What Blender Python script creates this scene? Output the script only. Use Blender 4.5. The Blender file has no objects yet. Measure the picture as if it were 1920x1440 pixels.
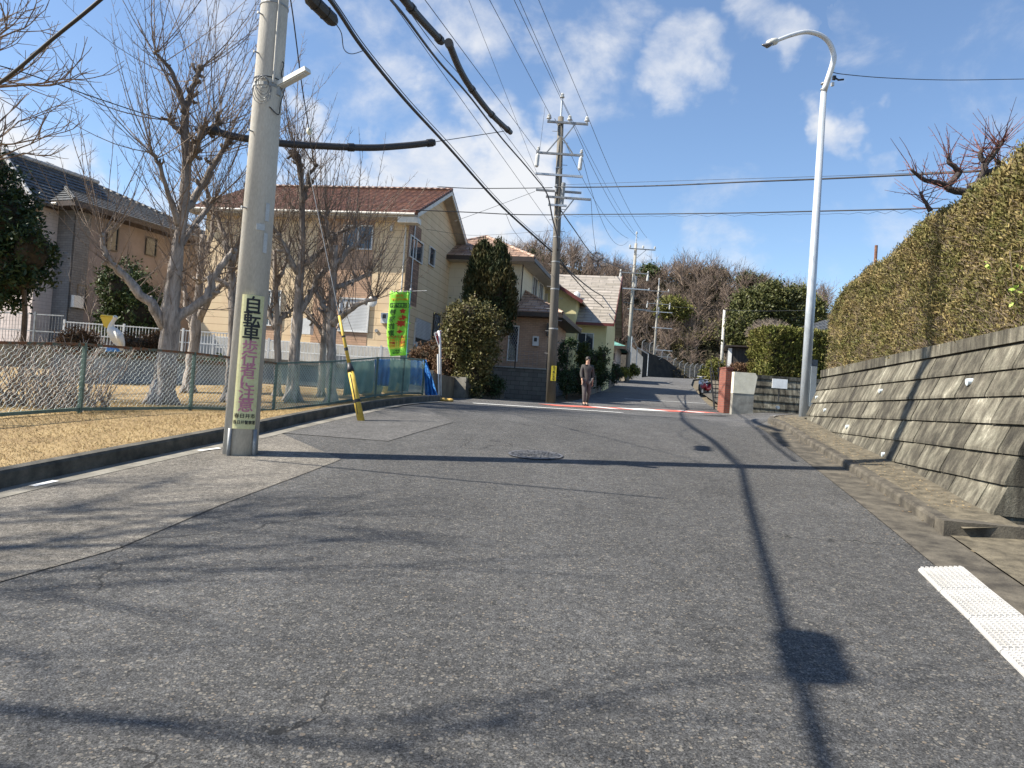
import bpy, bmesh, math, random
import numpy as np
from mathutils import Vector, Matrix
random.seed(7); RNG = np.random.default_rng(11)
scn = bpy.context.scene; COL = scn.collection
R = math.radians; PI = math.pi
# ---------------------------------------------------------------- camera
FPX, CX, CY = 1400.0, 960.0, 720.0
EYE = Vector((0, 0, 1.5)); PITCH = math.atan(28.7/1400); ROLL = R(4.0)
_f = Vector((0, math.cos(PITCH), math.sin(PITCH))); _r0 = Vector((1, 0, 0)); _u0 = Vector((0, -math.sin(PITCH), math.cos(PITCH)))
_r = _r0*math.cos(ROLL)+_u0*math.sin(ROLL); _u = _u0*math.cos(ROLL)-_r0*math.sin(ROLL)
def ray(px, py): return _f+_r*((px-CX)/FPX)-_u*((py-CY)/FPX)
def at(px, py, d): return EYE+ray(px, py)*d
cam = bpy.data.objects.new('camera', bpy.data.cameras.new('camera')); COL.objects.link(cam)
cam.matrix_world = Matrix(((_r.x, _u.x, -_f.x, 0), (_r.y, _u.y, -_f.y, 0), (_r.z, _u.z, -_f.z, 1.5), (0, 0, 0, 1)))
cam.data.sensor_width = 36; cam.data.lens = FPX/1920*36; cam.data.clip_end = 6000; cam.data.clip_start = .05
scn.camera = cam
# ---------------------------------------------------------------- ground heights
SA, CA = math.sin(R(14)), math.cos(R(14))
PS = [-400, -60, -10, 0, 9, 12, 15, 18.5, 23, 28.7, 33, 60, 94, 130, 200, 5000]
PZ = [-12, -5.6, -.93, 0, .84, 1.07, 1.25, 1.33, 1.37, 1.52, 1.68, 3.5, 5.5, 7.2, 8.5, 9]
def _slopes():
    m = [0]*len(PS); h = [(PZ[i+1]-PZ[i])/(PS[i+1]-PS[i]) for i in range(len(PS)-1)]
    m[0] = h[0]; m[-1] = h[-1]
    for i in range(1, len(PS)-1): m[i] = 0 if h[i-1]*h[i] <= 0 else 2*h[i-1]*h[i]/(h[i-1]+h[i])
    return m
PM = _slopes()
def prof(s):
    s = max(PS[0], min(PS[-1]-1e-6, s)); i = 0
    while s >= PS[i+1]: i += 1
    h = PS[i+1]-PS[i]; t = (s-PS[i])/h
    return (2*t**3-3*t*t+1)*PZ[i]+(t**3-2*t*t+t)*h*PM[i]+(-2*t**3+3*t*t)*PZ[i+1]+(t**3-t*t)*h*PM[i+1]
def sst(a, b, x):
    t = max(0, min(1, (x-a)/(b-a))); return t*t*(3-2*t)
def G(x, y):
    s = SA*x+CA*y
    lat = x*CA-y*SA
    return prof(s)-.33*math.exp(-((s-13.3)/3.0)**2)*(1-sst(-7.9, -5.7, lat))+.2*sst(.4, 2.6, lat)*sst(12, 18, s)*(1-sst(34, 50, s))
def gp(px, py, off=0.0, dmax=90):
    v = ray(px, py); d = 1.0; last = d
    while d < dmax:
        p = EYE+v*d
        if p.z < G(p.x, p.y)+off:
            a, b = last, d
            for _ in range(30):
                m = (a+b)/2; q = EYE+v*m
                if q.z < G(q.x, q.y)+off: b = m
                else: a = m
            return EYE+v*a
        last = d; d += .05
    return EYE+v*dmax
def gz(x, y, off=0): return Vector((x, y, G(x, y)+off))
def atg(px, d, off=0):
    """ground point in image column px (taken along the horizon) at distance d"""
    v = ray(px, 748.7+.07*(px-960)); p = EYE+v*d
    return gz(p.x, p.y, off)
# ---------------------------------------------------------------- materials
def nt(name):
    m = bpy.data.materials.new(name); m.use_nodes = True
    t = m.node_tree; b = t.nodes['Principled BSDF']; return m, t, b
def N(t, kind, **kw):
    n = t.nodes.new(kind)
    for k, v in kw.items():
        if k.startswith('i_'): n.inputs[k[2:].replace('_', ' ')].default_value = v
        else: setattr(n, k, v)
    return n
def ramp(t, fac, stops):
    r = N(t, 'ShaderNodeValToRGB'); e = r.color_ramp.elements
    while len(e) > 1: e.remove(e[-1])
    e[0].position = stops[0][0]; e[0].color = (*stops[0][1], 1)
    for p, c in stops[1:]:
        q = e.new(p); q.color = (*c, 1)
    t.links.new(fac, r.inputs[0]); return r.outputs[0]
def sc(c, k): return tuple(min(1, x*k) for x in c)
def coords(t, kind, scale):
    tc = N(t, 'ShaderNodeTexCoord'); mp = N(t, 'ShaderNodeMapping')
    if kind == 'world':
        g = N(t, 'ShaderNodeNewGeometry'); t.links.new(g.outputs['Position'], mp.inputs[0])
    else: t.links.new(tc.outputs['Object'], mp.inputs[0])
    mp.inputs['Scale'].default_value = scale if isinstance(scale, tuple) else (scale,)*3
    return mp.outputs[0]
def noise(t, vec, scale, detail=4, rough=.6, dist=0):
    n = N(t, 'ShaderNodeTexNoise'); n.inputs['Scale'].default_value = scale; n.inputs['Detail'].default_value = detail
    n.inputs['Roughness'].default_value = rough; n.inputs['Distortion'].default_value = dist
    t.links.new(vec, n.inputs['Vector']); return n.outputs['Fac']
def mixc(t, fac, a, b, mode='MIX'):
    m = N(t, 'ShaderNodeMix', data_type='RGBA', blend_type=mode)
    for s, v in ((0, fac), (6, a), (7, b)):
        if isinstance(v, (int, float)): m.inputs[s].default_value = v
        elif isinstance(v, tuple): m.inputs[s].default_value = (*v, 1)
        else: t.links.new(v, m.inputs[s])
    return m.outputs[2]
def mth(t, op, a, b=None, c=None):
    m = N(t, 'ShaderNodeMath', operation=op)
    for i, v in enumerate((a, b, c)):
        if v is None: continue
        if isinstance(v, (int, float)): m.inputs[i].default_value = v
        else: t.links.new(v, m.inputs[i])
    return m.outputs[0]
def bump(t, b, h, strength=.4, dist=.02):
    n = N(t, 'ShaderNodeBump'); n.inputs['Strength'].default_value = strength; n.inputs['Distance'].default_value = dist
    t.links.new(h, n.inputs['Height']); t.links.new(n.outputs[0], b.inputs['Normal'])
MC = {}
def mottled(name, c1, c2, scale=3, rough=.8, metal=0, bmp=.15, fine=40, vec='obj', stretch=(1, 1, 1), lo=.35, hi=.65):
    if name in MC: return MC[name]
    m, t, b = nt(name); v = coords(t, vec, stretch)
    n1 = noise(t, v, scale, 6); n2 = noise(t, v, fine, 3)
    col = ramp(t, n1, [(lo, c1), (hi, c2)])
    col = mixc(t, .25, col, ramp(t, n2, [(.3, (.25,)*3), (.7, (.75,)*3)]), 'OVERLAY')
    t.links.new(col, b.inputs['Base Color']); b.inputs['Roughness'].default_value = rough; b.inputs['Metallic'].default_value = metal
    if bmp: bump(t, b, n2, bmp, .01)
    MC[name] = m; return m
def plain(name, c, rough=.5, metal=0, var=.12):
    return mottled(name, sc(c, 1-var), sc(c, 1+var), 4, rough, metal, .03, 60)
def wallvec(t, sx=1, sz=1):
    tc = N(t, 'ShaderNodeTexCoord'); s = N(t, 'ShaderNodeSeparateXYZ'); t.links.new(tc.outputs['Object'], s.inputs[0])
    a = mth(t, 'ADD', s.outputs[0], s.outputs[1]); c = N(t, 'ShaderNodeCombineXYZ')
    t.links.new(mth(t, 'MULTIPLY', a, sx), c.inputs[0]); t.links.new(mth(t, 'MULTIPLY', s.outputs[2], sz), c.inputs[1]); return c.outputs[0]
def brick(name, c1, c2, mortar, bw, bh, ms=.01, rough=.8, off=.5, bmp=.5, squash=1, dirt=.25, sx=1, sz=1):
    if name in MC: return MC[name]
    m, t, b = nt(name); v = wallvec(t, sx, sz)
    k = N(t, 'ShaderNodeTexBrick'); k.offset = off
    for s, val in (('Color1', (*c1, 1)), ('Color2', (*c2, 1)), ('Mortar', (*mortar, 1)), ('Scale', 1), ('Mortar Size', ms), ('Mortar Smooth', .1), ('Brick Width', bw), ('Row Height', bh)):
        k.inputs[s].default_value = val
    t.links.new(v, k.inputs['Vector'])
    n = noise(t, coords(t, 'obj', (1, 1, .4)), 1.7, 6); n2 = noise(t, coords(t, 'obj', 1), 45, 3)
    col = mixc(t, dirt, k.outputs['Color'], ramp(t, n, [(.3, (.2,)*3), (.7, (.8,)*3)]), 'OVERLAY')
    t.links.new(col, b.inputs['Base Color']); b.inputs['Roughness'].default_value = rough
    h = mth(t, 'ADD', mth(t, 'MULTIPLY', k.outputs['Fac'], -1), mth(t, 'MULTIPLY', n2, .25)); bump(t, b, h, bmp, .012)
    MC[name] = m; return m
def leafmat(name, cols, rough=.6, patch=None, pscale=1.5, trans=.0):
    """cols: list of colours picked per leaf; patch: second list used in large patches"""
    if name in MC: return MC[name]
    m, t, b = nt(name); g = N(t, 'ShaderNodeNewGeometry')
    n = len(cols); c = ramp(t, g.outputs['Random Per Island'], [(i/(n-1) if n > 1 else 0, x) for i, x in enumerate(cols)])
    if patch:
        n = len(patch); c2 = ramp(t, g.outputs['Random Per Island'], [(i/(n-1) if n > 1 else 0, x) for i, x in enumerate(patch)])
        f = noise(t, coords(t, 'world', 1), pscale, 5); f = ramp(t, f, [(.44, (0, 0, 0)), (.58, (1, 1, 1))])
        c = mixc(t, f, c, c2)
    t.links.new(c, b.inputs['Base Color']); b.inputs['Roughness'].default_value = rough
    b.inputs['Specular IOR Level'].default_value = .25
    MC[name] = m; return m
def bark(name, c1, c2, c3=None, scale=9, st=(1, 1, .22)):
    if name in MC: return MC[name]
    m, t, b = nt(name); v = coords(t, 'world', st)
    n1 = noise(t, v, scale, 7, .7, .6); n2 = noise(t, v, scale*4, 4)
    stops = [(.3, c1), (.62, c2)] + ([(.8, c3)] if c3 else [])
    t.links.new(ramp(t, n1, stops), b.inputs['Base Color']); b.inputs['Roughness'].default_value = .9
    bump(t, b, mth(t, 'ADD', n1, mth(t, 'MULTIPLY', n2, .3)), .9, .05)
    MC[name] = m; return m
# ---------------------------------------------------------------- mesh builder
def root_of(o):
    while o.parent: o = o.parent
    return o
class MB:
    def __init__(s): s.v = []; s.f = []
    def add(s, vs, fs):
        o = len(s.v); s.v.extend([tuple(v) for v in vs]); s.f.extend([tuple(i+o for i in f) for f in fs]); return s
    def box(s, x0, x1, y0, y1, z0, z1):
        v = [(x, y, z) for z in (z0, z1) for y in (y0, y1) for x in (x0, x1)]
        return s.add(v, [(0, 2, 3, 1), (4, 5, 7, 6), (0, 1, 5, 4), (2, 6, 7, 3), (0, 4, 6, 2), (1, 3, 7, 5)])
    def obox(s, c, ux, uy, uz, hx, hy, hz):
        c = Vector(c); ux, uy, uz = Vector(ux)*hx, Vector(uy)*hy, Vector(uz)*hz
        v = [c+ux*a+uy*b+uz*d for d in (-1, 1) for b in (-1, 1) for a in (-1, 1)]
        return s.add(v, [(0, 2, 3, 1), (4, 5, 7, 6), (0, 1, 5, 4), (2, 6, 7, 3), (0, 4, 6, 2), (1, 3, 7, 5)])
    def bar(s, a, b, w, h, up=(0, 0, 1)):
        a, b = Vector(a), Vector(b); d = (b-a); L = d.length; d.normalize(); up = Vector(up)
        if abs(d.dot(up)) > .98: up = Vector((0, 1, 0))
        r = d.cross(up).normalized(); u = r.cross(d)
        return s.obox((a+b)/2, d, r, u, L/2, w/2, h/2)
    def tube(s, pts, rad, n=8, cap=True, sq=1.0):
        pts = [Vector(p) for p in pts]; k = len(pts)
        if not hasattr(rad, '__len__'): rad = [rad]*k
        o = len(s.v); prev = None
        for i, p in enumerate(pts):
            d = (pts[min(i+1, k-1)]-pts[max(i-1, 0)])
            if d.length < 1e-9: d = Vector((0, 0, 1))
            d.normalize()
            if prev is None:
                a = Vector((0, 0, 1)) if abs(d.z) < .9 else Vector((1, 0, 0)); r = d.cross(a).normalized()
            else:
                r = prev-d*prev.dot(d); r = r.normalized() if r.length > 1e-6 else prev
            prev = r; u = d.cross(r)
            for j in range(n):
                a = 2*PI*j/n; q = p+r*(math.cos(a)*rad[i])+u*(math.sin(a)*rad[i]*sq); s.v.append((q.x, q.y, q.z))
        for i in range(k-1):
            for j in range(n):
                j2 = (j+1) % n; a = o+i*n
                s.f.append((a+j, a+j2, a+n+j2, a+n+j))
        if cap:
            s.f.append(tuple(o+j for j in reversed(range(n)))); s.f.append(tuple(o+(k-1)*n+j for j in range(n)))
        return s
    def quad(s, a, b, c, d): return s.add([a, b, c, d], [(0, 1, 2, 3)])
    def slab(s, pts, t):
        """polygon pts given a thickness t along minus its normal"""
        pts = [Vector(p) for p in pts]; n = (pts[1]-pts[0]).cross(pts[2]-pts[0]).normalized(); k = len(pts)
        return s.add(pts+[p-n*t for p in pts], [tuple(range(k)), tuple(reversed(range(k, 2*k)))]+[(i, k+i, k+(i+1) % k, (i+1) % k) for i in range(k)])
    def ball(s, c, rx, ry, rz, nu=12, nv=8):
        c = Vector(c); v = [c+Vector((0, 0, -rz))]
        for i in range(1, nv):
            a = -PI/2+PI*i/nv
            for j in range(nu): b = 2*PI*j/nu; v.append(c+Vector((rx*math.cos(a)*math.cos(b), ry*math.cos(a)*math.sin(b), rz*math.sin(a))))
        v.append(c+Vector((0, 0, rz))); f = []
        for j in range(nu): f.append((0, 1+(j+1) % nu, 1+j)); f.append((len(v)-1, 1+(nv-2)*nu+j, 1+(nv-2)*nu+(j+1) % nu))
        for i in range(nv-2):
            for j in range(nu): a = 1+i*nu; f.append((a+j, a+(j+1) % nu, a+nu+(j+1) % nu, a+nu+j))
        return s.add(v, f)
    def build(s, name, m, parent=None, local=False, smooth=False, loc=None):
        me = bpy.data.meshes.new(name); V = np.array(s.v, dtype=np.float32).reshape(-1, 3)
        if parent is not None:
            if not local: V = V-np.array(root_of(parent).location)
        else:
            if loc is None: loc = ((V[:, 0].min()+V[:, 0].max())/2, (V[:, 1].min()+V[:, 1].max())/2, V[:, 2].min())
            if not local: V = V-np.array(loc)
        me.from_pydata(V.tolist(), [], s.f); me.materials.append(m)
        if smooth: me.polygons.foreach_set('use_smooth', [True]*len(me.polygons))
        o = bpy.data.objects.new(name, me); COL.objects.link(o)
        if parent is not None: o.parent = parent
        else: o.location = loc
        return o
def tag(o, label=None, cat=None, group=None, kind=None):
    if label: o['label'] = label
    if cat: o['category'] = cat
    if group: o['group'] = group
    if kind: o['kind'] = kind
    return o
def thing(name, label, cat, loc=(0, 0, 0), rz=0, group=None):
    o = bpy.data.objects.new(name, None); COL.objects.link(o); o.location = loc; o.rotation_euler = (0, 0, rz); o.empty_display_size = .3
    return tag(o, label, cat, group)
def struct(o): o['kind'] = 'structure'; return o
def copy_tree(o, parent=None):
    c = o.copy(); COL.objects.link(c); c.parent = parent
    for ch in [x for x in bpy.data.objects if x.parent == o]: copy_tree(ch, c)
    return c
def cards(C, U, W, name, m, parent=None, tri=False):
    """many small leaf faces: centres C, half-length vectors U, half-width vectors W (n x 3 arrays)"""
    n = len(C); loc = np.array(root_of(parent).location) if parent is not None else np.array([C[:, 0].mean(), C[:, 1].mean(), C[:, 2].min()])
    C = C-loc
    if tri: V = np.stack([C-W, C+W, C+U*2], 1); k = 3
    else: V = np.stack([C-U, C+W, C+U, C-W], 1); k = 4
    V = V.reshape(-1, 3).astype(np.float32)
    me = bpy.data.meshes.new(name); me.vertices.add(len(V)); me.vertices.foreach_set('co', V.ravel())
    me.loops.add(n*k); me.loops.foreach_set('vertex_index', np.arange(n*k, dtype=np.int32))
    me.polygons.add(n); me.polygons.foreach_set('loop_start', np.arange(0, n*k, k, dtype=np.int32))
    me.update(calc_edges=True); me.materials.append(m)
    o = bpy.data.objects.new(name, me); COL.objects.link(o)
    if parent is not None: o.parent = parent
    else: o.location = loc
    return o
def rnd_unit(n):
    v = RNG.normal(size=(n, 3)); return v/np.linalg.norm(v, axis=1, keepdims=True)
def leafdirs(n, L, Wd, up=0.0, outw=None, k=0.0):
    u = rnd_unit(n); u[:, 2] += up
    if outw is not None: u += outw*k
    u /= np.linalg.norm(u, axis=1, keepdims=True)
    w = np.cross(u, rnd_unit(n)); w /= (np.linalg.norm(w, axis=1, keepdims=True)+1e-9)
    s = RNG.uniform(.6, 1.3, (n, 1)); return u*L*s, w*Wd*s
def crown(ells, nclump, nleaf, cr, L, Wd, name, m, parent=None, up=.2, shell=.75):
    """leaf clumps spread through the outer part of ellipsoids (cx,cy,cz,rx,ry,rz)"""
    vol = np.array([e[3]*e[4]*e[5] for e in ells])**(2/3); pr = vol/vol.sum()
    idx = RNG.choice(len(ells), nclump, p=pr); E = np.array(ells)[idx]
    d = rnd_unit(nclump); rr = RNG.uniform(shell, 1.12, (nclump, 1))
    cc = E[:, :3]+d*E[:, 3:]*rr
    csz = RNG.uniform(.6, 1.4, nclump)*cr
    ci = np.repeat(np.arange(nclump), nleaf)
    P = cc[ci]+RNG.normal(size=(len(ci), 3))*csz[ci][:, None]*.5
    U, W = leafdirs(len(P), L, Wd, up, d[ci], .5)
    return cards(P, U, W, name, m, parent)
# text as a mesh
def text(s, size, m, parent, M, name='lettering', sx=1.0, ext=.002, bold=0.0):
    cu = bpy.data.curves.new('t', 'FONT'); cu.body = s; cu.size = size; cu.align_x = 'CENTER'; cu.align_y = 'CENTER'; cu.extrude = ext; cu.offset = bold
    to = bpy.data.objects.new('t', cu); COL.objects.link(to); bpy.context.view_layer.update()
    me = bpy.data.meshes.new_from_object(to.evaluated_get(bpy.context.evaluated_depsgraph_get()))
    bpy.data.objects.remove(to); me.transform(M @ Matrix.Diagonal((sx, 1, 1, 1))); me.materials.clear(); me.materials.append(m)
    o = bpy.data.objects.new(name, me); COL.objects.link(o); o.parent = parent; return o
SKY, CLOUD, EXPO = .092, 5.0, 1.08
# ================================================================ materials of the setting
def asphalt(name, base, chips, worn, agg=1.0):
    m, t, b = nt(name); v = coords(t, 'world', 1)
    n1 = noise(t, v, .35, 5); n2 = noise(t, v, 2.2, 5); n3 = noise(t, v, 120, 4, .8); n4 = noise(t, v, 30, 6, .85); n5 = noise(t, v, 13, 3, .7); mp_ = N(t, 'ShaderNodeMapping'); mp_.inputs['Rotation'].default_value = (0, 0, R(11)); mp_.inputs['Scale'].default_value = (1.1, .09, 1); t.links.new(v, mp_.inputs[0]); n6 = noise(t, mp_.outputs[0], 1.3, 4, .6)
    col = ramp(t, n1, [(.3, sc(base, .82)), (.7, sc(base, 1.15))])
    col = mixc(t, .5, col, ramp(t, n6, [(.35, (.38,)*3), (.65, (.62,)*3)]), 'OVERLAY'); col = mixc(t, .45, col, ramp(t, n5, [(.36, (.28,)*3), (.64, (.72,)*3)]), 'OVERLAY')
    col = mixc(t, .5, col, ramp(t, n2, [(.3, (.36,)*3), (.7, (.62,)*3)]), 'OVERLAY')
    col = mixc(t, .9, col, ramp(t, n3, [(.34, (.04,)*3), (.5, (.48,)*3), (.66, (.97,)*3)]), 'OVERLAY')
    col = mixc(t, .7, col, ramp(t, n4, [(.38, (.15,)*3), (.5, (.48,)*3), (.62, (.85,)*3)]), 'OVERLAY')
    h = n3
    for scl, th, dd in ((80, .72, .44), (48, .82, .38), (30, .945, .28)):
        k = N(t, 'ShaderNodeTexVoronoi'); k.inputs['Scale'].default_value = scl; t.links.new(v, k.inputs['Vector'])
        s = N(t, 'ShaderNodeSeparateColor'); t.links.new(k.outputs['Color'], s.inputs[0])
        wob = mth(t, 'ADD', dd-.12, mth(t, 'MULTIPLY', s.outputs[2], .22))
        f = mth(t, 'MULTIPLY', mth(t, 'GREATER_THAN', mth(t, 'ADD', s.outputs[0], mth(t, 'MULTIPLY', mth(t, 'SUBTRACT', n2, .5), .22)), 1-(1-th)*agg), mth(t, 'LESS_THAN', k.outputs['Distance'], wob))
        cc = ramp(t, s.outputs[1], [(0, chips[0]), (.45, chips[1]), (.8, chips[2]), (1, chips[3])])
        col = mixc(t, mth(t, 'MULTIPLY', f, .6), col, cc); h = mth(t, 'ADD', h, mth(t, 'MULTIPLY', f, .5))
    # thin cracks
    vo = N(t, 'ShaderNodeTexVoronoi', feature='DISTANCE_TO_EDGE'); vo.inputs['Scale'].default_value = .45
    dn = N(t, 'ShaderNodeTexNoise'); dn.inputs['Scale'].default_value = 3.0; dn.inputs['Detail'].default_value = 6; t.links.new(v, dn.inputs['Vector'])
    va = N(t, 'ShaderNodeVectorMath', operation='ADD'); vs = N(t, 'ShaderNodeVectorMath', operation='SCALE'); vs.inputs['Scale'].default_value = .55
    t.links.new(dn.outputs['Color'], vs.inputs[0]); t.links.new(v, va.inputs[0]); t.links.new(vs.outputs[0], va.inputs[1]); t.links.new(va.outputs[0], vo.inputs['Vector'])
    cr = mth(t, 'MULTIPLY', mth(t, 'LESS_THAN', vo.outputs['Distance'], .0035), mth(t, 'GREATER_THAN', noise(t, v, .5, 2), .55))
    col = mixc(t, mth(t, 'MULTIPLY', cr, worn), col, (.012, .012, .012))
    t.links.new(col, b.inputs['Base Color']); b.inputs['Roughness'].default_value = .82; b.inputs['Specular IOR Level'].default_value = .35
    bump(t, b, mth(t, 'SUBTRACT', h, mth(t, 'MULTIPLY', cr, worn)), .9, .008); return m
M_ROAD = asphalt('asphalt_old', (.07, .0695, .0685), [(.11, .1, .09), (.19, .175, .15), (.31, .285, .24), (.25, .19, .13)], .8)
M_ROAD2 = asphalt('asphalt_smooth', (.15, .136, .115), [(.15, .15, .14), (.2, .2, .18), (.26, .25, .22), (.22, .2, .17)], .3, .45)
M_ROAD3 = asphalt('asphalt_far', (.1, .097, .093), [(.12, .12, .12), (.2, .19, .18), (.3, .28, .25), (.2, .2, .2)], .4, .6)
M_CONC = mottled('concrete_pale', (.12, .11, .09), (.24, .225, .19), 3, .9, 0, .4, 70, 'world')
M_CONCD = mottled('concrete_mossy', (.035, .033, .027), (.11, .1, .08), 5, .95, 0, .5, 60, 'world')
M_GUT = mottled('concrete_gutter', (.035, .03, .023), (.12, .105, .08), 5, .95, 0, .5, 80, 'world')
M_VERGE = mottled('concrete_gritty', (.045, .038, .025), (.17, .145, .1), 9, .95, 0, .6, 60, 'world', (1, 1, 1), .3, .7)
M_SOIL = mottled('soil', (.07, .055, .038), (.17, .14, .09), 1.2, .95, 0, .5, 40, 'world')
M_LAWN = mottled('dry_lawn', (.19, .125, .055), (.33, .235, .11), 1.6, .95, 0, .8, 60, 'world', (1, 1, 1), .3, .7)
M_WHITE = mottled('road_paint_white', (.45, .45, .43), (.8, .8, .77), 12, .7, 0, .2, 90, 'world', (1, 1, 1), .3, .5)
M_RED = mottled('road_paint_red', (.5, .1, .07), (.7, .17, .12), 9, .7, 0, .2, 90, 'world')
M_CONCP = mottled('pole_concrete', (.40, .385, .35), (.58, .56, .51), 2.5, .85, 0, .25, 90, 'world', (1, 1, .25))
M_CONCP2 = mottled('pole_concrete_dark', (.1, .09, .075), (.17, .155, .13), 2.5, .85, 0, .25, 90, 'world', (1, 1, .25))
M_GALV = mottled('galvanised_steel', (.42, .44, .46), (.6, .62, .64), 6, .45, .5, .05, 60)
M_GALVD = mottled('dull_steel', (.22, .23, .24), (.36, .36, .35), 6, .55, .4, .05, 60)
M_CABLE = plain('cable_black', (.018, .018, .02), .5)
M_TUBE = plain('rubber_sleeve', (.03, .03, .033), .55)
M_INS = plain('porcelain', (.5, .5, .48), .3)
M_GREEN = mottled('green_paint', (.07, .12, .1), (.13, .19, .16), 8, .6, .1, .1, 60)
M_RUST = mottled('rusty_green_paint', (.16, .075, .035), (.09, .12, .1), 9, .8, .1, .3, 60, 'world', (1, 1, 1), .46, .56)
M_WIRE = plain('mesh_wire', (.5, .55, .52), .45, .3)
M_WIREG = plain('mesh_wire_green', (.32, .44, .38), .5, .2)
# ================================================================ ground
def resamp(pts, n):
    pts = [Vector((p[0], p[1])) for p in pts]; L = [0]
    for a, b in zip(pts, pts[1:]): L.append(L[-1]+(b-a).length)
    out = []
    for i in range(n):
        s = L[-1]*i/(n-1); j = 0
        while j < len(pts)-2 and s > L[j+1]: j += 1
        out.append(pts[j].lerp(pts[j+1], (s-L[j])/max(1e-9, L[j+1]-L[j])))
    return out
def strip(name, Lp, Rp, n, k, m, off, thick=0, kind='structure', same=False):
    a = Lp if same else resamp(Lp, n); b = Rp if same else resamp(Rp, n); n = len(a); mb = MB(); off2 = off if hasattr(off, '__len__') else (off, off)
    for i in range(n):
        for j in range(k+1):
            p = Vector(a[i][:2]).lerp(Vector(b[i][:2]), j/k); mb.v.append((p.x, p.y, G(p.x, p.y)+off2[0]+(off2[1]-off2[0])*j/k))
    for i in range(n-1):
        for j in range(k): q = i*(k+1)+j; mb.f.append((q, q+1, q+k+2, q+k+1))
    o = mb.build(name, m, loc=(0, 0, 0)); 
    if kind: o['kind'] = kind
    return o
def kerb(name, pts, w, h, m, sub=.5, chips=True, side=1):
    """raised kerb along pts (road side line); w to the outer side"""
    L = sum((Vector(b[:2])-Vector(a[:2])).length for a, b in zip(pts, pts[1:])); n = int(L/sub)+2; P = resamp(pts, n); mb = MB()
    for i, p in enumerate(P):
        d = (P[min(i+1, n-1)]-P[max(i-1, 0)]).normalized(); o = Vector((-d.y, d.x))*side
        j = random.uniform(-.006, .006)
        for (a, z) in ((0, -.08), (.01+j, h-.025), (.03+j, h), (w, h), (w, -.08)):
            q = p+o*a; mb.v.append((q.x, q.y, G(q.x, q.y)+z))
    for i in range(n-1):
        for j in range(4): a = i*5+j; mb.f.append((a, a+5, a+6, a+1))
    mb.f.append((0, 1, 2, 3, 4)); a = (n-1)*5; mb.f.append((a+4, a+3, a+2, a+1, a))
    return mb.build(name, m, loc=(0, 0, 0))
xs = sorted(set([-2500, -1200, -600, -300, -150] + list(range(-100, 120, 4)) + [150, 250, 400, 800, 1500, 2500])); ys = sorted(set([-400, -150, -60]+list(range(-40, 140, 4))+[160, 200, 300, 500, 900, 1600, 3000]))
mb = MB()
for y in ys:
    for x in xs: mb.v.append((x, y, G(x, y)-.16))
for j in range(len(ys)-1):
    for i in range(len(xs)-1): a = j*len(xs)+i; mb.f.append((a, a+1, a+len(xs)+1, a+len(xs)))
struct(mb.build('ground', M_SOIL, loc=(0, 0, 0)))
KLmain = [(-7.3, -12), (-4.6, 3.6), (-4.11, 6.12), (-3.45, 8.89), (-3.28, 9.7), (-2.78, 12.9), (-2.3, 16.2), (-1.9, 18.7)]
KLcur = KLmain+[(-1.78, 19.6), (-1.95, 20.4), (-2.7, 21.1), (-4.2, 21.5), (-12, 22.6), (-40, 26)]
def xw(y): return 4.07+.195*(y-6.23)
KR = [(xw(y)-.85, y) for y in (-12, -4, 0, 4, 8, 12, 15)]
KRk = [(xw(y)-.47, y) for y in (6.3, 8, 12, 15)]+[(5.42, 15.8), (5.75, 16.6), (6.4, 17.3), (7.6, 17.8), (12, 18.8), (40, 24)]
strip('side_road', [(-40, 26), (-12, 22.6), (-4.2, 21.4), (-1.8, 16), (5.5, 14.5), (7.6, 17.7), (12, 18.7), (45, 24.6)], [(-40, 33), (-12, 29.4), (-4, 28.4), (1, 27.8), (6, 27.5), (9, 26), (14, 26.6), (45, 33)], 90, 14, M_ROAD3, -.004)
strip('road', KLmain+[(-1.78, 19.6)], KR+[(xw(18), 18.0)], 120, 14, M_ROAD, 0)
FL = [(.2, 24), (1.9, 28.5), (2.3, 30), (5.4, 45), (8.9, 61), (16.3, 90), (22, 112), (30, 135)]
FR = [(7.2, 24), (8.0, 29), (9.1, 34), (11.3, 45), (14.6, 61), (21.3, 88), (27, 106), (38, 128)]
strip('far_road', FL, FR, 90, 6, M_ROAD3, .003)
strip('road_patch', [(6.6, 29), (7.6, 33.8)], [(8.1, 29), (9.2, 34)], 6, 2, M_ROAD, .008)
# lighter paved strip along the left kerb, its seam follows the photo
seam = [gp(-500, 1290), gp(0, 1092), gp(220, 1030), gp(420, 945), gp(560, 893), gp(640, 862)]
seam = [(p.x, p.y) for p in seam]; n0 = len(seam)
kl = [(-5.2, .7)]+[(-4.5, 4.2), (-4.05, 6.3), (-3.6, 8.0), (-3.4, 9.0), (-3.2, 10.2)]
strip('paved_strip', kl, [(-3.9, -.5)]+seam[1:]+[], 60, 8, M_ROAD2, .005)
strip('road_patch.001', [(-3.15, 10.0), (-2.8, 12.6), (-2.55, 14.2)], [(-1.55, 9.7), (-.9, 12.4), (-1.6, 14.4)], 12, 4, M_ROAD3, .006)
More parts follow.
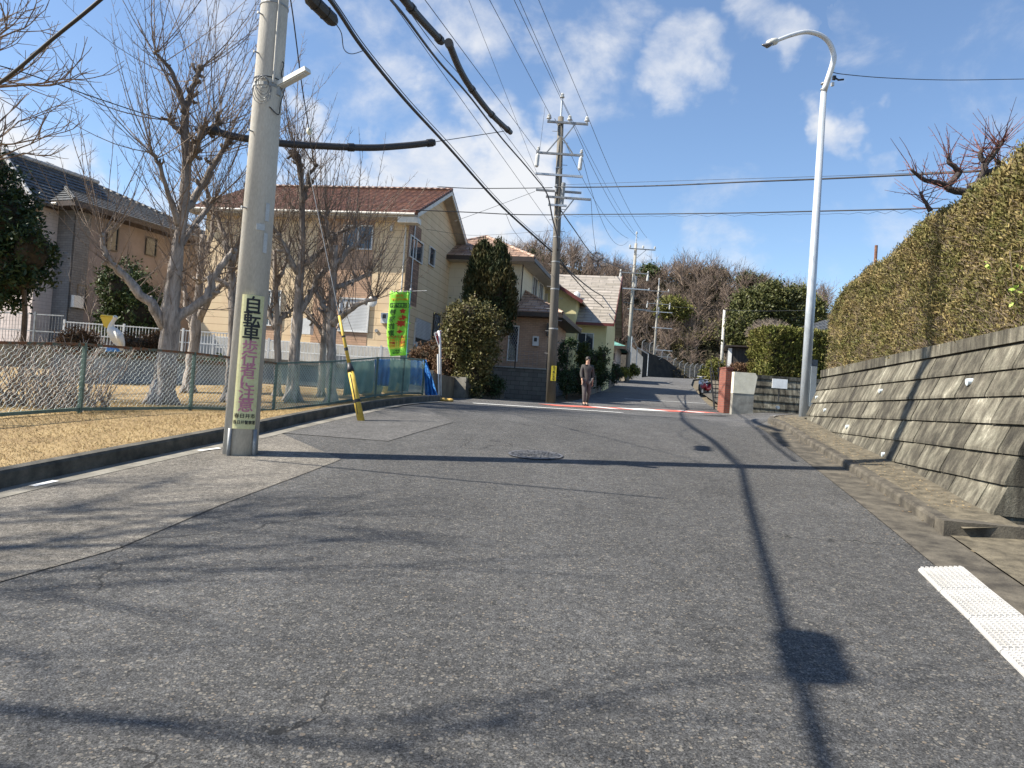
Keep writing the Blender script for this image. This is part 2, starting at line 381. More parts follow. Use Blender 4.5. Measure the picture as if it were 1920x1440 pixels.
# gutters and kerbs
def offl(pts, o):
    P = resamp(pts, 60); r = []
    for i, p in enumerate(P):
        d = (P[min(i+1, 59)]-P[max(i-1, 0)]).normalized(); r.append((p.x-d.y*o, p.y+d.x*o))
    return r
strip('gutter', resamp(KLmain, 60), offl(KLmain, -.26), 60, 1, M_CONC, .009, same=True)
struct(kerb('kerb', KLcur, .15, .15, M_CONCD))
strip('gutter.001', [(x, y) for x, y in KR], [(x+.42, y) for x, y in KR], 60, 2, M_GUT, (.004, .01))
struct(kerb('kerb.001', KRk, .13, .10, M_GUT, side=-1))
strip('verge', [(xw(y)-.36, y) for y in (5.95, 9, 12, 15)]+[(5.6, 15.9), (6.0, 16.6), (6.6, 17.2), (8, 17.75)], [(xw(y)+.1, y) for y in (5.95, 9, 12, 15)]+[(6.2, 15.3), (6.7, 15.6), (7.3, 16.0), (8.4, 16.4)], 50, 2, M_VERGE, (.095, .13))
strip('driveway', [(xw(y)-.43, y) for y in (-12, 0, 4, 6.1)], [(xw(y)+7, y) for y in (-12, 0, 4, 6.1)], 40, 8, M_VERGE, (.02, .25))
strip('pavement', [(6.6, 17.2), (8, 17.75), (13, 18.95), (40, 24)], [(6.6, 16.2), (8, 16.4), (13, 17.4), (40, 22)], 20, 2, M_VERGE, .12)
# park lawn behind the kerb
KO = offl(KLcur[:9], .14)
strip('park_lawn', [(-60, y) for y in np.linspace(-12, 26, 60)], KO, 60, 50, M_LAWN, .115, same=True)
strip('park_lawn.001', [(-60, 26), (-60, 26.5), (-60, 27)], [KO[-1], (-3.5, 21.3), (-12, 22.5)], 12, 30, M_LAWN, .112)
# paint
def line(name, a, b, w, m, off=.012, label=None):
    a, b = Vector(a[:2]), Vector(b[:2]); d = (b-a).normalized(); o = Vector((-d.y, d.x))*w/2
    return strip(name, [a+o, b+o], [a-o, b-o], max(3, int((b-a).length/1.0)+2), 1, m, off)
line('road_marking', (-.95, 19.0), (2.95, 19.7), .4, M_WHITE)
a, b = Vector((1.2, 24.6)), Vector((7.3, 27.6))
for i, (s0, s1, mm) in enumerate(((0, .30, M_RED), (.30, .36, M_WHITE), (.36, .46, M_RED), (.46, .66, M_WHITE), (.66, .86, M_RED), (.86, .91, M_WHITE), (.91, 1, M_RED))):
    line('road_marking', a.lerp(b, s0), a.lerp(b, s1), 1.3, mm, .012+.001*(i % 2))
line('road_marking', (7.4, 21.9), (12.5, 23), .15, M_WHITE)
line('road_marking', (5.6, 37), (9.6, 36.8), .14, M_WHITE)
for p, q in (((60, 914), (105, 904)), ((372, 847), (412, 842))): line('road_marking', gp(*p), gp(*q), .07, M_WHITE, .014)
# manhole
mc = gp(1004, 854); m, t, b = nt('cast_iron'); v = coords(t, 'obj', 1)
w1 = N(t, 'ShaderNodeTexVoronoi'); w1.inputs['Scale'].default_value = 16; t.links.new(v, w1.inputs['Vector'])
t.links.new(ramp(t, w1.outputs['Distance'], [(.2, (.15, .145, .14)), (.5, (.05, .05, .052))]), b.inputs['Base Color']); b.inputs['Metallic'].default_value = .4; b.inputs['Roughness'].default_value = .5
bump(t, b, w1.outputs['Distance'], -1, .02)
mh = thing('manhole_cover', 'round patterned iron manhole cover set in the asphalt', 'manhole cover', mc)
sx_, sy_ = (G(mc.x+.3, mc.y)-G(mc.x-.3, mc.y))/.6, (G(mc.x, mc.y+.3)-G(mc.x, mc.y-.3))/.6
def disc(r0, r1, z, n=40):
    mb = MB()
    for i in range(n):
        for r in (r0, r1): a = 2*PI*i/n; x, y = r*math.cos(a), r*math.sin(a); mb.v.append((x, y, z+sx_*x+sy_*y))
    for i in range(n): j = (i+1) % n; mb.f.append((2*i, 2*i+1, 2*j+1, 2*j))
    return mb
disc(0.001, .30, .012).build('cover', m, mh, local=True); disc(.305, .335, .014).build('rim', mottled('iron_rim', (.1, .1, .105), (.2, .2, .21), 20, .5, .5), mh, local=True)
mb = MB()
for k in range(7):
    for i in range(26):
        if k in (5,): continue
        r = .045*k+.02; a = 2*PI*i/26+k*.4
        if i % 2 == 0: mb.obox((r*math.cos(a), r*math.sin(a), .016+sx_*r*math.cos(a)+sy_*r*math.sin(a)), (math.cos(a), math.sin(a), sx_), (-math.sin(a), math.cos(a), 0), (0, 0, 1), .013, .004+.003*k/7*2, .003)
mb.build('pattern', MC['iron_rim'], mh, local=True)
# ================================================================ right wall, hedge
WU = Vector((.18, .984, 0)).normalized(); WN = Vector((-WU.y, WU.x, 0)); P0 = Vector((4.35, 6.3, 1.43)); BAT = .3
def stained(name):
    m, t, b = nt(name); v = coords(t, 'world', (1, 1, .2)); v2 = coords(t, 'world', 1)
    n1 = noise(t, v, 8, 6, .68); n2 = noise(t, v2, 1.3, 5, .65); n3 = noise(t, v2, 70, 4, .7); n4 = noise(t, v2, 6, 5)
    g = N(t, 'ShaderNodeNewGeometry'); isl = g.outputs['Random Per Island']
    col = ramp(t, mth(t, 'ADD', mth(t, 'MULTIPLY', n1, .6), mth(t, 'ADD', mth(t, 'MULTIPLY', n2, .35), mth(t, 'MULTIPLY', isl, .1))), [(.40, (.024, .021, .016)), (.48, (.058, .052, .04)), (.56, (.115, .105, .082)), (.64, (.2, .187, .15)), (.71, (.42, .395, .33))])
    col = mixc(t, .5, col, ramp(t, n3, [(.3, (.25,)*3), (.7, (.75,)*3)]), 'OVERLAY')
    col = mixc(t, .35, col, ramp(t, n4, [(.4, (.35, .36, .3)), (.65, (.62, .6, .55))]), 'OVERLAY')
    t.links.new(col, b.inputs['Base Color']); b.inputs['Roughness'].default_value = .95; bump(t, b, mth(t, 'ADD', n3, n4), .6, .012); return m
M_STAIN = stained('stained_concrete')
def battered(root, P0, U, Nn, L, zt, nc, hc, bl, bat, cap_h=.15, name='block_course', L0=0, corner=0):
    """courses of blocks on a leaning face: each course a lip over the one below"""
    mb = MB(); z1 = zt-cap_h
    for c in range(nc):
        za, zb = z1-hc*(c+1)+.006, z1-hc*c-.006; x = L0-(c % 2)*bl/2
        while x < L:
            a, b = max(L0, x+.011), min(L, x+bl-.011); x += bl
            if b-a < .05: continue
            o1 = .024+random.uniform(-.006, .006); o0 = random.uniform(-.006, .004)
            vs = []
            for (z, o) in ((za, o1), (za+.03, o1+.006), (zb, o0)):
                for s in (a, b):
                    ss = s-(z-P0.z)*corner*(1 if s == L0+.004 else 0); q = P0+U*ss-Nn*(bat*(z-P0.z)); q = q+Nn*o; vs.append((q.x, q.y, z))
            for z in (za, zb):
                for s in (a, b): q = P0+U*s-Nn*(bat*(z-P0.z)+.25); vs.append((q.x, q.y, z))
            mb.add(vs, [(0, 1, 3, 2), (2, 3, 5, 4), (4, 5, 9, 8), (0, 6, 7, 1), (0, 2, 4, 8, 6), (1, 7, 9, 5, 3)])
    f = mb.build(name, M_STAIN, root)
    mb = MB(); x = L0
    while x < L:
        a, b = x+.003, min(L, x+1.2)-.003; x += 1.2
        q0, q1 = [P0+U*s-Nn*(bat*(z1-P0.z)) for s in (a, b)]; vs = []
        for z in (z1+.01, zt):
            for q in (q0, q1): vs.append((q+Nn*.03).to_tuple()[:2]+(z,))
            for q in (q0, q1): vs.append((q-Nn*.17).to_tuple()[:2]+(z,))
        mb.add(vs, [(0, 1, 5, 4), (2, 6, 7, 3), (4, 5, 7, 6), (0, 2, 3, 1), (0, 4, 6, 2), (1, 3, 7, 5)])
    mb.build('coping', M_STAIN, root)
    mb = MB(); zb = z1-hc*nc  # dark backing
    vs = []
    for z in (zb, z1+.01):
        for s in (L0+.02, L-.02):
            for o in (.02, .3): q = P0+U*s-Nn*(bat*(z-P0.z)+o); vs.append((q.x, q.y, z))
    mb.add(vs, [(0, 2, 6, 4), (1, 5, 7, 3), (4, 6, 7, 5), (0, 4, 5, 1), (2, 3, 7, 6)]); mb.build('mortar_core', M_CONCD, root)
rw = thing('retaining_wall', 'long leaning retaining wall of stained concrete blocks under the hedge on the right', 'retaining wall', (4.9, 10, 1.0))
battered(rw, P0, WU, WN, 9.0, 2.52, 9, .262, .72, BAT)
# end face turning to the driveway
EN = -WU; EU = -WN
q = P0.copy()
battered(rw, P0+WU*.0, EU, EN, 5.0, 2.52, 9, .262, .72, -.0 if 0 else .0, name='end_blocks', L0=.32)
mb = MB()
def wall_hit(px, py):
    v = ray(px, py); nn = (WN+Vector((0, 0, BAT))).normalized(); d = (P0-EYE).dot(nn)/v.dot(nn); return EYE+v*d, nn
M_PIPE = plain('weep_pipe', (.5, .56, .6), .4)
for (px, py) in ((1655, 733), (1822, 716), (1740, 917), (1592, 800), (1661, 852), (1550, 769), (1534, 745)):
    p, nn = wall_hit(px, py); mb = MB(); ax = (WN*1.0+Vector((0, 0, -.1))).normalized()
    s = .038 if px > 1700 else .03
    mb.tube([p-ax*.05, p+ax*.05, p+ax*.052, p-ax*.02], [s, s, s*.78, s*.78], 14, cap=False); mb.build('weep_pipe', M_PIPE, rw)
    mb = MB(); mb.tube([p-ax*.04, p+ax*.012], [s*.8, s*.8], 12); mb.build('pipe_hole', M_CABLE, rw)
# hedges
M_HEDGE = leafmat('hedge_leaf', [(.07, .08, .022), (.12, .12, .035), (.21, .185, .06), (.1, .08, .035)], .7, [(.25, .2, .075), (.34, .265, .11), (.2, .14, .07), (.13, .125, .04)], 3.2)
M_HEDGE2 = leafmat('hedge_leaf_green', [(.06, .075, .014), (.11, .125, .022), (.16, .16, .04), (.08, .08, .02)], .7, [(.17, .155, .04), (.14, .13, .035), (.09, .09, .02), (.2, .16, .06)], 1.6)
M_TWIG = bark('twig_brown', (.1, .07, .045), (.32, .25, .18), scale=14)
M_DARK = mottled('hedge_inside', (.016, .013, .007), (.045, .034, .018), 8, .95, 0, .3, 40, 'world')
def hedge(name, label, O, U, Nn, L, zb, zt, D, n, m, cat='hedge', leaf=(.035, .008), twigs=2500, top=None, group=None):
    """clipped hedge: O start of its front foot, U along, Nn to the front, D deep; top(s) optional height"""
    h = thing(name, label, cat, O, 0, group); top = top or (lambda s: zt)
    O = Vector(O); mb = MB(); ns = 14
    for i in range(ns+1):
        s = .06+(L-.12)*i/ns; 
        for (o, z) in ((-.12, zb-.1), (-.1, top(s)-.14), (-D+.1, top(s)-.14), (-D+.1, zb-.1)): q = O+U*s+Nn*o; mb.v.append((q.x, q.y, z))
    for i in range(ns):
        for j in range(4): a = i*4; mb.f.append((a+j, a+(j+1) % 4, a+4+(j+1) % 4, a+4+j))
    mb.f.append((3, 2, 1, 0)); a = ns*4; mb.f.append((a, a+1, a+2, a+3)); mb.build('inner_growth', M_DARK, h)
    Ht = zt-zb; areas = np.array([L*Ht, L*D, D*Ht, D*Ht]); areas = areas/areas.sum()
    ncl = n//14; f = RNG.choice(4, ncl, p=areas); s = RNG.uniform(0, L, ncl); w = RNG.uniform(0, 1, ncl); o = np.zeros(ncl)
    tp = np.array([top(x) for x in s]); z = zb+(tp-zb)*w; rd = .13*np.clip((z-tp+.25)/.25, 0, 1)**2
    o = -rd.copy(); nx = np.tile(np.array(Nn), (ncl, 1)).astype(float)
    k = f == 1; z[k] = tp[k]; o[k] = -w[k]*D; z[k] -= .1*np.clip(1-w[k]*D/.25, 0, 1)**2; nx[k] = (0, 0, 1)
    k = f == 2; s[k] = 0; 
    tp0 = np.array([top(x) for x in s]); ww = RNG.uniform(0, 1, ncl); z[k] = zb+(tp0[k]-zb)*ww[k]; o[k] = -w[k]*D; nx[k] = -np.array(U)
    k = f == 3; s[k] = L; tp0 = np.array([top(x) for x in s]); z[k] = zb+(tp0[k]-zb)*ww[k]; o[k] = -w[k]*D; nx[k] = np.array(U)
    C = np.array(O)[None, :2]+s[:, None]*np.array(U)[:2]+o[:, None]*np.array(Nn)[:2]; C = np.column_stack([C, z])
    lump = np.sin(s*5.1+z*3)*np.sin(z*6+s*2.3)*.045+np.sin(s*13+z*4.1)*np.sin(z*11-s*5.3)*.03+np.sin(s*27-z*9)*np.sin(z*23+s*12)*.02+RNG.normal(size=ncl)*.022; C += nx*lump[:, None]
    ci = np.repeat(np.arange(ncl), 14); P = C[ci]+RNG.normal(size=(len(ci), 3))*.035-nx[ci]*RNG.exponential(.03, (len(ci), 1))
    Uv, Wv = leafdirs(len(P), leaf[0], leaf[1], .9, nx[ci], .9)
    cards(P, Uv, Wv, 'foliage', m, h)
    if twigs:
        mb = MB()
        for _ in range(twigs):
            s_ = random.uniform(.05, L-.05); z_ = zb+(top(s_)-zb)*random.random()**1.7*.9; q = O+U*s_+Nn*(random.uniform(-.1, .0) if random.random() < .5 else random.uniform(-.03, .02)); q.z = z_
            d = Vector(rnd_unit(1)[0])*.12+Nn*random.uniform(0, .04)+Vector((0, 0, random.uniform(-.02, .1))); mb.tube([q, q+d*.5+Vector((0, 0, .01)), q+d], [.0028, .002, .001], 3, False)
        mb.build('twigs', M_TWIG, h)
    return h
hO = P0-WN*(BAT*(2.52-1.43)+.02)+WU*-.4; hO.z = 2.52
def htop(s): return 4.50-.055*s+.05*math.sin(s*1.9)+.035*math.sin(s*4.7+1)-.22*sst(8.5, 9.2, s)
hedge('clipped_hedge', 'long tall olive and brown clipped conifer hedge on top of the right retaining wall', hO, WU, WN, 9.15, 2.5, 4.2, 1.3, 250000, M_HEDGE, top=htop, twigs=9000, leaf=(.024, .007))
mb = MB(); q = hO-WN*.5; 
for _ in range(40): pass
# leafy vine hanging at the near end of the hedge
vn = thing('climbing_vine', 'thin brown vine with small bright green leaves hanging down the hedge front', 'vine', wall_hit(1905, 585)[0])
vp = [at(px, py, 6.1) for px, py in ((1893, 470), (1897, 505), (1900, 540), (1908, 570))]; mb = MB(); mb.tube(vp, [.004, .004, .003, .002], 5); mb.build('stem', M_TWIG, vn)
PC = []
for (px, py) in ((1855, 500), (1849, 497), (1912, 503), (1900, 543), (1912, 548), (1907, 536), (1895, 570), (1896, 545)):
    for _ in range(3): PC.append(np.array(at(px, py, 6.08))+RNG.normal(size=3)*.01)
PC = np.array(PC); U_, W_ = leafdirs(len(PC), .022, .014, .1); cards(PC, U_, W_, 'leaves', leafmat('vine_leaf', [(.3, .42, .08), (.4, .5, .12)]), vn)
# rust pipe behind hedge
pp = at(1643, 462, 14.5); mb = MB(); mb.tube([Vector((pp.x, pp.y, 2.4)), Vector((pp.x, pp.y, pp.z+.02))], .03, 8)
tag(mb.build('pipe', mottled('rust', (.12, .05, .03), (.2, .1, .06), 20)), 'rusty pipe end sticking up above the hedge top', 'pipe')
# ---------------------------------------------------------------- white ramp plates in the gutter
M_PLATE = mottled('white_plastic', (.38, .37, .35), (.5, .49, .47), 6, .6, 0, .2, 80)
lp = [gp(1722, 1056, .05), gp(1763, 1096, .05), gp(1818, 1147, .05), gp(1876, 1206, .05), gp(1950, 1278, .05), gp(2060, 1385, .05)]
dirp = (lp[3]-lp[0]).normalized(); nrm = Vector((dirp.y, -dirp.x, 0)).normalized(); lab = ['far end plate of the white ramp row, with the rounded tip', 'second plate from the far end of the white ramp row', 'third plate from the far end of the white ramp row', 'nearest wholly visible plate of the white ramp row in the gutter', 'white ramp plate cut off by the picture edge, nearest the camera']
if nrm.x < 0: nrm = -nrm
for i in range(5):
    a, b = lp[i], lp[i+1]; g = .006; a2, b2 = a+(b-a).normalized()*g, b-(b-a).normalized()*g; W_ = .27
    pr = thing('ramp_plate', lab[i], 'kerb ramp', a, 0, 'white gutter ramp plates')
    mb = MB(); P = []
    for p in (a2, b2):
        for (o, z) in ((0, -.03), (0, .012), (.012, .022), (W_, .06), (W_, -.03)):
            q_ = p+nrm*o; P.append((q_.x, q_.y, G(q_.x, q_.y)+z))
    mb.add(P, [(0, 1, 6, 5), (1, 2, 7, 6), (2, 3, 8, 7), (3, 4, 9, 8), (0, 4, 3, 2, 1), (5, 6, 7, 8, 9)]); mb.build('plate', M_PLATE, pr)
    mb = MB(); ln = (b-a).length; nx_, ny_ = 9, max(3, int(ln/.03))
    for u in range(nx_):
        for w in range(ny_):
            q_ = a2.lerp(b2, (w+.5)/ny_)+nrm*(W_*(u+.7)/(nx_+.4)); z = G(q_.x, q_.y)+.022+(.038)*((u+.7)/(nx_+.4))
            mb.obox((q_.x, q_.y, z+.003), dirp, nrm, (0, 0, 1), ln/ny_*.3, W_/nx_*.28, .005)
    mb.build('grip_studs', M_PLATE, pr)
# drain slab at driveway
mb = MB(); mb.obox((4.27, 5.99, G(4.3, 5.98)+.035), WU, WN, (0, 0, 1), .1, .72, .085); mb.obox((4.45, 5.86, G(4.4, 5.86)+.1), (.9, .3, 0), (-.3, .9, 0), (0, 0, 1), .2, .05, .04)
tag(mb.build('concrete_slab', M_GUT), 'small broken concrete slab at the foot of the wall corner', 'concrete slab')
# ================================================================ green chain link fence
FA, FB = Vector((-5.95, 10.36, 0)), Vector((-2.38, 20.0, 0)); FD = (FB-FA).normalized(); LF = (FB-FA).length
def fpt(s, z=0): q = FA+FD*s; return Vector((q.x, q.y, G(q.x, q.y)+.1+z))
def col_s(px):
    v = ray(px, 760); v = Vector((v.x, v.y)); # intersection with fence line
    a = np.array([[FD.x, -v.x], [FD.y, -v.y]]); s, _ = np.linalg.solve(a, np.array([-FA.x, -FA.y])); return s
posts = [-7.4, -5.5, -3.6, -1.8, 0]+[col_s(px) for px in (357, 513, 616, 702, 752)]+[LF]
fn = thing('chain_link_fence', 'green chain link fence with rusty top rail between the park lawn and the road', 'fence', fpt(3))
HF = .97
for s in posts:
    mb = MB(); p = fpt(s, -.15); mb.box(p.x-.024, p.x+.024, p.y-.024, p.y+.024, p.z, p.z+HF+.17); mb.build('post', M_GREEN, fn)
for i, (a, b) in enumerate(zip(posts, posts[1:])):
    mb = MB(); mb.bar(fpt(a, HF), fpt(b, HF), .035, .035); mb.build('top_rail', M_RUST if i < 6 else M_GREEN, fn)
    mb = MB(); mb.bar(fpt(a, .07), fpt(b, .07), .035, .045); mb.build('bottom_rail', M_GREEN, fn)
    L = b-a; h0, h1 = .09, HF-.02; H = h1-h0; pitch = .078; mb = MB()
    for sg in (1, -1):
        k = -int(H/pitch)-1
        while k*pitch < L+H:
            # wire: s = k*pitch + sg*(z-h0)  (wavy twist)
            s0 = k*pitch if sg > 0 else k*pitch+0; pts = []
            if sg > 0: z0 = max(0, -s0); z1 = min(H, L-s0)
            else: z0 = max(0, s0-L); z1 = min(H, s0)
            k += 1
            if z1-z0 < .02: continue
            m_ = max(2, int((z1-z0)/.12)+1) if i > 4 else max(2, int((z1-z0)/.039)+1)
            for j in range(m_):
                z = z0+(z1-z0)*j/(m_-1); wv = (.007 if (j+k) % 2 else -.007)*(1 if i <= 4 else 0); s = a+s0+sg*z+wv; q = fpt(s, h0+z-wv); pts.append(q+Vector((FD.y, -FD.x, 0))*.004*sg)
            mb.tube(pts, .0026 if i <= 5 else .0042, 3, False)
    mb.build('wire_mesh', M_WIRE if i < 6 else M_WIREG, fn)
# ================================================================ catenary helpers
def catpts(A, B, sag, n=22): return [A.lerp(B, i/n)-Vector((0, 0, 4*sag*(i/n)*(1-i/n))) for i in range(n+1)]
def wire(label, A, B, sag, r, name='overhead_wire', cat='wire', m=None, n=22, group=None):
    mb = MB(); mb.tube(catpts(A, B, sag, n), r, 5); return tag(mb.build(name, m or M_CABLE, smooth=True), label, cat, group)
def smooth_path(P, n=6):
    P = [P[0]*2-P[1]]+P+[P[-1]*2-P[-2]]; out = []
    for i in range(1, len(P)-2):
        for k in range(n):
            t = k/n; a, b, c, d = P[i-1], P[i], P[i+1], P[i+2]
            out.append(.5*((2*b)+(c-a)*t+(2*a-5*b+4*c-d)*t*t+(3*b-a-3*c+d)*t**3))
    out.append(P[-2]); return out
def pathw(label, pts, r, name='overhead_cable', cat='cable', m=None, spiral=0, group=None, n=6, parent=None):
    P = smooth_path([at(*p) for p in pts], n); mb = MB(); mb.tube(P, r, 6); o = mb.build(name, m or M_CABLE, parent, smooth=True)
    if not parent: tag(o, label, cat, group)
    return o, P
# ================================================================ utility poles
def climb_bolts(mb, base, r, z0, z1, step=.45, ang=0):
    z = z0; k = 0
    while z < z1:
        s = 1 if k % 2 else -1; d = Vector((math.cos(ang), math.sin(ang), 0))*s; p = Vector((base.x, base.y, base.z+z)); mb.tube([p+d*r*.8, p+d*(r+.16)], .009, 5); z += step; k += 1
def ins(mb, p, s=1.0):
    p = Vector(p); mb.tube([p, p+Vector((0, 0, .05*s)), p+Vector((0, 0, .06*s)), p+Vector((0, 0, .1*s)), p+Vector((0, 0, .11*s)), p+Vector((0, 0, .16*s)), p+Vector((0, 0, .2*s))], [.03*s, .03*s, .075*s, .07*s, .045*s, .06*s, .03*s], 8)
def zrel(px, py, d): return at(px, py, d)
# near pole
nb = gp(450, 850); nb.z = G(nb.x, nb.y)
np_ = thing('utility_pole', 'pale concrete utility pole with yellow warning sign standing at the left road edge', 'utility pole', nb)
HP = 11.8
mb = MB(); mb.tube([nb+Vector((0, 0, -.3)), nb+Vector((0, 0, HP))], [.187, .187-HP*.0075], 32); mb.build('pole', M_CONCP, np_, smooth=True)
def rp(z): return .187-.0075*z
def around(base, rfun, z, ang, out=0): r = rfun(z)+out; return Vector((base.x+r*math.cos(ang), base.y+r*math.sin(ang), base.z+z))
# angles: camera lies towards direction
ca = math.atan2(-nb.y, -nb.x)
def dz(py, px=480, d=8.4): return at(px, py, d).z-nb.z
mb = MB()  # conduit halves at the foot and ground cable
for a in (ca-.62, ca+.75):
    mb = MB(); mb.tube([around(np_.location, rp, -.1, a, .018), around(np_.location, rp, dz(800, 440), a, .018)], .022, 8); mb.build('cable_conduit', M_GALVD, np_, smooth=True)
mb = MB(); mb.tube([around(nb, rp, z, ca+.28, .012) for z in (dz(165), 4.6, 6, 9)], .012, 6); mb.build('ground_cable', M_CONCP, np_)
for k, (py, a) in enumerate(((40, ca-.9), (112, ca-.95), (258, ca-.9), (400, ca-.9))):
    mb = MB(); p = around(nb, rp, dz(py), a, -.02); d = Vector((math.cos(a), math.sin(a), 0)); mb.tube([p, p+d*.07, p+d*.075, p+d*.085], [.008, .008, .016, .016], 6); mb.build('climbing_bolt', M_GALVD, np_)
def band(z, w, m, nm='band', o=.006, parent=np_, base=nb, rf=rp, n=24):
    mb = MB(); mb.tube([Vector((base.x, base.y, base.z+z-w/2)), Vector((base.x, base.y, base.z+z+w/2))], [rf(z)+o]*2, n); return mb.build(nm, m, parent, smooth=False)
band(dz(168), .035, M_GALVD); band(dz(155), .01, M_CABLE); band(5.35, .05, M_GALVD); band(5.0, .02, M_GALVD)
# wire coils
mb = MB()
for k in range(6):
    c = around(nb, rp, dz(172)-.02*k+.03, ca-.35+.1*random.uniform(-1, 1), .02); tx = Vector((-math.sin(ca), math.cos(ca), 0)); pts = []
    for i in range(15): a = 2*PI*i/14; pts.append(c+tx*(.05+.01*k)*math.cos(a)+Vector((0, 0, (.07+.015*k)*math.sin(a)))+Vector((math.cos(ca), math.sin(ca), 0))*.02*math.sin(3*a+k))
    mb.tube(pts, .004, 4, False)
mb.build('wire_coil', M_GALVD, np_)
mb = MB(); mb.tube(smooth_path([at(525, 110, 8.4), at(532, 120, 8.3), at(528, 140, 8.3), at(535, 160, 8.35), at(526, 195, 8.3), at(522, 215, 8.25), at(505, 200, 8.2)]), .006, 5); mb.tube(smooth_path([at(524, 75, 8.5), at(534, 80, 8.4), at(528, 95, 8.4), at(522, 85, 8.4)]), .008, 5); mb.build('loose_wire', M_CABLE, np_)
# street light arm
lt = thing('pole_light', 'slim white tube light fixed to the near utility pole, pointing right', 'street light', at(522, 165, 8.3))
a_, b_ = at(524, 160, 8.3), at(577, 131, 8.15); mb = MB(); mb.bar(a_, b_, .1, .05); mb.build('housing', plain('lamp_white', (.62, .62, .58), .5), lt)
mb = MB(); dd = (b_-a_).normalized(); mb.bar(a_+dd*.03-Vector((0, 0, .03)), b_-dd*.03-Vector((0, 0, .03)), .07, .02); mb.build('diffuser', plain('diffuser', (.55, .56, .55), .3), lt)
mb = MB(); mb.bar(at(518, 172, 8.35), a_+dd*.06, .05, .05); mb.obox(at(520, 170, 8.3), (1, 0, 0), (0, 1, 0), (0, 0, 1), .035, .04, .06); mb.build('bracket', M_GALVD, lt)
# yellow sign wrapped on the pole
M_YEL = mottled('sign_yellow', (.62, .58, .3), (.7, .66, .36), 5, .5, 0, .02); M_BLK = plain('sign_black', (.015, .015, .015), .5); M_PNK = plain('sign_pink', (.55, .2, .27), .5)
zs0, zs1 = dz(801, 455), dz(558, 472); sg = thing('warning_sign', 'tall narrow yellow sign with black and pink Japanese characters on the near utility pole', 'sign', around(nb, rp, zs0, ca, .02))
sa = ca+.10; SW = .25
def wrap(u, z, out):  # u metres across
    r = rp(z)+out; a = sa-0+u/ r; return Vector((nb.x+r*math.cos(a), nb.y+r*math.sin(a), nb.z+z))
mb = MB(); NW = 10
for z in (zs0, (zs0+zs1)/2, zs1):
    for i in range(NW+1): mb.v.append(wrap(-SW/2+SW*i/NW, z, .014))
    for i in range(NW+1): mb.v.append(wrap(-SW/2+SW*i/NW, z, .006))
w_ = 2*(NW+1)
for j in range(2):
    for i in range(NW): a = j*w_+i; mb.f.append((a, a+1, a+w_+1, a+w_))
    mb.f.append((j*w_, j*w_+w_, j*w_+w_+NW+1, j*w_+NW+1)); mb.f.append((j*w_+NW, j*w_+2*NW+1, j*w_+w_+2*NW+1, j*w_+w_+NW))
for j in (0, 2): mb.f.append(tuple(j*w_+i for i in range(NW+1))+tuple(j*w_+NW+1+i for i in reversed(range(NW+1))))
mb.build('sign_plate', M_YEL, sg)
def wraptext(s, size, zc, m, u0=0, bold=0.0, sx=1.0):
    base = sg.location; o = text(s, size, m, sg, Matrix.Identity(4), 'lettering', sx, .0, 0)
    k_ = size*.022 if bold else .0007; src = o.data; acc_ = bmesh.new()
    for n_, (ax_, ay_) in enumerate(((0, 0), (k_, 0), (-k_, 0), (0, k_*.7), (0, -k_*.7))):
        tmp = src.copy(); tmp.transform(Matrix.Translation((ax_, ay_, .0003*n_))); acc_.from_mesh(tmp); bpy.data.meshes.remove(tmp)
    acc_.to_mesh(src); acc_.free()
    # dense enough? subdivide long edges so the letters follow the curve
    bm = bmesh.new(); bm.from_mesh(o.data); bmesh.ops.triangulate(bm, faces=bm.faces)
    for i_ in range(-9, 10): bmesh.ops.bisect_plane(bm, geom=bm.verts[:]+bm.edges[:]+bm.faces[:], plane_co=(i_*.0125, 0, 0), plane_no=(1, 0, 0))
    for v in bm.verts: q_ = wrap(u0+v.co.x, zc+v.co.y, .0175+v.co.z); v.co = q_-base
    bm.to_mesh(o.data); bm.free()
Hs = zs1-zs0
for i, ch in enumerate('自転車'): wraptext(ch, .20, zs1-Hs*(.085+.103*i), M_BLK, 0, .003, .98)
for i, ch in enumerate('歩行者に注意'): wraptext(ch, .155, zs1-Hs*(.39+.088*i), M_PNK, 0, .003, 1.15)
wraptext('春日井市', .052, zs1-Hs*.905, M_BLK, 0, .0012, 1.12); wraptext('春日井警察署', .045, zs1-Hs*.953, M_BLK, 0, .0012, .9)
for (px, py, w, h, nm) in ((490, 427, .09, .07, 'number_plate'), (501, 456, .045, .22, 'number_plate'), (504, 398, .045, .2, 'number_plate')):
    p = at(px, py, 8.2); z = p.z-nb.z; a = ca+(.55 if px > 498 else .18); mb = MB(); c = around(nb, rp, z, a, .006); mb.obox(c, (-math.sin(a), math.cos(a), 0), (math.cos(a), math.sin(a), 0), (0, 0, 1), w/2, .004, h/2); mb.build(nm, M_INS, np_)
# crossarms above the frame
AR = Vector((.975, -.22, 0))
def arm(parent, base, z, l0, l1, w=.075, ox=0, ax=AR, rr=.15):
    mb = MB(); f = Vector((-ax.y, ax.x, 0))*-1*rr; a = Vector((base.x, base.y, base.z+z))+f; mb.bar(a+ax*l0, a+ax*l1, w, w); return mb.build('crossarm', M_GALVD, parent)
for z, a, b_ in ((11.1, -.9, .9), (9.6, -.8, .8), (7.2, -.5, .5)): arm(np_, nb, z, a, b_)
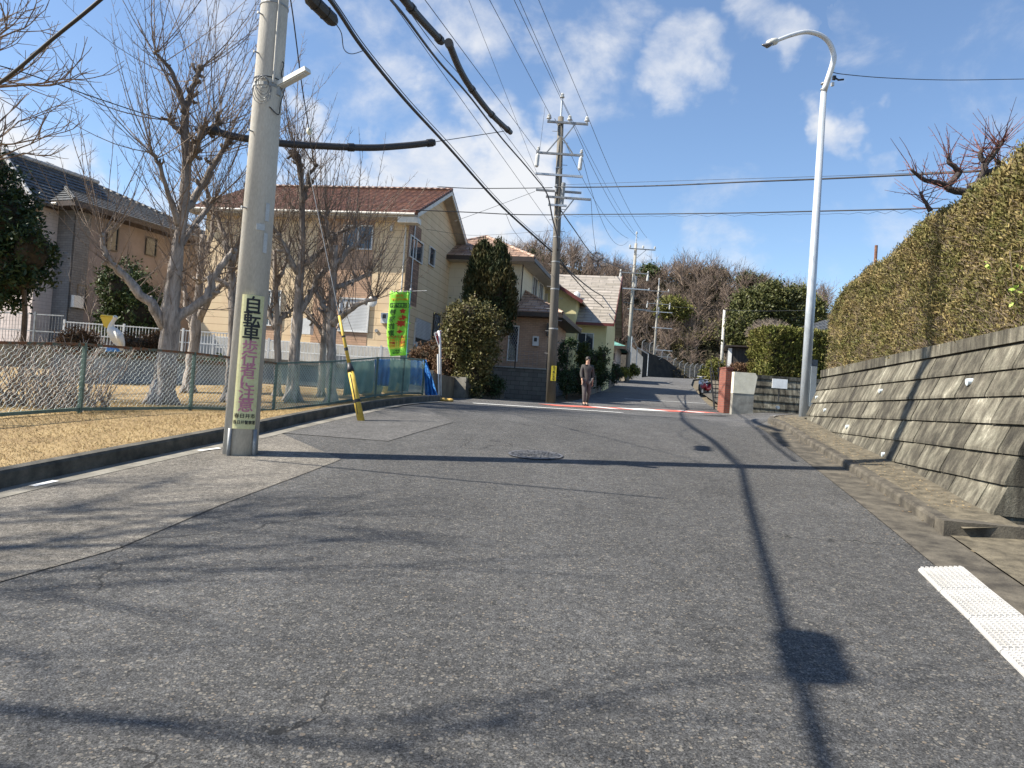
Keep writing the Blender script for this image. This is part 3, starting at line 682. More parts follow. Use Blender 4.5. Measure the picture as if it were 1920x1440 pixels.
# generic detailed pole (mid / far)
def big_pole(name, label, base, H, r0, m, loc_rot=0, arms=(), lean=0, detail=True):
    t_ = thing(name, label, 'utility pole', base, loc_rot); mb = MB(); mb.tube([(0, 0, -.4), (lean*H*.5, 0, H*.5), (lean*H, 0, H)], [r0, r0-H*.0035, r0-H*.0072], 20); mb.build('pole', m, t_, local=True, smooth=True)
    mb = MB(); mb.tube([(lean*H, 0, H-.6), (lean*H, 0, H+.75)], .045, 8); mb.build('pole_top_pin', M_GALV, t_, local=True)
    mb = MB(); ins(mb, (lean*H, 0, H+.72), 1.3); mb.build('insulator', M_INS, t_, local=True)
    for (z, l0, l1, kind) in arms:
        y = -.17 if kind != 'b' else .17; x0 = lean*z
        mb = MB(); mb.bar((x0+l0, y, z), (x0+l1, y, z), .08, .08)
        mb.build('crossarm', M_GALVD if kind != 'w' else M_GALV, t_, local=True)
        if kind == 'pins':
            for x in (l0+.06, l0+(l1-l0)*.47+.12, l1-.06): mb = MB(); ins(mb, (x0+x, y, z+.04), 1.35); mb.build('insulator', M_INS, t_, local=True)
            mb = MB(); mb.bar((x0+l1*.55, y, z), (x0+.1, y, z-.75), .04, .04); mb.build('brace', M_GALVD, t_, local=True)
        if kind == 'sus':
            for x in (l0+.08, l1-.08):
                mb = MB(); ins(mb, (x0+x, y, z+.04), 1.0); mb.tube([(x0+x, y, z-.02), (x0+x-.01, y-.03, z-.12), (x0+x-.03, y-.03, z-.55), (x0+x-.03, y-.03, z-.6)], [.03, .08, .085, .05], 8); mb.build('insulator', M_INS, t_, local=True)
            for s in (-1, 1): mb = MB(); mb.bar((x0+s*.55, y, z), (x0, y, z+.75), .045, .045); mb.build('brace', M_GALVD, t_, local=True)
        if kind == 'brace': mb = MB(); mb.bar((x0+l1*.5, y, z), (x0+.05, y, z-.9), .045, .045); mb.build('brace', M_GALVD, t_, local=True)
    mb = MB(); mb.tube([(lean*8.6+.16, -.1, H-3.6), (lean*8+.16, -.1, H-2.7)], [.09, .1], 10); mb.tube([(lean*8.6-.1, -.16, H-3.1), (lean*8-.1, -.16, H-2.8)], [.05, .06], 8); mb.build('switch_gear', M_GALVD, t_, local=True)
    mb = MB(); z = 1.9; k = 0
    while z < H-.3:
        s = 1 if k % 2 else -1; mb.tube([(lean*z+s*.1, 0, z), (lean*z+s*(r0+.13), 0, z)], .012, 4); z += .45; k += 1
    mb.build('climbing_bolt', M_GALVD, t_, local=True)
    for z in (2.9, 4.5, 5.6, 6.6, 7.4, 8.2, 9.4): MB().tube([(lean*z, 0, z-.025), (lean*z, 0, z+.025)], r0-.0072*z+.012, 16).build('band', M_GALVD, t_, local=True)
    return t_
MD = 30.0; mbase = atg(1033, MD); mbase = Vector((mbase.x, mbase.y, G(mbase.x, mbase.y)))
def mz(py, px=1045): return at(px, py, MD).z-mbase.z
LM = -.034+.0   # the mid pole leans slightly to the left going up (relative to plumb)
ARM = [(mz(228), -.55, 1.1, 'pins'), (mz(288), -.95, .95, 'sus'), (mz(328), -.95, .95, 'w'), (mz(354), -.9, .95, 'b'), (mz(370), -.5, 1.3, 'brace'), (mz(385), -.4, .35, 'w')]
mp = big_pole('utility_pole', 'dark weathered utility pole with many crossarms at the crossing, yellow plate low down', mbase, mz(215), .2, M_CONCP2, R(-6), ARM, LM)
mb = MB(); p = at(1038, 700, MD-.25); mb.obox(p, (1, 0, 0), (0, 1, 0), (0, 0, 1), .1, .012, .3)
yp = mb.build('number_plate', plain('plate_yellow', (.75, .6, .04), .5), mp); yp.data.transform(Matrix.Rotation(0, 4, 'Z'))
mp.rotation_euler = (0, 0, 0)
for i, ch in enumerate('通学路に注意'):
    text(ch, .085, M_BLK, mp, Matrix.Translation(Vector(p)-Vector(mp.location)+Vector((0, -.016, .24-.095*i))) @ Matrix.Rotation(R(90), 4, 'X'), 'plate_lettering', 1.1, .001, .002)
M_CONCF = mottled('pole_concrete_far', (.25, .235, .2), (.36, .34, .3), 2.5, .85, 0, .25, 90, 'world', (1, 1, .25)); f2 = atg(1172, 61); far2 = big_pole('utility_pole', 'tall pale utility pole beside the climbing road, in front of the green roofed house', f2, at(1190, 455, 61).z-f2.z, .19, M_CONCF, 0, [(10.9, -.55, 1.6, 'pins'), (8.9, -1.2, 1.2, 'sus'), (7.6, -1.2, 1.3, 'w'), (6.0, -.3, 1.6, 'b')], 0)
f3 = atg(1220, 94); far3 = big_pole('utility_pole', 'farthest pale utility pole by the dark bank on the climbing road', f3, at(1232, 535, 94).z-f3.z, .17, M_CONCF, 0, [(10.8, -1.3, 1.3, 'pins'), (9.2, -1.4, 1.6, 'sus'), (8.2, -1.5, 1.9, 'w'), (6.2, -.5, 2.0, 'w'), (3.4, 0, 2.2, 'w'), (2.6, 0, 2.1, 'brace')], 0)
f4 = at(1355, 660, 60); p4 = thing('utility_pole', 'slim short pole behind the dark garden shed with a thin wire', 'utility pole', (f4.x, f4.y, G(f4.x, f4.y)))
mb = MB(); mb.tube([Vector(p4.location), at(1358.5, 581, 60)], [.16, .11], 12); mb.build('pole', M_CONCP, p4, smooth=True)
# ---------------------------------------------------------------- curved street lamp
M_LAMP = mottled('lamp_grey_paint', (.42, .46, .5), (.52, .56, .6), 3, .45, .25, .03, 40, 'world', (1, 1, .2))
lb = at(1507, 778, 15.6); lb.z = G(lb.x, lb.y)
sl_ = thing('street_lamp', 'tall grey steel street lamp with a curved arm by the wall on the right', 'street lamp', lb)
topv = at(1556, 150, 15.6); zt = topv.z
mb = MB(); mb.tube([lb-Vector((0, 0, .2)), lb+Vector((0, 0, 2.6)), Vector((lb.x, lb.y, zt-.2))], [.1, .09, .062], 20); mb.build('pole', M_LAMP, sl_, smooth=True)
arm_p = [Vector((lb.x, lb.y, zt-.2))]+[at(px, py, d) for px, py, d in ((1562, 118, 15.6), (1562, 98, 15.58), (1553, 78, 15.54), (1536, 65, 15.5), (1512, 60, 15.42), (1487, 65, 15.35), (1462, 74, 15.28), (1452, 79, 15.25))]
off = arm_p[0]-at(1556.5, 165, 15.6); P = smooth_path(arm_p, 5); mb = MB(); n_ = len(P); mb.tube(P, [.062-.028*(i/n_) for i in range(n_)], 14); mb.build('arm', plain('lamp_arm_white', (.62, .64, .66), .4, .2), sl_, smooth=True)
hd = [at(1458, 76.5, 15.27), at(1448, 79, 15.23), at(1440, 81, 15.2), at(1428, 84, 15.17)]
mb = MB(); mb.tube([hd[0], hd[0].lerp(hd[1], .4), hd[1], hd[2]], [.05, .085, .09, .07], 12, True, .8); mb.build('lamp_head', plain('lamp_head', (.5, .5, .46), .5), sl_, smooth=True)
mb = MB(); mb.tube([hd[1]-Vector((0, 0, .035)), hd[2]-Vector((0, 0, .045)), hd[3]], [.06, .085, .01], 12, True, .6); mb.build('lamp_glass', plain('lamp_glass', (.12, .12, .13), .2), sl_, smooth=True)
mb = MB(); q = at(1519, 715, 15.5); q = Vector((lb.x+.12, lb.y-.02, lb.z+.75)); mb.obox(q, (1, 0, 0), (0, 1, 0), (0, 0, 1), .06, .08, .42); mb.build('control_box', plain('box_grey', (.3, .34, .37), .5), sl_)
mb = MB(); mb.obox(q+Vector((.05, .1, .35)), (1, 0, 0), (0, 1, 0), (0, 0, 1), .07, .05, .22); mb.build('meter_box', plain('box_dark', (.2, .22, .24), .5), sl_)
for (px, py) in ((1560, 152), (1558, 163)): mb = MB(); z = at(px, py, 15.6).z; mb.tube([(lb.x, lb.y, z-.012), (lb.x, lb.y, z+.012)], .07, 12); mb.build('band', M_GALVD, sl_)
mb = MB(); mb.obox(at(1564, 146, 15.55), (1, 0, 0), (0, 1, 0), (0, 0, 1), .03, .03, .04); mb.tube([at(1566, 146, 15.55), at(1572, 150, 15.5), at(1582, 149, 15.5)], .02, 6); mb.build('wire_clamp', M_CABLE, sl_)
mb = MB(); mb.obox(at(1561, 158, 15.5), (1, 0, 0), (0, 1, 0), (0, 0, 1), .025, .03, .035); mb.build('photocell', M_INS, sl_)
pathw('thin service wire running right from the top of the curved street lamp', [(1560, 135, 15.6), (1580, 139, 15.7), (1660, 146, 16.2), (1780, 150, 17), (1930, 148, 18)], .008, 'overhead_wire', 'wire')
# ---------------------------------------------------------------- yellow guy wire guard
gb = gp(677, 789); gt = at(636, 592, gb.y+.25); gd = (gt-gb); gg = thing('guy_wire', 'anchor guy wire in a black and yellow striped guard leaning beside the left kerb', 'guy wire', gb)
M_GY = mottled('guard_yellow', (.5, .34, .05), (.66, .46, .08), 6, .6); 
mb = MB(); mb.tube([gb-gd*.02, gb+gd*.47], [.058, .05], 14); mb.build('lower_sleeve', M_GY, gg, smooth=True)
mb = MB(); mb.tube([gb+gd*.46, gb+gd*.49, gb+gd*.545], [.056, .056, .03], 14); mb.build('collar', M_CABLE, gg, smooth=True)
mb = MB(); mb.tube([gb+gd*.53, gb+gd*.8, gb+gd*1.0], [.03, .026, .022], 12); mb.build('upper_sleeve', M_GY, gg, smooth=True)
mb = MB()
for f0, f1 in ((.17, .2), (.66, .69), (.79, .805)): mb.tube([gb+gd*f0, gb+gd*f1], [.059 if f0 < .5 else .031]*2, 12)
sd = gd.cross(Vector((0, 1, 0))).normalized(); mb.bar(gb+gd*.06+Vector((-.02, -.056, 0)), gb+gd*.44+Vector((-.01, -.05, 0)), .012, .006); mb.build('black_stripe', M_BLK, gg)
ptop = Vector((nb.x, nb.y, nb.z+8.5)); mb = MB(); mb.tube([gb+gd*.99, gb+gd*2.6], .006, 5); mb.build('steel_wire', M_GALVD, gg)
# ================================================================ overhead wires
DP = 8.4
def extend(A, Bxy, tx, d=DP):
    """far end for a wire seen to run from pixel A towards pixel B: where it meets column tx at the near pole's distance"""
    (ax, ay), (bx, by) = A, Bxy; k = (tx-bx)/(ax-bx) if abs(ax-bx) > 1e-6 else 0
    return (tx, by+(ay-by)*k, d)
def tw(label, A, B, tx, sag=.25, r=.009, d=DP, gr='power wires between the two nearest poles'):
    e = extend(A, B, tx, d); P, Q = at(A[0], A[1], MD), at(*e); wire(label, P, Q, 0, r, group=gr)
    wire(label+', continued behind', Q, Q+Vector((-7.5, -26, -2)), .5, r*.8)  if False else None
    return P, Q
tw('rightmost thin power wire rising from the top crossarm of the dark pole', (1100, 213), (1010, 0), 585)
tw('second power wire from the right, rising from the pole top pin', (1055, 185), (974, 0), 545)
tw('power wire just left of the one from the pole top pin', (1067, 217), (964, 0), 520)
tw('power wire rising from the left insulator of the top crossarm', (1034, 220), (918, 0), 440)
tw('thin wire rising steeply from the third crossarm of the dark pole to the top edge', (1008, 328), (879, 0), 400, r=.006)
tw('thin power wire carrying the black sleeves, ending at the second crossarm', (1010, 288), (797, 0), 380, r=.009)
tw('thin wire left of the black sleeves, ending low on dark pole', (1040, 432), (732, 0), 390, r=.007)
pathw('bundled telephone cable passing under the black sleeves to the fourth crossarm', [(700, -60, 9), (730, -5, 11), (760, 32, 12.5), (820, 112, 15.5), (880, 180, 19), (940, 258, 23.5), (985, 310, 27), (1018, 350, 29.8)], .024)
P_ = pathw('thin messenger wire over the bundled telephone cable', [(728, -40, 9.8), (768, 22, 12.2), (826, 100, 15.4), (886, 168, 18.9), (945, 248, 23.4), (1018, 346, 29.8)], .008, 'overhead_wire', 'wire')
def to_px(p):
    v = Vector(p)-EYE; d = v.dot(_f); return (CX+FPX*v.dot(_r)/d, CY-FPX*v.dot(_u)/d, d)
QW = Vector((-3.08, 8.08, 6.6)); QM = to_px(QW)
o, C1 = pathw('thick black main cable bundle sagging from upper left to the middle of the dark pole', [QM, (622, 4, 11), (680, 90, 13), (760, 188, 16), (840, 275, 19.5), (940, 386, 24.5), (1035, 472, 29.8)], .034)
mb = MB()   # lashing spiral
for i in range(len(C1)-1):
    pass
pathw('thin wire lashed along the top of the thick main cable bundle', [(QM[0]+4, QM[1]-12, QM[2]), (626, 0, 11), (686, 88, 13), (766, 186, 16), (845, 272, 19.5), (944, 384, 24.5), (1036, 468, 29.8)], .009, 'overhead_wire', 'wire')
# main cable goes on over the left kerb behind the camera, with its splice boxes
q0 = QW.copy()
wire('main cable bundle passing overhead on the left, outside the picture', q0, Vector((-11.6, -19.5, 6.4)), .3, .035, 'overhead_cable', 'cable')
def closure(label, a, b, r):
    t_ = thing('splice_box', label, 'cable box', a); mb = MB(); d = (b-a); mb.tube([a, a+d*.08, a+d*.5, a+d*.9, b], [r*.6, r, r, r, r*.6], 8); mb.build('casing', M_TUBE, t_)
    mb = MB()
    for f in (.25, .6): mb.tube([a+d*f, a+d*(f+.05)], r*1.08, 8)
    mb.build('strap', M_CABLE, t_)
closure('black cable splice box hanging at the top edge beside the near pole', at(577, -8, 9.6), at(628, 42, 10.2), .09)
pathw('thin loop of cable hanging below the splice box', [(628, 42, 10.2), (640, 62, 10.6), (645, 92, 11.2), (660, 101, 12), (684, 94, 13)], .007, 'overhead_wire', 'wire')
closure('black cable splice box overhead outside the picture, nearer the camera', Vector((-4.24, 3.1, 6.1)), Vector((-4.42, 2.5, 6.07)), .125)
# rubber sleeves
def sleeve(label, pts, r, rings):
    t_ = thing('cable_sleeve', label, 'cable sleeve', at(*pts[0])); P = smooth_path([at(*p) for p in pts], 6); mb = MB(); mb.tube(P, r, 12); mb.build('sleeve', M_TUBE, t_, smooth=True)
    for f in rings:
        i = min(len(P)-2, int(f*(len(P)-1))); d = (P[i+1]-P[i]).normalized(); mb = MB(); mb.tube([P[i]-d*r*.9, P[i]+d*r*.9], r*1.22, 12); mb.build('ring', M_CABLE, t_)
sleeve('black rubber sleeve at the top edge over the road, first of the pair', [(752, -8, 10.6), (775, 20, 11.2), (800, 48, 11.9), (828, 78, 12.6)], .062, (.33, .97))
sleeve('long black rubber sleeve bending down over the road towards the dark pole', [(842, 82, 12.8), (862, 130, 14), (885, 168, 15), (922, 215, 16.6), (957, 248, 18.2)], .062, (.02, .52, .78, .97))
sleeve('long level black rubber sleeve crossing behind the near pole', [(400, 245, 15), (445, 257, 15.2), (520, 268, 15.6), (590, 273, 16), (690, 277, 16.5), (760, 273, 17), (815, 267, 17.3)], .075, (.02, .3, .63, .98))
pathw('thin wire joining the level sleeve to the end of the bent sleeve', [(815, 266, 17.3), (880, 256, 17.7), (945, 246, 18.1)], .009, 'overhead_wire', 'wire')
pathw('thin wire from the left edge to the level sleeve behind the trees', [(-60, 108, 12.8), (50, 138, 13.4), (190, 187, 14.2), (300, 222, 14.7), (400, 245, 15)], .01, 'overhead_wire', 'wire')
pathw('thick single cable crossing the upper left corner', [(-120, 225, 7.5), (0, 155, 7.2), (100, 72, 6.9), (190, -2, 6.7), (320, -120, 6.4)], .018)
pathw('drop wire with a white ball insulator hanging down right of the near pole', [(538, -30, 8.5), (548, 20, 9), (566, 160, 10.5), (579, 240, 11.5), (590, 320, 13), (605, 420, 15.5), (640, 560, 20), (668, 640, 24)], .008, 'overhead_wire', 'wire')
mb = MB(); bp = at(580, 246, 11.6); mb.ball(bp, .045, .045, .06); tag(mb.build('ball_insulator', plain('ball_cream', (.6, .6, .5), .4), smooth=True), 'white egg shaped insulator on the drop wire right of the near pole', 'insulator')
# level cables to the right
def scallop(pts, r, label, n, amp):
    P = smooth_path([at(*p) for p in pts], 12); mb = MB(); Q = []
    for i, p in enumerate(P): Q.append(p-Vector((0, 0, abs(math.sin(i/len(P)*PI*n))*amp)))
    mb.tube(Q, r, 4); tag(mb.build('overhead_wire', M_CABLE), label, 'wire')
pathw('upper level cable bundle running right from the dark pole over the hedge', [(1040, 350, 30), (1100, 351, 28.5), (1240, 348, 25), (1400, 341, 22), (1530, 336, 19.5), (1700, 328, 17), (1835, 321, 15.5), (1950, 315, 14)], .022)
pathw('thin messenger wire above the upper level cable bundle', [(1040, 347, 30), (1240, 340, 25), (1530, 331, 19.5), (1700, 325, 17), (1835, 319, 15.5), (1950, 313, 14)], .006, 'overhead_wire', 'wire')
pathw('lower level cable running right from the dark pole over the hedge', [(1040, 402, 30), (1100, 402, 28.5), (1240, 401, 25), (1400, 399, 22), (1530, 396, 19.5), (1740, 391, 16.5), (1950, 386, 14)], .017)
scallop([(1040, 403, 30), (1240, 402, 25), (1530, 397, 19.5), (1740, 392, 16.5), (1950, 387, 14)], .004, 'thin lashing wire looped under the lower level cable', 26, .09)
pathw('level cable running left from the dark pole towards the brown roofed house', [(1036, 352, 30), (960, 353, 29.5), (880, 353, 29), (820, 350, 28.7)], .016)
pathw('lower cable running left from the dark pole towards the brown roofed house', [(1036, 403, 30), (960, 402, 29.5), (880, 398, 29), (752, 393, 28.7)], .018)
pathw('thin wire from the brown roofed house up to the fourth crossarm', [(852, 415, 29), (910, 394, 29.3), (1003, 359, 29.8)], .008, 'overhead_wire', 'wire')
pathw('thin wire from the dark pole sagging left to the cream house', [(1036, 432, 30), (960, 438, 31), (880, 441, 33), (800, 430, 31)], .006, 'overhead_wire', 'wire')
pathw('thin jumper wire sagging from main cable to the middle house roof', [(948, 400, 25), (965, 435, 30), (1000, 475, 38), (1040, 520, 44)], .008, 'overhead_wire', 'wire')
pathw('bundled cable going down from the fourth crossarm along the dark pole', [(1018, 350, 29.8), (1028, 370, 29.7), (1036, 410, 29.7), (1044, 440, 29.6), (1046, 470, 29.6)], .03)
# dark pole to the next pole
FD2 = 61
for i, (a, b, sag, r, lab_) in enumerate((((1100, 213), (1213, 446), .5, .011, 'right wire of the three between the dark pole and the pole beyond'), ((1067, 217), (1197, 446), .7, .011, 'middle wire of the three between the dark pole and the pole beyond'), ((1040, 222), (1178, 447), .9, .011, 'left wire of the three between the dark pole and the pole beyond'),
      ((1090, 288), (1178, 452), 1.6, .01, 'sagging wire from the right end of the second crossarm to the next pole'), ((1056, 190), (1190, 436), .3, .009, 'topmost wire between the dark pole and the pole beyond'))):
    wire(lab_, at(a[0], a[1], MD), at(b[0], b[1], FD2), sag, r, group='wires between the dark pole and the next pole')
pathw('upper bundled cable running from the dark pole down to the next pole', [(1052, 395, 30), (1075, 428, 34), (1112, 478, 42), (1145, 495, 50), (1182, 508, 61)], .025)
pathw('thick lower cable running from the dark pole down over the slate roof', [(1046, 482, 30), (1075, 515, 34), (1130, 555, 46), (1185, 570, 61)], .03)
pathw('cable dropping from the dark pole to the slate roofed house', [(1046, 488, 30), (1075, 520, 35), (1105, 553, 41), (1132, 577, 44)], .026)
pathw('thin wire hanging straight down from the brace crossarm', [(1108, 372, 30), (1112, 430, 36), (1118, 478, 43)], .009, 'overhead_wire', 'wire')
pathw('thin wires from the next pole to the farthest pole', [(1190, 570, 61), (1240, 574, 75), (1290, 577, 60), (1358, 582, 60)], .012, 'overhead_wire', 'wire')
pathw('thin wire running right from the slim pole behind the shed', [(1358, 581, 60), (1420, 583, 50), (1520, 582, 40)], .012, 'overhead_wire', 'wire')
pathw('cable between the next pole and the farthest pole', [(1185, 575, 61), (1200, 582, 70), (1228, 584, 94)], .02)
pathw('vertical drop wire beside the top of the dark pole', [(1022, 200, 30), (1012, 282, 30)], .007, 'overhead_wire', 'wire')
# wire coils at cable joint
t_ = at(1119, 482, 43); mb = MB()
for k in range(3):
    for c in (t_, t_+Vector((.35, 0, -.3))): mb.tube([c+Vector(((.25+.05*k)*math.cos(a), 0, (.2+.04*k)*math.sin(a))) for a in [2*PI*i/12 for i in range(13)]], .012, 4, False)
tag(mb.build('cable_coil', M_CABLE), 'small coil of spare cable hanging above the slate roof', 'cable coil')
# ================================================================ houses
M_WFR = plain('window_frame_white', (.62, .62, .6), .4); M_DFR = plain('window_frame_dark', (.05, .045, .04), .4)
m, t, b = nt('window_glass'); b.inputs['Base Color'].default_value = (.035, .045, .055, 1); b.inputs['Roughness'].default_value = .06; b.inputs['Specular IOR Level'].default_value = .8; M_GLASS = m
M_CURT = plain('curtain', (.5, .52, .5), .9); M_SHUT = brick('shutter', (.55, .56, .56), (.52, .53, .53), (.2, .2, .2), 40, .06, .006, .5)
class House:
    def __init__(s, name, label, px, d, z, rot, cat='house'):
        v = ray(px, 748.7+.07*(px-960)); p = EYE+v*d; s.o = Vector((p.x, p.y, z)); s.r = rot
        s.e = thing(name, label, cat, s.o, rot); s.M = Matrix.Translation(s.o) @ Matrix.Rotation(rot, 4, 'Z'); s.I = s.M.inverted()
    def L(s, face, px, py, off=0):
        """local (a, z) where the pixel's ray meets the wall: front y=off, side x=off"""
        o = s.I @ EYE; v = s.I.to_3x3() @ ray(px, py); k = 1 if face == 'f' else 0; t = (off-o[k])/v[k]; q = o+v*t; return (q.x if face == 'f' else q.y), q.z
    def part(s, mb, name, m, parent=None, smooth=False): return mb.build(name, m, parent or s.e, local=True, smooth=smooth)
def fbox(mb, face, a0, a1, z0, z1, o0, o1, off=0):
    if face == 'f': mb.box(a0, a1, off-o1, off-o0, z0, z1)
    else: mb.box(off+o0, off+o1, a0, a1, z0, z1)
    return mb
def win(h, face, x0, y0, x1, y1, frame, off=0, kind='slide', px=True, name='window'):
    if px: (a0, z1), (a1, z0) = h.L(face, x0, y0, off), h.L(face, x1, y1, off); a0, a1 = min(a0, a1), max(a0, a1)
    else: a0, z0, a1, z1 = x0, y0, x1, y1
    w = .05; mb = MB()
    for A in ((a0-w, a0, z0-w, z1+w), (a1, a1+w, z0-w, z1+w), (a0, a1, z1, z1+w), (a0, a1, z0-w, z0)): fbox(mb, face, *A, .004, .07, off)
    if kind == 'slide': fbox(mb, face, (a0+a1)/2-.025, (a0+a1)/2+.025, z0, z1, .012, .05, off)
    f = h.part(mb, name, frame)
    if kind == 'shutter': h.part(fbox(MB(), face, a0, a1, z0+.0, z1, .01, .035, off), 'shutter', M_SHUT, f)
    else:
        h.part(fbox(MB(), face, a0, a1, z0, z1, .003, .018, off), 'pane', M_GLASS, f)
    if kind == 'curtain': h.part(fbox(MB(), face, a0+(a1-a0)*.52, a1, z0, z1, .019, .022, off), 'curtain', M_CURT, f)
    if kind == 'lattice':
        mb = MB(); n = 5; W = a1-a0; H = z1-z0
        def pt(a, z): return (a, off-.06, z) if face == 'f' else (off+.06, a, z)
        k = -n
        st = W/2.2
        s0 = -H
        while s0 < W:
            for sg in (1, -1):
                pts = []
                for zz in np.linspace(0, H, 30):
                    aa = s0+zz*.55 if sg > 0 else W-(s0+zz*.55)
                    if 0 <= aa <= W: pts.append(pt(a0+aa, z0+zz))
                if len(pts) > 1: mb.tube([pts[0], pts[-1]], .012, 4)
            s0 += st*.62
        h.part(mb, 'lattice', M_GALVD, f)
    return f
def slope(mb, A, B, C, D, n, t=.035, ins_=0):
    """stepped tile courses: A,B lower edge, D,C upper edge"""
    A, B, C, D = map(Vector, (A, B, C, D)); nn = (B-A).cross(D-A)
    if nn.length < 1e-6: nn = (B-A).cross(C-A)
    nn.normalize()
    if nn.z < 0: nn = -nn
    for i in range(n):
        f0, f1 = i/n, min(1, (i+1.15)/n); a, b_, c, d = A.lerp(D, f0), B.lerp(C, f0), B.lerp(C, f1), A.lerp(D, f1)
        vs = [a+nn*t, b_+nn*t, c+nn*.004, d+nn*.004, a, b_]
        mb.add(vs, [(0, 1, 2, 3), (4, 5, 1, 0)])
    mb.add([A, B, C, D, A-nn*.06, B-nn*.06, C-nn*.06, D-nn*.06], [(7, 6, 5, 4), (0, 1, 5, 4)[::-1], (1, 2, 6, 5), (3, 0, 4, 7)])
def hip(x0, x1, y0, y1, ze, pitch, n, t=.035):
    mb = MB(); w, d = x1-x0, y1-y0; hw = min(w, d)/2; zr = ze+hw*pitch
    if w >= d: r0, r1 = Vector((x0+hw, (y0+y1)/2, zr)), Vector((x1-hw, (y0+y1)/2, zr))
    else: r0, r1 = Vector(((x0+x1)/2, y0+hw, zr)), Vector(((x0+x1)/2, y1-hw, zr))
    a, b_, c, d_ = Vector((x0, y0, ze)), Vector((x1, y0, ze)), Vector((x1, y1, ze)), Vector((x0, y1, ze))
    if w >= d: S = [(a, b_, r1, r0), (b_, c, r1, r1), (c, d_, r0, r1), (d_, a, r0, r0)]
    else: S = [(a, b_, r0, r0), (b_, c, r1, r0), (c, d_, r1, r1), (d_, a, r0, r1)]
    for q in S: slope(mb, *q, n, t)
    return mb, r0, r1, (a, b_, c, d_)
def capline(mb, p, q, r=.07, n=0):
    p, q = Vector(p), Vector(q); k = max(1, int((q-p).length/.32)); d = (q-p)/k
    for i in range(k): mb.tube([p+d*i+Vector((0, 0, .02)), p+d*(i+1.08)+Vector((0, 0, .02))], [r, r*.82], 8)
def fascia(mb, x0, x1, y0, y1, z, h=.18, w=.03):
    for A in ((x0, x1, y0-w, y0), (x0, x1, y1, y1+w), (x0-w, x0, y0-w, y1+w), (x1, x1+w, y0-w, y1+w)): mb.box(A[0], A[1], A[2], A[3], z-h, z)
def rooftile(name, c1, c2, mort, bw, bh, st=1.0):
    m, t, b = nt(name); tc = N(t, 'ShaderNodeTexCoord'); s = N(t, 'ShaderNodeSeparateXYZ'); t.links.new(tc.outputs['Object'], s.inputs[0])
    g = N(t, 'ShaderNodeNewGeometry'); c = N(t, 'ShaderNodeCombineXYZ'); sn = N(t, 'ShaderNodeSeparateXYZ'); vt = N(t, 'ShaderNodeVectorTransform', vector_type='NORMAL', convert_from='WORLD', convert_to='OBJECT')
    t.links.new(g.outputs['True Normal'], vt.inputs[0]); t.links.new(vt.outputs[0], sn.inputs[0])
    f = mth(t, 'GREATER_THAN', mth(t, 'ABSOLUTE', sn.outputs[0]), mth(t, 'ABSOLUTE', sn.outputs[1]))
    mx = N(t, 'ShaderNodeMix'); t.links.new(f, mx.inputs[0]); t.links.new(s.outputs[0], mx.inputs[2]); t.links.new(s.outputs[1], mx.inputs[3])
    t.links.new(mx.outputs[0], c.inputs[0]); t.links.new(s.outputs[2], c.inputs[1])
    k = N(t, 'ShaderNodeTexBrick')
    for nn_, v in (('Color1', (*c1, 1)), ('Color2', (*c2, 1)), ('Mortar', (*mort, 1)), ('Scale', 1), ('Mortar Size', .012), ('Brick Width', bw), ('Row Height', bh), ('Bias', 0)): k.inputs[nn_].default_value = v
    t.links.new(c.outputs[0], k.inputs['Vector']); n = noise(t, coords(t, 'obj', 1), 2.5, 6)
    col = mixc(t, .4, k.outputs['Color'], ramp(t, n, [(.3, (.3,)*3), (.7, (.7,)*3)]), 'OVERLAY'); t.links.new(col, b.inputs['Base Color']); b.inputs['Roughness'].default_value = .55
    w = N(t, 'ShaderNodeMath', operation='SINE'); t.links.new(mth(t, 'MULTIPLY', mx.outputs[0], 2*PI/bw), w.inputs[0])
    bump(t, b, mth(t, 'ADD', mth(t, 'MULTIPLY', w.outputs[0], .5*st), mth(t, 'MULTIPLY', k.outputs['Fac'], -.6)), .8, .03); return m
M_RBROWN = rooftile('roof_brown', (.12, .05, .03), (.19, .085, .05), (.03, .015, .01), .3, .16)
M_RDARK = rooftile('roof_dark', (.07, .075, .078), (.12, .125, .13), (.015, .015, .015), .28, .14, 1.4)
M_RTAN = rooftile('roof_tan', (.33, .21, .15), (.46, .33, .25), (.08, .05, .04), .45, .17)
M_RSLATE = rooftile('roof_slate', (.27, .24, .2), (.36, .32, .28), (.14, .13, .11), .9, .2, 0)
M_RGREEN = rooftile('roof_green', (.12, .3, .25), (.17, .36, .3), (.06, .14, .12), .5, .2, 0)
M_SIDING = brick('siding_tan', (.68, .52, .33), (.66, .5, .31), (.3, .2, .11), 3.0, .30, .008, .8, .37, .5, dirt=.12)
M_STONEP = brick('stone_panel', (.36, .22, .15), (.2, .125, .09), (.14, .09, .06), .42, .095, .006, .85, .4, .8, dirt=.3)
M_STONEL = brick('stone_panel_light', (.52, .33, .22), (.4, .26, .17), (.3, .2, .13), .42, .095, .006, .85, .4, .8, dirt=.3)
M_CREAM = brick('siding_cream', (.66, .58, .42), (.64, .56, .4), (.5, .43, .3), 3.0, .45, .006, .8, .5, .3, dirt=.12)
M_TILEW = brick('tile_pink', (.48, .32, .22), (.4, .26, .175), (.28, .19, .14), .24, .085, .008, .8, .5, .5)
M_YELW = mottled('render_yellow', (.62, .55, .28), (.7, .63, .35), 2, .85)
M_MAUVE = mottled('render_mauve', (.19, .16, .152), (.25, .21, .198), 1.2, .9, 0, .3, 90)
M_PALEP = brick('siding_pale', (.5, .43, .4), (.46, .39, .36), (.3, .26, .24), .6, .15, .006, .8, .5, .4)
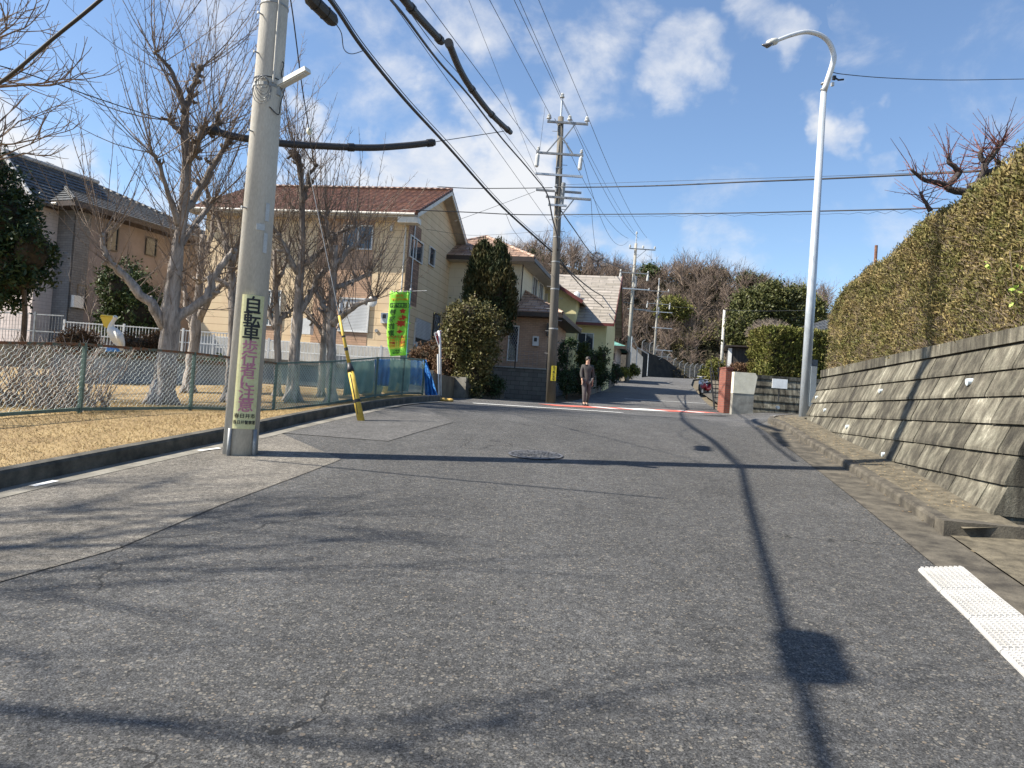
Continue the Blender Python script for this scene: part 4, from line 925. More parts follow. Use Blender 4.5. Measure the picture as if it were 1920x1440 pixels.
M_GREYT = brick('tile_grey', (.13, .13, .135), (.17, .17, .175), (.07, .07, .07), .3, .1, .006, .7)
M_FOUND = mottled('foundation', (.35, .34, .31), (.48, .46, .42), 2, .9)
M_TRIMW = plain('trim_white', (.6, .57, .5), .5); M_TRIMD = plain('trim_dark', (.04, .028, .022), .5); M_SOFF = plain('soffit', (.42, .38, .32), .7)
# ---- house B
B = House('house', 'two storey tan house with brown tiled gable roof behind the bare trees', 745, 30, 2.9, R(-10))
def Zf(h, px, py, face='f', off=0): return h.L(face, px, py, off)[1]
WB, DB = 9.0, 8.4; ze = Zf(B, 740, 398)
mb = MB(); mb.add([(-WB, 0, 0), (0, 0, 0), (0, 0, ze), (-WB, 0, ze), (-WB, DB, 0), (0, DB, 0), (0, DB, ze), (-WB, DB, ze), (0, DB/2, ze+DB/2*.48), (-WB, DB/2, ze+DB/2*.48)], [(0, 1, 2, 3), (1, 5, 6, 8, 2), (5, 4, 7, 6), (4, 0, 3, 9, 7), (3, 2, 8, 9), (9, 8, 6, 7)])
B.part(mb, 'wall', M_SIDING)
B.part(MB().box(-WB-.03, .03, -.03, DB+.03, -2.2, .35), 'foundation', M_FOUND)
mb = MB(); ov = .5; yo = .6; zb_ = ze-.12; zr = ze+DB/2*.48+.1
slope(mb, (-WB-ov, -yo, zb_-.05), (ov, -yo, zb_-.05), (ov, DB/2, zr), (-WB-ov, DB/2, zr), 20); slope(mb, (ov, DB+yo, zb_-.05), (-WB-ov, DB+yo, zb_-.05), (-WB-ov, DB/2, zr), (ov, DB/2, zr), 20)
rf = B.part(mb, 'roof', M_RBROWN); mb = MB(); capline(mb, (-WB-ov, DB/2, zr+.03), (ov, DB/2, zr+.03), .09)
capline(mb, (ov-.03, -yo, zb_), (ov-.03, DB/2, zr+.02), .06); capline(mb, (ov-.03, DB+yo, zb_), (ov-.03, DB/2, zr+.02), .06); B.part(mb, 'ridge', M_RBROWN, rf)
mb = MB()
for (y0, y1) in ((-yo, DB/2), (DB+yo, DB/2)):
    a_, b_ = Vector((ov+.02, y0, zb_-.22)), Vector((ov+.02, y1, zr-.2)); mb.add([a_, b_, b_+Vector((0, 0, .17)), a_+Vector((0, 0, .17)), a_-Vector((.05, 0, 0)), b_-Vector((.05, 0, 0)), b_+Vector((-.05, 0, .17)), a_+Vector((-.05, 0, .17))], [(0, 1, 2, 3), (7, 6, 5, 4), (0, 4, 5, 1), (3, 2, 6, 7)])
mb.box(ov-.8, ov+.02, -yo-.02, -yo+.5, zb_-.42, zb_-.2); mb.box(ov-.8, ov+.02, DB+yo-.5, DB+yo+.02, zb_-.42, zb_-.2)
B.part(mb, 'bargeboard', M_TRIMW, rf)
mb = MB(); mb.box(-WB-ov, ov-.05, -yo, -.0, zb_-.22, zb_-.14); nn_s = .075
for y0_, y1_ in ((-yo, DB/2), (DB+yo, DB/2)):
    p4_ = [Vector((.0, y0_, zb_-.14)), Vector((ov, y0_, zb_-.14)), Vector((ov, y1_, zr-.1)), Vector((.0, y1_, zr-.1))]; mb.add(p4_+[p-Vector((0, 0, .03)) for p in p4_], [(0, 1, 2, 3), (7, 6, 5, 4), (0, 4, 5, 1), (1, 5, 6, 2), (2, 6, 7, 3), (3, 7, 4, 0)])
B.part(mb, 'soffit', M_SOFF, rf)
mb = MB(); mb.tube([(-WB-ov, -yo-.06, zb_-.1), (ov-.1, -yo-.06, zb_-.1)], .06, 8); mb.tube([(-.12, -yo-.05, zb_-.12), (-.12, -.06, zb_-.5), (-.12, -.06, .2)], .035, 8); B.part(mb, 'gutter', M_TRIMW)
B.part(MB().tube([(.06, .55, ze-.4), (.06, .55, .3)], .03, 8), 'drain_pipe', M_GALV)
def panel(h, face, x0, y0, x1, y1, m, nm='panel', off=0, o=.012):
    (a0, z1), (a1, z0) = h.L(face, x0, y0, off), h.L(face, x1, y1, off); a0, a1 = min(a0, a1), max(a0, a1); return h.part(fbox(MB(), face, a0, a1, z0, z1, .001, o, off), nm, m)
ya, _ = B.L('s', 757, 560); yb, _ = B.L('s', 781, 560)
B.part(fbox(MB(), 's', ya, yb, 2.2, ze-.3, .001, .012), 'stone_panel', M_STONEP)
xa, _ = B.L('f', 588, 560); xb, _ = B.L('f', 693, 560)
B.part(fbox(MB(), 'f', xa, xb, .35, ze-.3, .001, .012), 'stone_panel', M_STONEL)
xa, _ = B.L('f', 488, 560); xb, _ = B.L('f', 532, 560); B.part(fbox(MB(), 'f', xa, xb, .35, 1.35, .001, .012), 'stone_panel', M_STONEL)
win(B, 'f', 648, 424, 696, 467, M_WFR); win(B, 'f', 640, 560, 688, 622, M_WFR, kind='shutter'); win(B, 'f', 492, 545, 522, 610, M_WFR)
win(B, 'f', 455, 440, 485, 480, M_WFR); win(B, 's', 769, 442, 789, 494, M_WFR); win(B, 's', 805, 463, 812, 500, M_WFR, kind='one')
fx = win(B, 's', 778, 606, 802, 655, M_WFR, kind='one'); (a0, z1), (a1, z0) = B.L('s', 778, 600), B.L('s', 802, 640); B.part(fbox(MB(), 's', min(a0, a1), max(a0, a1), z0, z1+.1, .02, .08), 'shutter', M_SHUT, fx)
win(B, 's', 813, 588, 820, 636, M_DFR, kind='lattice')
mb = MB()   # porch roof on the side
y0, _ = B.L('s', 822, 560, 0); slope(mb, (1.3, DB-.2, 2.5), (1.3, DB+1.9, 2.5), (0, DB+1.9, 3.35), (0, DB-.2, 3.35), 7); slope(mb, (-.1, DB-.6, 2.5), (1.3, DB-.6, 2.5), (0.1, DB+.4, 3.35), (0, DB+.4, 3.35), 7)
pr_ = B.part(mb, 'porch_roof', M_RBROWN); B.part(MB().box(0, 1.28, DB-.15, DB+1.8, 2.3, 2.46), 'porch_fascia', M_TRIMW, pr_); B.part(MB().tube([(.1, DB-.1, 2.35), (.1, DB-.1, .2)], .035, 8), 'drain_pipe', M_TRIMW)
def acbox(h, face, px, py, w=.32, hh=.5, off=0, m=None):
    a, z = h.L(face, px, py, off); o = h.part(fbox(MB(), face, a-w/2, a+w/2, z-hh/2, z+hh/2, .005, .16, off), 'meter_box', m or M_WFR); h.part(fbox(MB(), face, a-w*.25, a+w*.25, z-.02, z+hh*.35, .161, .168, off), 'vent', M_DFR, o)
acbox(B, 'f', 723, 597, .3, .42)
for (px, py) in ((706, 620),): a, z = B.L('f', px, py); B.part(MB().tube([(a, -.005, z), (a, -.04, z)], .07, 12), 'vent', M_GALVD)
a, z = B.L('s', 778, 645); B.part(MB().tube([(.005, a, z), (.09, a, z)], .1, 12), 'vent', M_WFR)
a, z = B.L('f', 704, 568); B.part(MB().ball((a, -.35, z), .2, .06, .22), 'satellite_dish', M_WFR)
a, z = B.L('f', 735, 430); B.part(MB().box(a-.05, a+.05, -.1, -.005, z-.1, z+.15), 'cable_box', M_WFR)
# outdoor unit
a, z = B.L('f', 577, 645); u = tag(MB().obox(B.M @ Vector((a, -.6, .95)), B.M.to_3x3() @ Vector((1, 0, 0)), B.M.to_3x3() @ Vector((0, 1, 0)), (0, 0, 1), .42, .15, .32).build('air_conditioner', M_WFR), 'white outdoor air conditioner unit against the tan house front', 'air conditioner')
# ---- house A
A = House('house', 'pinkish grey two storey house with dark tiled hip roof at the far left', 118, 31, 2.4, R(-21))
WA, DA = 9.5, 9.0; zeA = Zf(A, 118, 384)
A.part(MB().box(-WA, 0, 0, DA, 0, zeA), 'wall', M_MAUVE); A.part(MB().box(-WA-.03, .03, -.03, DA+.03, -2.4, .3), 'foundation', M_FOUND)
A.part(MB().box(-WA-.02, -1.3, -.05, -.003, .3, zeA-.2), 'pale_cladding', M_PALEP); A.part(MB().box(-1.25, .06, -.06, -.002, 0, zeA-.25), 'grey_column', M_GREYT); A.part(MB().box(.003, .06, -.06, .7, 0, zeA-.25), 'grey_column', M_GREYT)
xr_, zr_ = A.L('f', 88, 308, DA/2); r1 = Vector((xr_, DA/2, zr_)); r0 = Vector((xr_-4, DA/2, zr_)); cs = [Vector((min(xr_-8, -WA-.8), -.7, zeA-.05)), Vector((.8, -.7, zeA-.05)), Vector((.8, DA+.7, zeA-.05)), Vector((min(xr_-8, -WA-.8), DA+.7, zeA-.05))]; mb = MB()
for q in ((cs[0], cs[1], r1, r0), (cs[1], cs[2], r1, r1), (cs[2], cs[3], r0, r1), (cs[3], cs[0], r0, r0)): slope(mb, *q, 20, .05)
rf = A.part(mb, 'roof', M_RDARK); mb = MB(); capline(mb, r0, r1, .14); capline(mb, cs[1], r1, .12); capline(mb, cs[2], r1, .12); capline(mb, cs[0], r0, .12); A.part(mb, 'ridge', M_RDARK, rf)
mb = MB(); fascia(mb, cs[0].x+.02, .78, -.68, DA+.68, zeA-.05, .2); mb.box(cs[0].x+.02, .78, -.68, DA+.68, zeA-.25, zeA-.2); A.part(mb, 'fascia', M_TRIMD, rf)
# front gable
gm, gtop = A.L('f', 2, 284, -1.55); gx1 = -.9; gx0 = 2*gm-gx1; gzt = zeA-.0; mb = MB(); gtop -= gzt
slope(mb, (gx1+.5, -1.6, gzt-.25), (gx1+.5, 3, gzt-.25), (gm, 3, gzt+gtop), (gm, -1.6, gzt+gtop), 12, .05); slope(mb, (gx0-.5, 3, gzt-.25), (gx0-.5, -1.6, gzt-.25), (gm, -1.6, gzt+gtop), (gm, 3, gzt+gtop), 12, .05)
rg = A.part(mb, 'gable_roof', M_RDARK); mb = MB(); capline(mb, (gx1+.45, -1.55, gzt-.2), (gm, -1.55, gzt+gtop+.05), .1); capline(mb, (gm, -1.55, gzt+gtop+.05), (gx0-.45, -1.55, gzt-.2), .1); capline(mb, (gm, -1.5, gzt+gtop+.07), (gm, 3, gzt+gtop+.07), .1); A.part(mb, 'ridge', mottled('ridge_pale', (.3, .3, .3), (.45, .45, .45), 4), rg)
A.part(MB().add([(gx0, -.9, gzt-.3), (gx1, -.9, gzt-.3), (gm, -.9, gzt+gtop-.2), (gx0, 1, gzt-.3), (gx1, 1, gzt-.3), (gm, 1, gzt+gtop-.2)], [(0, 1, 2), (3, 5, 4), (0, 3, 4, 1), (1, 4, 5, 2), (2, 5, 3, 0)]), 'gable_wall', M_PALEP)
A.part(MB().box(gx0, gx1, -.9, -.05, 0, gzt-.3), 'bay_wall', M_PALEP)
mb = MB(); slope(mb, (gx0-.5, -2.0, gzt-.75), (gx1+.7, -2.0, gzt-.75), (gx1+.4, -.9, gzt-.2), (gx0-.2, -.9, gzt-.2), 5, .05); A.part(mb, 'lower_eave', M_RDARK)
win(A, 'f', 48, 388, 62, 432, M_DFR, -.9, 'curtain'); win(A, 's', 203, 422, 217, 470, M_DFR, 0, 'one'); win(A, 's', 145, 535, 158, 580, M_DFR, 0, 'one'); win(A, 's', 275, 445, 290, 480, M_DFR, 0, 'one')
a, z = A.L('s', 122, 565); A.part(fbox(MB(), 's', .05, .5, z-.2, z+.3, .07, .25), 'meter_box', M_WFR)
A.part(MB().tube([(-.2, -.72, zeA-.15), (-2.2, -.72, zeA-.15)], .06, 8), 'gutter', M_TRIMW)
# ---- house C
C = House('house', 'cream house with tan tiled hip roofs and brick tiled lower wing behind the conifer', 1018, 35, 2.75, R(-12))
zl = Zf(C, 1018, 588); UX, UY = -1.55, .35; zu = C.L('f', 965, 486, UY)[1]
C.part(MB().box(-3.6, 0, 0, 6.0, 0, zl), 'lower_wall', M_TILEW); C.part(MB().box(-3.7, .04, -.04, 6.04, -1.6, .3), 'foundation', M_FOUND)
C.part(MB().box(-6.6, UX, UY, UY+7, 0, zu), 'upper_wall', M_CREAM)
mb, r0, r1, cs = hip(-4.2, .75, -.65, 6.7, zl-.02, .55, 9); rf = C.part(mb, 'lower_roof', M_RTAN); mb = MB(); capline(mb, cs[1], r0, .08); capline(mb, cs[2], r1, .08); capline(mb, r0, r1, .08); C.part(mb, 'ridge', M_RTAN, rf); mb = MB(); fascia(mb, -4.2, .73, -.63, 6.7, zl-.02, .2); mb.box(-4.2, .73, -.63, 6.7, zl-.22, zl-.18); C.part(mb, 'fascia', M_TRIMD, rf)
mb, r0, r1, cs = hip(-7.3, UX+.75, UY-.7, UY+7.7, zu-.02, .5, 14); rf = C.part(mb, 'upper_roof', M_RTAN); mb = MB(); capline(mb, cs[1], r0, .09); capline(mb, cs[0], r0, .09); capline(mb, cs[2], r1, .09); capline(mb, r0, r1, .09); C.part(mb, 'ridge', M_RTAN, rf); mb = MB(); fascia(mb, -7.3, UX+.73, UY-.68, UY+7.7, zu-.02, .2); C.part(mb, 'fascia', M_TRIMD, rf); C.part(MB().box(-7.25, UX+.7, UY-.65, UY+7.65, zu-.24, zu-.2), 'soffit', M_SOFF, rf)
win(C, 'f', 957, 612, 968, 676, M_WFR, 0, 'lattice'); (a0, z1), (a1, z0) = C.L('s', 992, 520, UX), C.L('s', 1003, 560, UX)
win(C, 's', UY+3.0, z0-.1, UY+4.2, z0+1.0, M_WFR, UX, 'slide', False); win(C, 's', UY+4.9, z0-.1, UY+6.0, z0+1.0, M_WFR, UX, 'slide', False)
C.part(fbox(MB(), 's', UY+2.7, UY+6.3, z0-.25, z0-.12, .0, .12, UX), 'sill', M_TRIMW); win(C, 's', 1026, 608, 1031, 632, M_DFR, 0, 'one')
acbox(C, 'f', 1005, 640, .28, .45); win(C, 'f', 826, 495, 829, 532, M_DFR, UY, 'one')
C.part(MB().tube([(.05, .1, zl-.25), (.05, .1, .2)], .03, 6), 'drain_pipe', M_TRIMD); C.part(MB().tube([(UX+.06, UY+.1, zu-.2), (UX+.05, UY+.1, zl+.6)], .03, 6), 'drain_pipe', M_TRIMD)
# brick pattern front block wall of house C
bw = thing('block_wall', 'low dark concrete block wall in front of the brick tiled house wing', 'wall', C.M @ Vector((-2.5, -1.7, -1.6)), R(-12))
M_BLOCK = brick('block_grey', (.11, .105, .095), (.15, .145, .13), (.05, .05, .045), .4, .2, .008, .95, .5, .6)
mb = MB(); mb.box(-3.6, 2.9, -.07, .07, -.3, 1.72); mb.build('wall', M_BLOCK, bw, local=True); mb = MB(); mb.box(-3.6, 2.92, -.09, .09, 1.722, 1.77); mb.build('coping', M_CONCD, bw, local=True)
mf = thing('wire_fence', 'thin dark wire mesh fence standing on the block wall', 'fence', C.M @ Vector((-2.5, -1.7, .17)), R(-12)); mb = MB()
for i in range(26): mb.tube([(-2.6+.2*i, 0, 0), (-2.6+.2*i, 0, .8)], .006, 3)
for k in range(5): mb.tube([(-2.6, 0, .05+.18*k), (2.4, 0, .05+.18*k)], .006, 3)
mb.build('mesh', M_GALVD, mf, local=True)
for x in (-.6, 1.4): MB().tube([(x, 0, 0), (x, 0, 1.0)], .03, 6).build('post', M_CABLE, mf, local=True)
# ---- house D
Dh = House('house', 'yellow house with steep grey slate roof and dark red eaves', 1128, 44, 2.6, R(-12))
zd = Zf(Dh, 1125, 602, 'f'); WD, DD = 8.0, 6.5; zt_ = zd+3.25
Dh.part(MB().add([(-WD, 0, -1), (0, 0, -1), (0, 0, zd), (-WD, 0, zd), (-WD, DD, -1), (0, DD, -1), (0, DD, zd), (-WD, DD, zd), (0, DD/2, zt_-.3), (-WD, DD/2, zt_-.3)], [(0, 1, 2, 3), (1, 5, 6, 8, 2), (5, 4, 7, 6), (4, 0, 3, 9, 7), (3, 2, 8, 9), (9, 8, 6, 7)]), 'wall', M_YELW)
mb = MB(); slope(mb, (-WD-.5, -.8, zd-.2), (.45, -.8, zd-.2), (.45, DD/2, zt_), (-WD-.5, DD/2, zt_), 16, .02); slope(mb, (.45, DD+.8, zd-.2), (-WD-.5, DD+.8, zd-.2), (-WD-.5, DD/2, zt_), (.45, DD/2, zt_), 16, .02); rf = Dh.part(mb, 'roof', M_RSLATE)
M_TRIMR = plain('trim_red', (.12, .025, .02), .5); mb = MB(); mb.box(-WD-.5, .47, -.85, -.8, zd-.36, zd-.2)
for y0, y1 in ((-.82, DD/2), (DD+.82, DD/2)): mb.bar((.47, y0, zd-.28), (.47, y1, zt_-.08), .03, .2)
Dh.part(mb, 'bargeboard', M_TRIMR, rf)
# gabled bay
gx, gw = -3.5, 1.75; (a_, zg1) = Dh.L('f', 1048, 527, -1.0); zg0 = zd+.35; pk = zg1
Dh.part(MB().add([(gx-gw, -1.0, 0), (gx+gw, -1.0, 0), (gx+gw, -1.0, zg0+.8), (gx, -1.0, pk), (gx-gw, -1.0, zg0+.8), (gx-gw, 3, 0), (gx+gw, 3, 0), (gx+gw, 3, zg0+.8), (gx, 3, pk), (gx-gw, 3, zg0+.8)], [(0, 1, 2, 3, 4), (1, 6, 7, 2), (0, 4, 9, 5)]), 'bay_wall', M_YELW)
mb = MB(); sl2 = (pk-zg0-.8)/gw
for s in (-1, 1):
    e0, e1 = (gx+s*(gw+.4), -1.5, zg0+.8-.4*sl2), (gx+s*(gw+.4), 3, zg0+.8-.4*sl2); r0_, r1_ = (gx, -1.5, pk+.05), (gx, 3, pk+.05)
    (slope(mb, e0, e1, r1_, r0_, 8, .02) if s > 0 else slope(mb, e1, e0, r0_, r1_, 8, .02))
rg = Dh.part(mb, 'bay_roof', M_RSLATE); mb = MB()
for s in (-1, 1): mb.bar((gx+s*(gw+.4), -1.53, zg0+.75-.4*sl2), (gx, -1.53, pk+.02), .04, .2)
Dh.part(mb, 'bargeboard', M_TRIMR, rg); win(Dh, 'f', 1018, 552, 1024, 580, M_WFR, -1.0, 'curtain'); 
win(Dh, 'f', 1085, 625, 1110, 665, M_WFR, 0, 'slide')
a, z = Dh.L('f', 1086, 528, 1.6); Dh.part(MB().ball((a, 1.0, zd+1.6), .22, .1, .26), 'satellite_dish', M_WFR, rf)
# ---- house E
E = House('house', 'small house with shallow green roofs half hidden behind the slate roofed house', 1172, 57, 3.0, R(-12)); zE = Zf(E, 1165, 650)
E.part(MB().box(-4, -.9, 0, 5, -1, zE), 'wall', M_PALEP); mb, r0, r1, cs = hip(-4.5, -.2, -.7, 5.5, zE, .4, 8, .02); rf = E.part(mb, 'roof', M_RGREEN); mb = MB(); fascia(mb, -4.5, -.22, -.68, 5.5, zE, .22); E.part(mb, 'fascia', M_TRIMD, rf)
E.part(MB().box(-5.5, -2.6, 3, 8, 0, zE+2.6), 'upper_wall', M_PALEP); mb, r0, r1, cs = hip(-6, -1.7, 2.4, 8.6, zE+2.6, .4, 8, .02); E.part(mb, 'upper_roof', M_RGREEN); win(E, 'f', 1143, 663, 1151, 674, M_DFR, 0, 'one')
# ================================================================ walls and fences behind the park
M_POOL = brick('panel_grey_blue', (.2, .22, .24), (.24, .26, .28), (.1, .11, .12), .45, 3, .01, .7, 0, .4, dirt=.5)
pw = thing('panel_wall', 'grey blue panel wall with rusty edge behind the park fence', 'wall', at(300, 745, 18.6))
a_, b_ = at(96, 740, 18.2), at(432, 740, 19.4)
def wall_between(a, b, z0, z1, th, m, nm, parent):
    a, b = Vector((a[0], a[1], 0)), Vector((b[0], b[1], 0)); d = (b-a).normalized(); n = Vector((-d.y, d.x, 0))*th; mb = MB(); V = []
    for z in (z0, z1):
        for q in (a, b, b+n, a+n): V.append((q.x, q.y, z))
    mb.add(V, [(0, 3, 2, 1), (4, 5, 6, 7), (0, 1, 5, 4), (1, 2, 6, 5), (2, 3, 7, 6), (3, 0, 4, 7)]); return mb.build(nm, m, parent)
wall_between(a_, b_, .5, 1.86, .15, M_POOL, 'panels', pw)
wall_between(a_+Vector((0, -.06, 0)), b_+Vector((0, -.06, 0)), 1.862, 1.95, .3, M_RUST, 'coping', pw)
tagw = thing('park_retaining_wall', 'grey concrete retaining wall below the tan house garden', 'retaining wall', at(600, 740, 22.3))
a_, b_ = at(250, 700, 22.5), at(812, 700, 22.9)
wall_between(a_, b_, .5, 2.1, .3, mottled('concrete_green_grey', (.16, .18, .17), (.27, .28, .26), 1.5, .95, 0, .4, 50, 'world', (1, 1, .3)), 'wall', tagw)
wall_between(a_+Vector((0, -.05, 0)), b_+Vector((0, -.05, 0)), 2.102, 2.22, .4, M_CONC, 'coping', tagw)
lot = MB(); lotp = [a_+Vector((-12, .3, 0)), b_+Vector((.0, .3, 0)), b_+Vector((1.2, 13, 0)), a_+Vector((-12, 24, 0))]; lot.add([(p.x, p.y, 2.15) for p in lotp]+[(p.x, p.y, .6) for p in lotp], [(0, 1, 2, 3), (0, 4, 5, 1), (1, 5, 6, 2), (2, 6, 7, 3), (3, 7, 4, 0)])
struct(lot.build('house_lot', M_SOIL))
def slatfence(name, label, a, b, z, h, m, step=.1, bar=.018, post=1.9):
    a, b = Vector((a[0], a[1], z)), Vector((b[0], b[1], z)); L = (b-a).length; d = (b-a)/L; f = thing(name, label, 'fence', a); mb = MB(); n = int(L/step)
    for i in range(n+1): q = a+d*i*step; mb.box(q.x-bar/2, q.x+bar/2, q.y-.008, q.y+.008, z+.06, z+h)
    mb.build('bars', m, f); mb = MB()
    for k in (.06, .5, .97): mb.bar(a+Vector((0, 0, h*k)), b+Vector((0, 0, h*k)), .03, .035)
    mb.build('rail', m, f)
    for i in range(int(L/post)+1): q = a+d*i*post; mb = MB(); mb.box(q.x-.03, q.x+.03, q.y-.03, q.y+.03, z-.1, z+h+.05); mb.build('post', m, f)
M_FW = plain('fence_white', (.72, .72, .7), .45)
q1, q2 = at(118, 640, 24.2), at(426, 640, 24.4); slatfence('slat_fence', 'white slatted fence on the bank behind the pelican statue', q1, q2, 2.2, .82, M_FW)
q1, q2 = at(400, 640, 25.0), at(742, 640, 24.6); slatfence('slat_fence', 'low white slatted fence in front of the tan house', q1, q2, 2.2, .72, M_FW, .12, .02)
q1, q2 = at(-40, 620, 26.5), at(118, 620, 26.0); slatfence('mesh_fence', 'dark grey mesh fence in front of the pinkish house', q1, q2, 2.1, 1.25, M_GALVD, .12, .008, 2.2)
# ================================================================ right side background
M_REDB = brick('red_brick', (.27, .085, .055), (.2, .06, .042), (.17, .11, .09), .24, .075, .01, .85, .5, .7)
rb = at(1357, 765, 29.5); rbz = G(rb.x, rb.y)
g = thing('brick_gate_wall', 'red brick pillar wall with planter at the far right kerb', 'brick wall', (rb.x, rb.y, rbz))
htb = at(1362, 690, 29.5).z-rbz
MB().box(.0, .28, 0, .9, -.3, htb).build('pillar', M_REDB, g, local=True); MB().box(-.02, .3, -.02, .92, htb+.002, htb+.05).build('coping', M_REDB, g, local=True)
cp = at(1392, 770, 25.5); cz = G(cp.x, cp.y)-.02; cw = thing('gate_wall', 'cream rendered wall panel with grey base beside the block wall', 'wall', (cp.x, cp.y, cz))
h1, h2 = at(1392, 738, 25.5).z-cz, at(1392, 698, 25.5).z-cz
MB().box(-.36, .36, 0, .25, -.3, h1).build('base', M_FOUND if 0 else mottled('render_dirty', (.16, .15, .13), (.3, .29, .25), 4), cw, local=True)
M_CRW = mottled('render_cream', (.6, .55, .42), (.72, .67, .53), 3, .85)
MB().add([(-.36, -.01, h1+.002), (.36, -.01, h1+.002), (.44, -.01, h2-.12), (.36, -.01, h2), (-.36, -.01, h2), (-.36, .26, h1+.002), (.36, .26, h1+.002), (.44, .26, h2-.12), (.36, .26, h2), (-.36, .26, h2)], [(0, 1, 2, 3, 4), (9, 8, 7, 6, 5), (0, 5, 6, 1), (1, 6, 7, 2), (2, 7, 8, 3), (3, 8, 9, 4), (4, 9, 5, 0)]).build('panel', M_CRW, cw, local=True)
# second block wall
w2 = thing('block_wall', 'grey block retaining wall across the side street under the square hedge', 'retaining wall', at(1450, 772, 26))
z2 = at(1450, 704, 26).z; za2 = G(8.5, 26)-.1; P2 = at(1410, 772, 26); P2.z = z2-1.3; U2 = Vector((1, .06, 0)).normalized(); N2 = Vector((.06, -1, 0)).normalized()
def bw2(L):
    battered(w2, P2, U2, N2, L, z2, 5, .262, .8, .18, .14)
bw2(9.0)
sq = at(1462, 720, 25.6); s_ = thing('sign_board', 'blank white board on a short stand in front of the grey block wall', 'sign', (sq.x, sq.y, sq.z-.45)); MB().box(-.26, .26, -.012, .012, .3, .62).build('board', plain('board_white', (.78, .78, .76), .5), s_, local=True); mb = MB(); mb.tube([(0, .03, -.15), (0, .03, .68)], .02, 6); mb.build('stand', M_CABLE, s_, local=True)
pp_ = at(1457, 764, 25.8); mb = MB(); mb.tube([pp_, pp_+Vector((0, -.12, 0))], [.06, .06], 12); mb.tube([pp_+Vector((0, -.1, 0)), pp_+Vector((0, -.125, 0))], [.04, .04], 12); mb.build('weep_pipe', M_INS, w2)
# hedge 2
h2a = at(1440, 704, 26.6); 
hedge('clipped_hedge', 'square clipped green and yellow hedge above the grey block wall', Vector((h2a.x, h2a.y, z2-.05)), U2, N2, 4.2, z2-.05, at(1450, 612, 26.6).z, 2.0, 42000, M_HEDGE2, leaf=(.06, .02), twigs=0, group=None)
# dome of bare twigs
dm = at(1443, 625, 29.5); ds = thing('domed_shrub', 'rounded leafless grey brown shrub above the square hedge', 'shrub', dm-Vector((0, 0, 1.3)))
mb = MB()
for _ in range(1500):
    d = Vector(rnd_unit(1)[0]); d.z = abs(d.z); p = dm+Vector((d.x*.85, d.y*.85, d.z*.62-.1)); q = p+Vector(rnd_unit(1)[0])*.13; mb.tube([p-d*.1, q], .006, 3, False)
mb.ball(dm+Vector((0, 0, -.25)), .78, .78, .7); mb.tube([dm-Vector((0, 0, 1.3)), dm], .08, 6); mb.build('branches', bark('twig_grey', (.13, .1, .075), (.3, .25, .2)), ds)
# shed
sh = at(1385, 668, 33); M_BOARD = brick('dark_boards', (.035, .03, .026), (.05, .043, .036), (.012, .01, .01), .14, 6, .01, .8, 0)
sz = sh.z; shd = thing('shed', 'dark boarded garden shed with flat roof behind the red brick wall', 'shed', (sh.x, sh.y, sz-.8), R(-14)); MB().box(-.45, 1.2, 0, 2.2, 0, 1.2).build('wall', M_BOARD, shd, local=True); MB().box(-.6, 1.4, -.25, 2.4, 1.2, 1.26).build('roof', M_TRIMD, shd, local=True)
MB().box(-.46, -.3, -.03, 0, 0, 1.15).build('corner_post', M_FW, shd, local=True)
st = at(1350, 700, 31.5); mb = MB(); stt = thing('steel_stair', 'narrow black steel stair frame beside the brick wall', 'stair', (st.x, st.y, G(st.x, st.y)))
for i in range(9): MB().box(-.12, .18, i*.12, i*.12+.2, .1+i*.19, .13+i*.19).build('tread', M_CABLE, stt, local=True)
for x in (-.14, .19): mb = MB(); mb.bar((x, 0, 0), (x, 1.1, 1.8), .04, .1); mb.tube([(x, 0, .05), (x, 0, 1.0), (x, 1.1, 2.1)], .015, 5); mb.build('railing', M_CABLE, stt, local=True)
# scooters half hidden behind the brick wall
def scooter(label, p, body, rz):
    s = thing('scooter', label, 'scooter', p, rz, None)
    for y in (-.55, .55): 
        mb = MB(); mb.tube([(-.05, y, .25), (.05, y, .25)], [.25, .25], 20); w = mb.build('wheel', M_CABLE, s, local=True); mb = MB(); mb.tube([(-.055, y, .25), (.055, y, .25)], .12, 14); mb.build('rim', M_GALV, w, local=True)
    m = plain('paint_'+body[0], body[1], .3)
    mb = MB(); mb.tube([(0, -.62, .42), (0, -.35, .62), (0, -.05, .4), (0, .25, .42), (0, .6, .68), (0, .75, .6)], [.08, .2, .13, .17, .2, .06], 12, True, .8); mb.build('body', m, s, local=True, smooth=True)
    mb = MB(); mb.tube([(0, .15, .76), (0, .5, .82), (0, .72, .8)], [.1, .14, .08], 10, True, .5); mb.build('seat', M_CABLE, s, local=True, smooth=True)
    mb = MB(); mb.tube([(0, -.55, .3), (0, -.38, .98)], .045, 8); mb.tube([(-.3, -.28, 1.0), (0, -.38, .98), (.3, -.28, 1.0)], .02, 6); mb.build('handlebar', M_GALVD, s, local=True)
    MB().ball((0, -.5, .86), .1, .07, .09).build('headlight', M_INS, s, local=True)
p_ = gp(1346, 742); scooter('red and dark scooter parked in front of the brick wall', Vector((p_.x-.2, p_.y+2.2, G(p_.x, p_.y)+.02)), ('red', (.35, .02, .03)), R(-40)); p_ = Vector((p_.x, p_.y+3.4, 0)); scooter('white scooter parked beyond the red one near the steel stair', Vector((p_.x-.1, p_.y, G(p_.x, p_.y)+.02)), ('white', (.7, .72, .76)), R(-30))
# low walls along the far right kerb
strip('verge.001', [(8.35, 28), (9.4, 33), (11.6, 45), (14.9, 60)], [(9.6, 28), (10.6, 33), (12.8, 45), (16.0, 60)], 20, 3, M_GUT, .06)
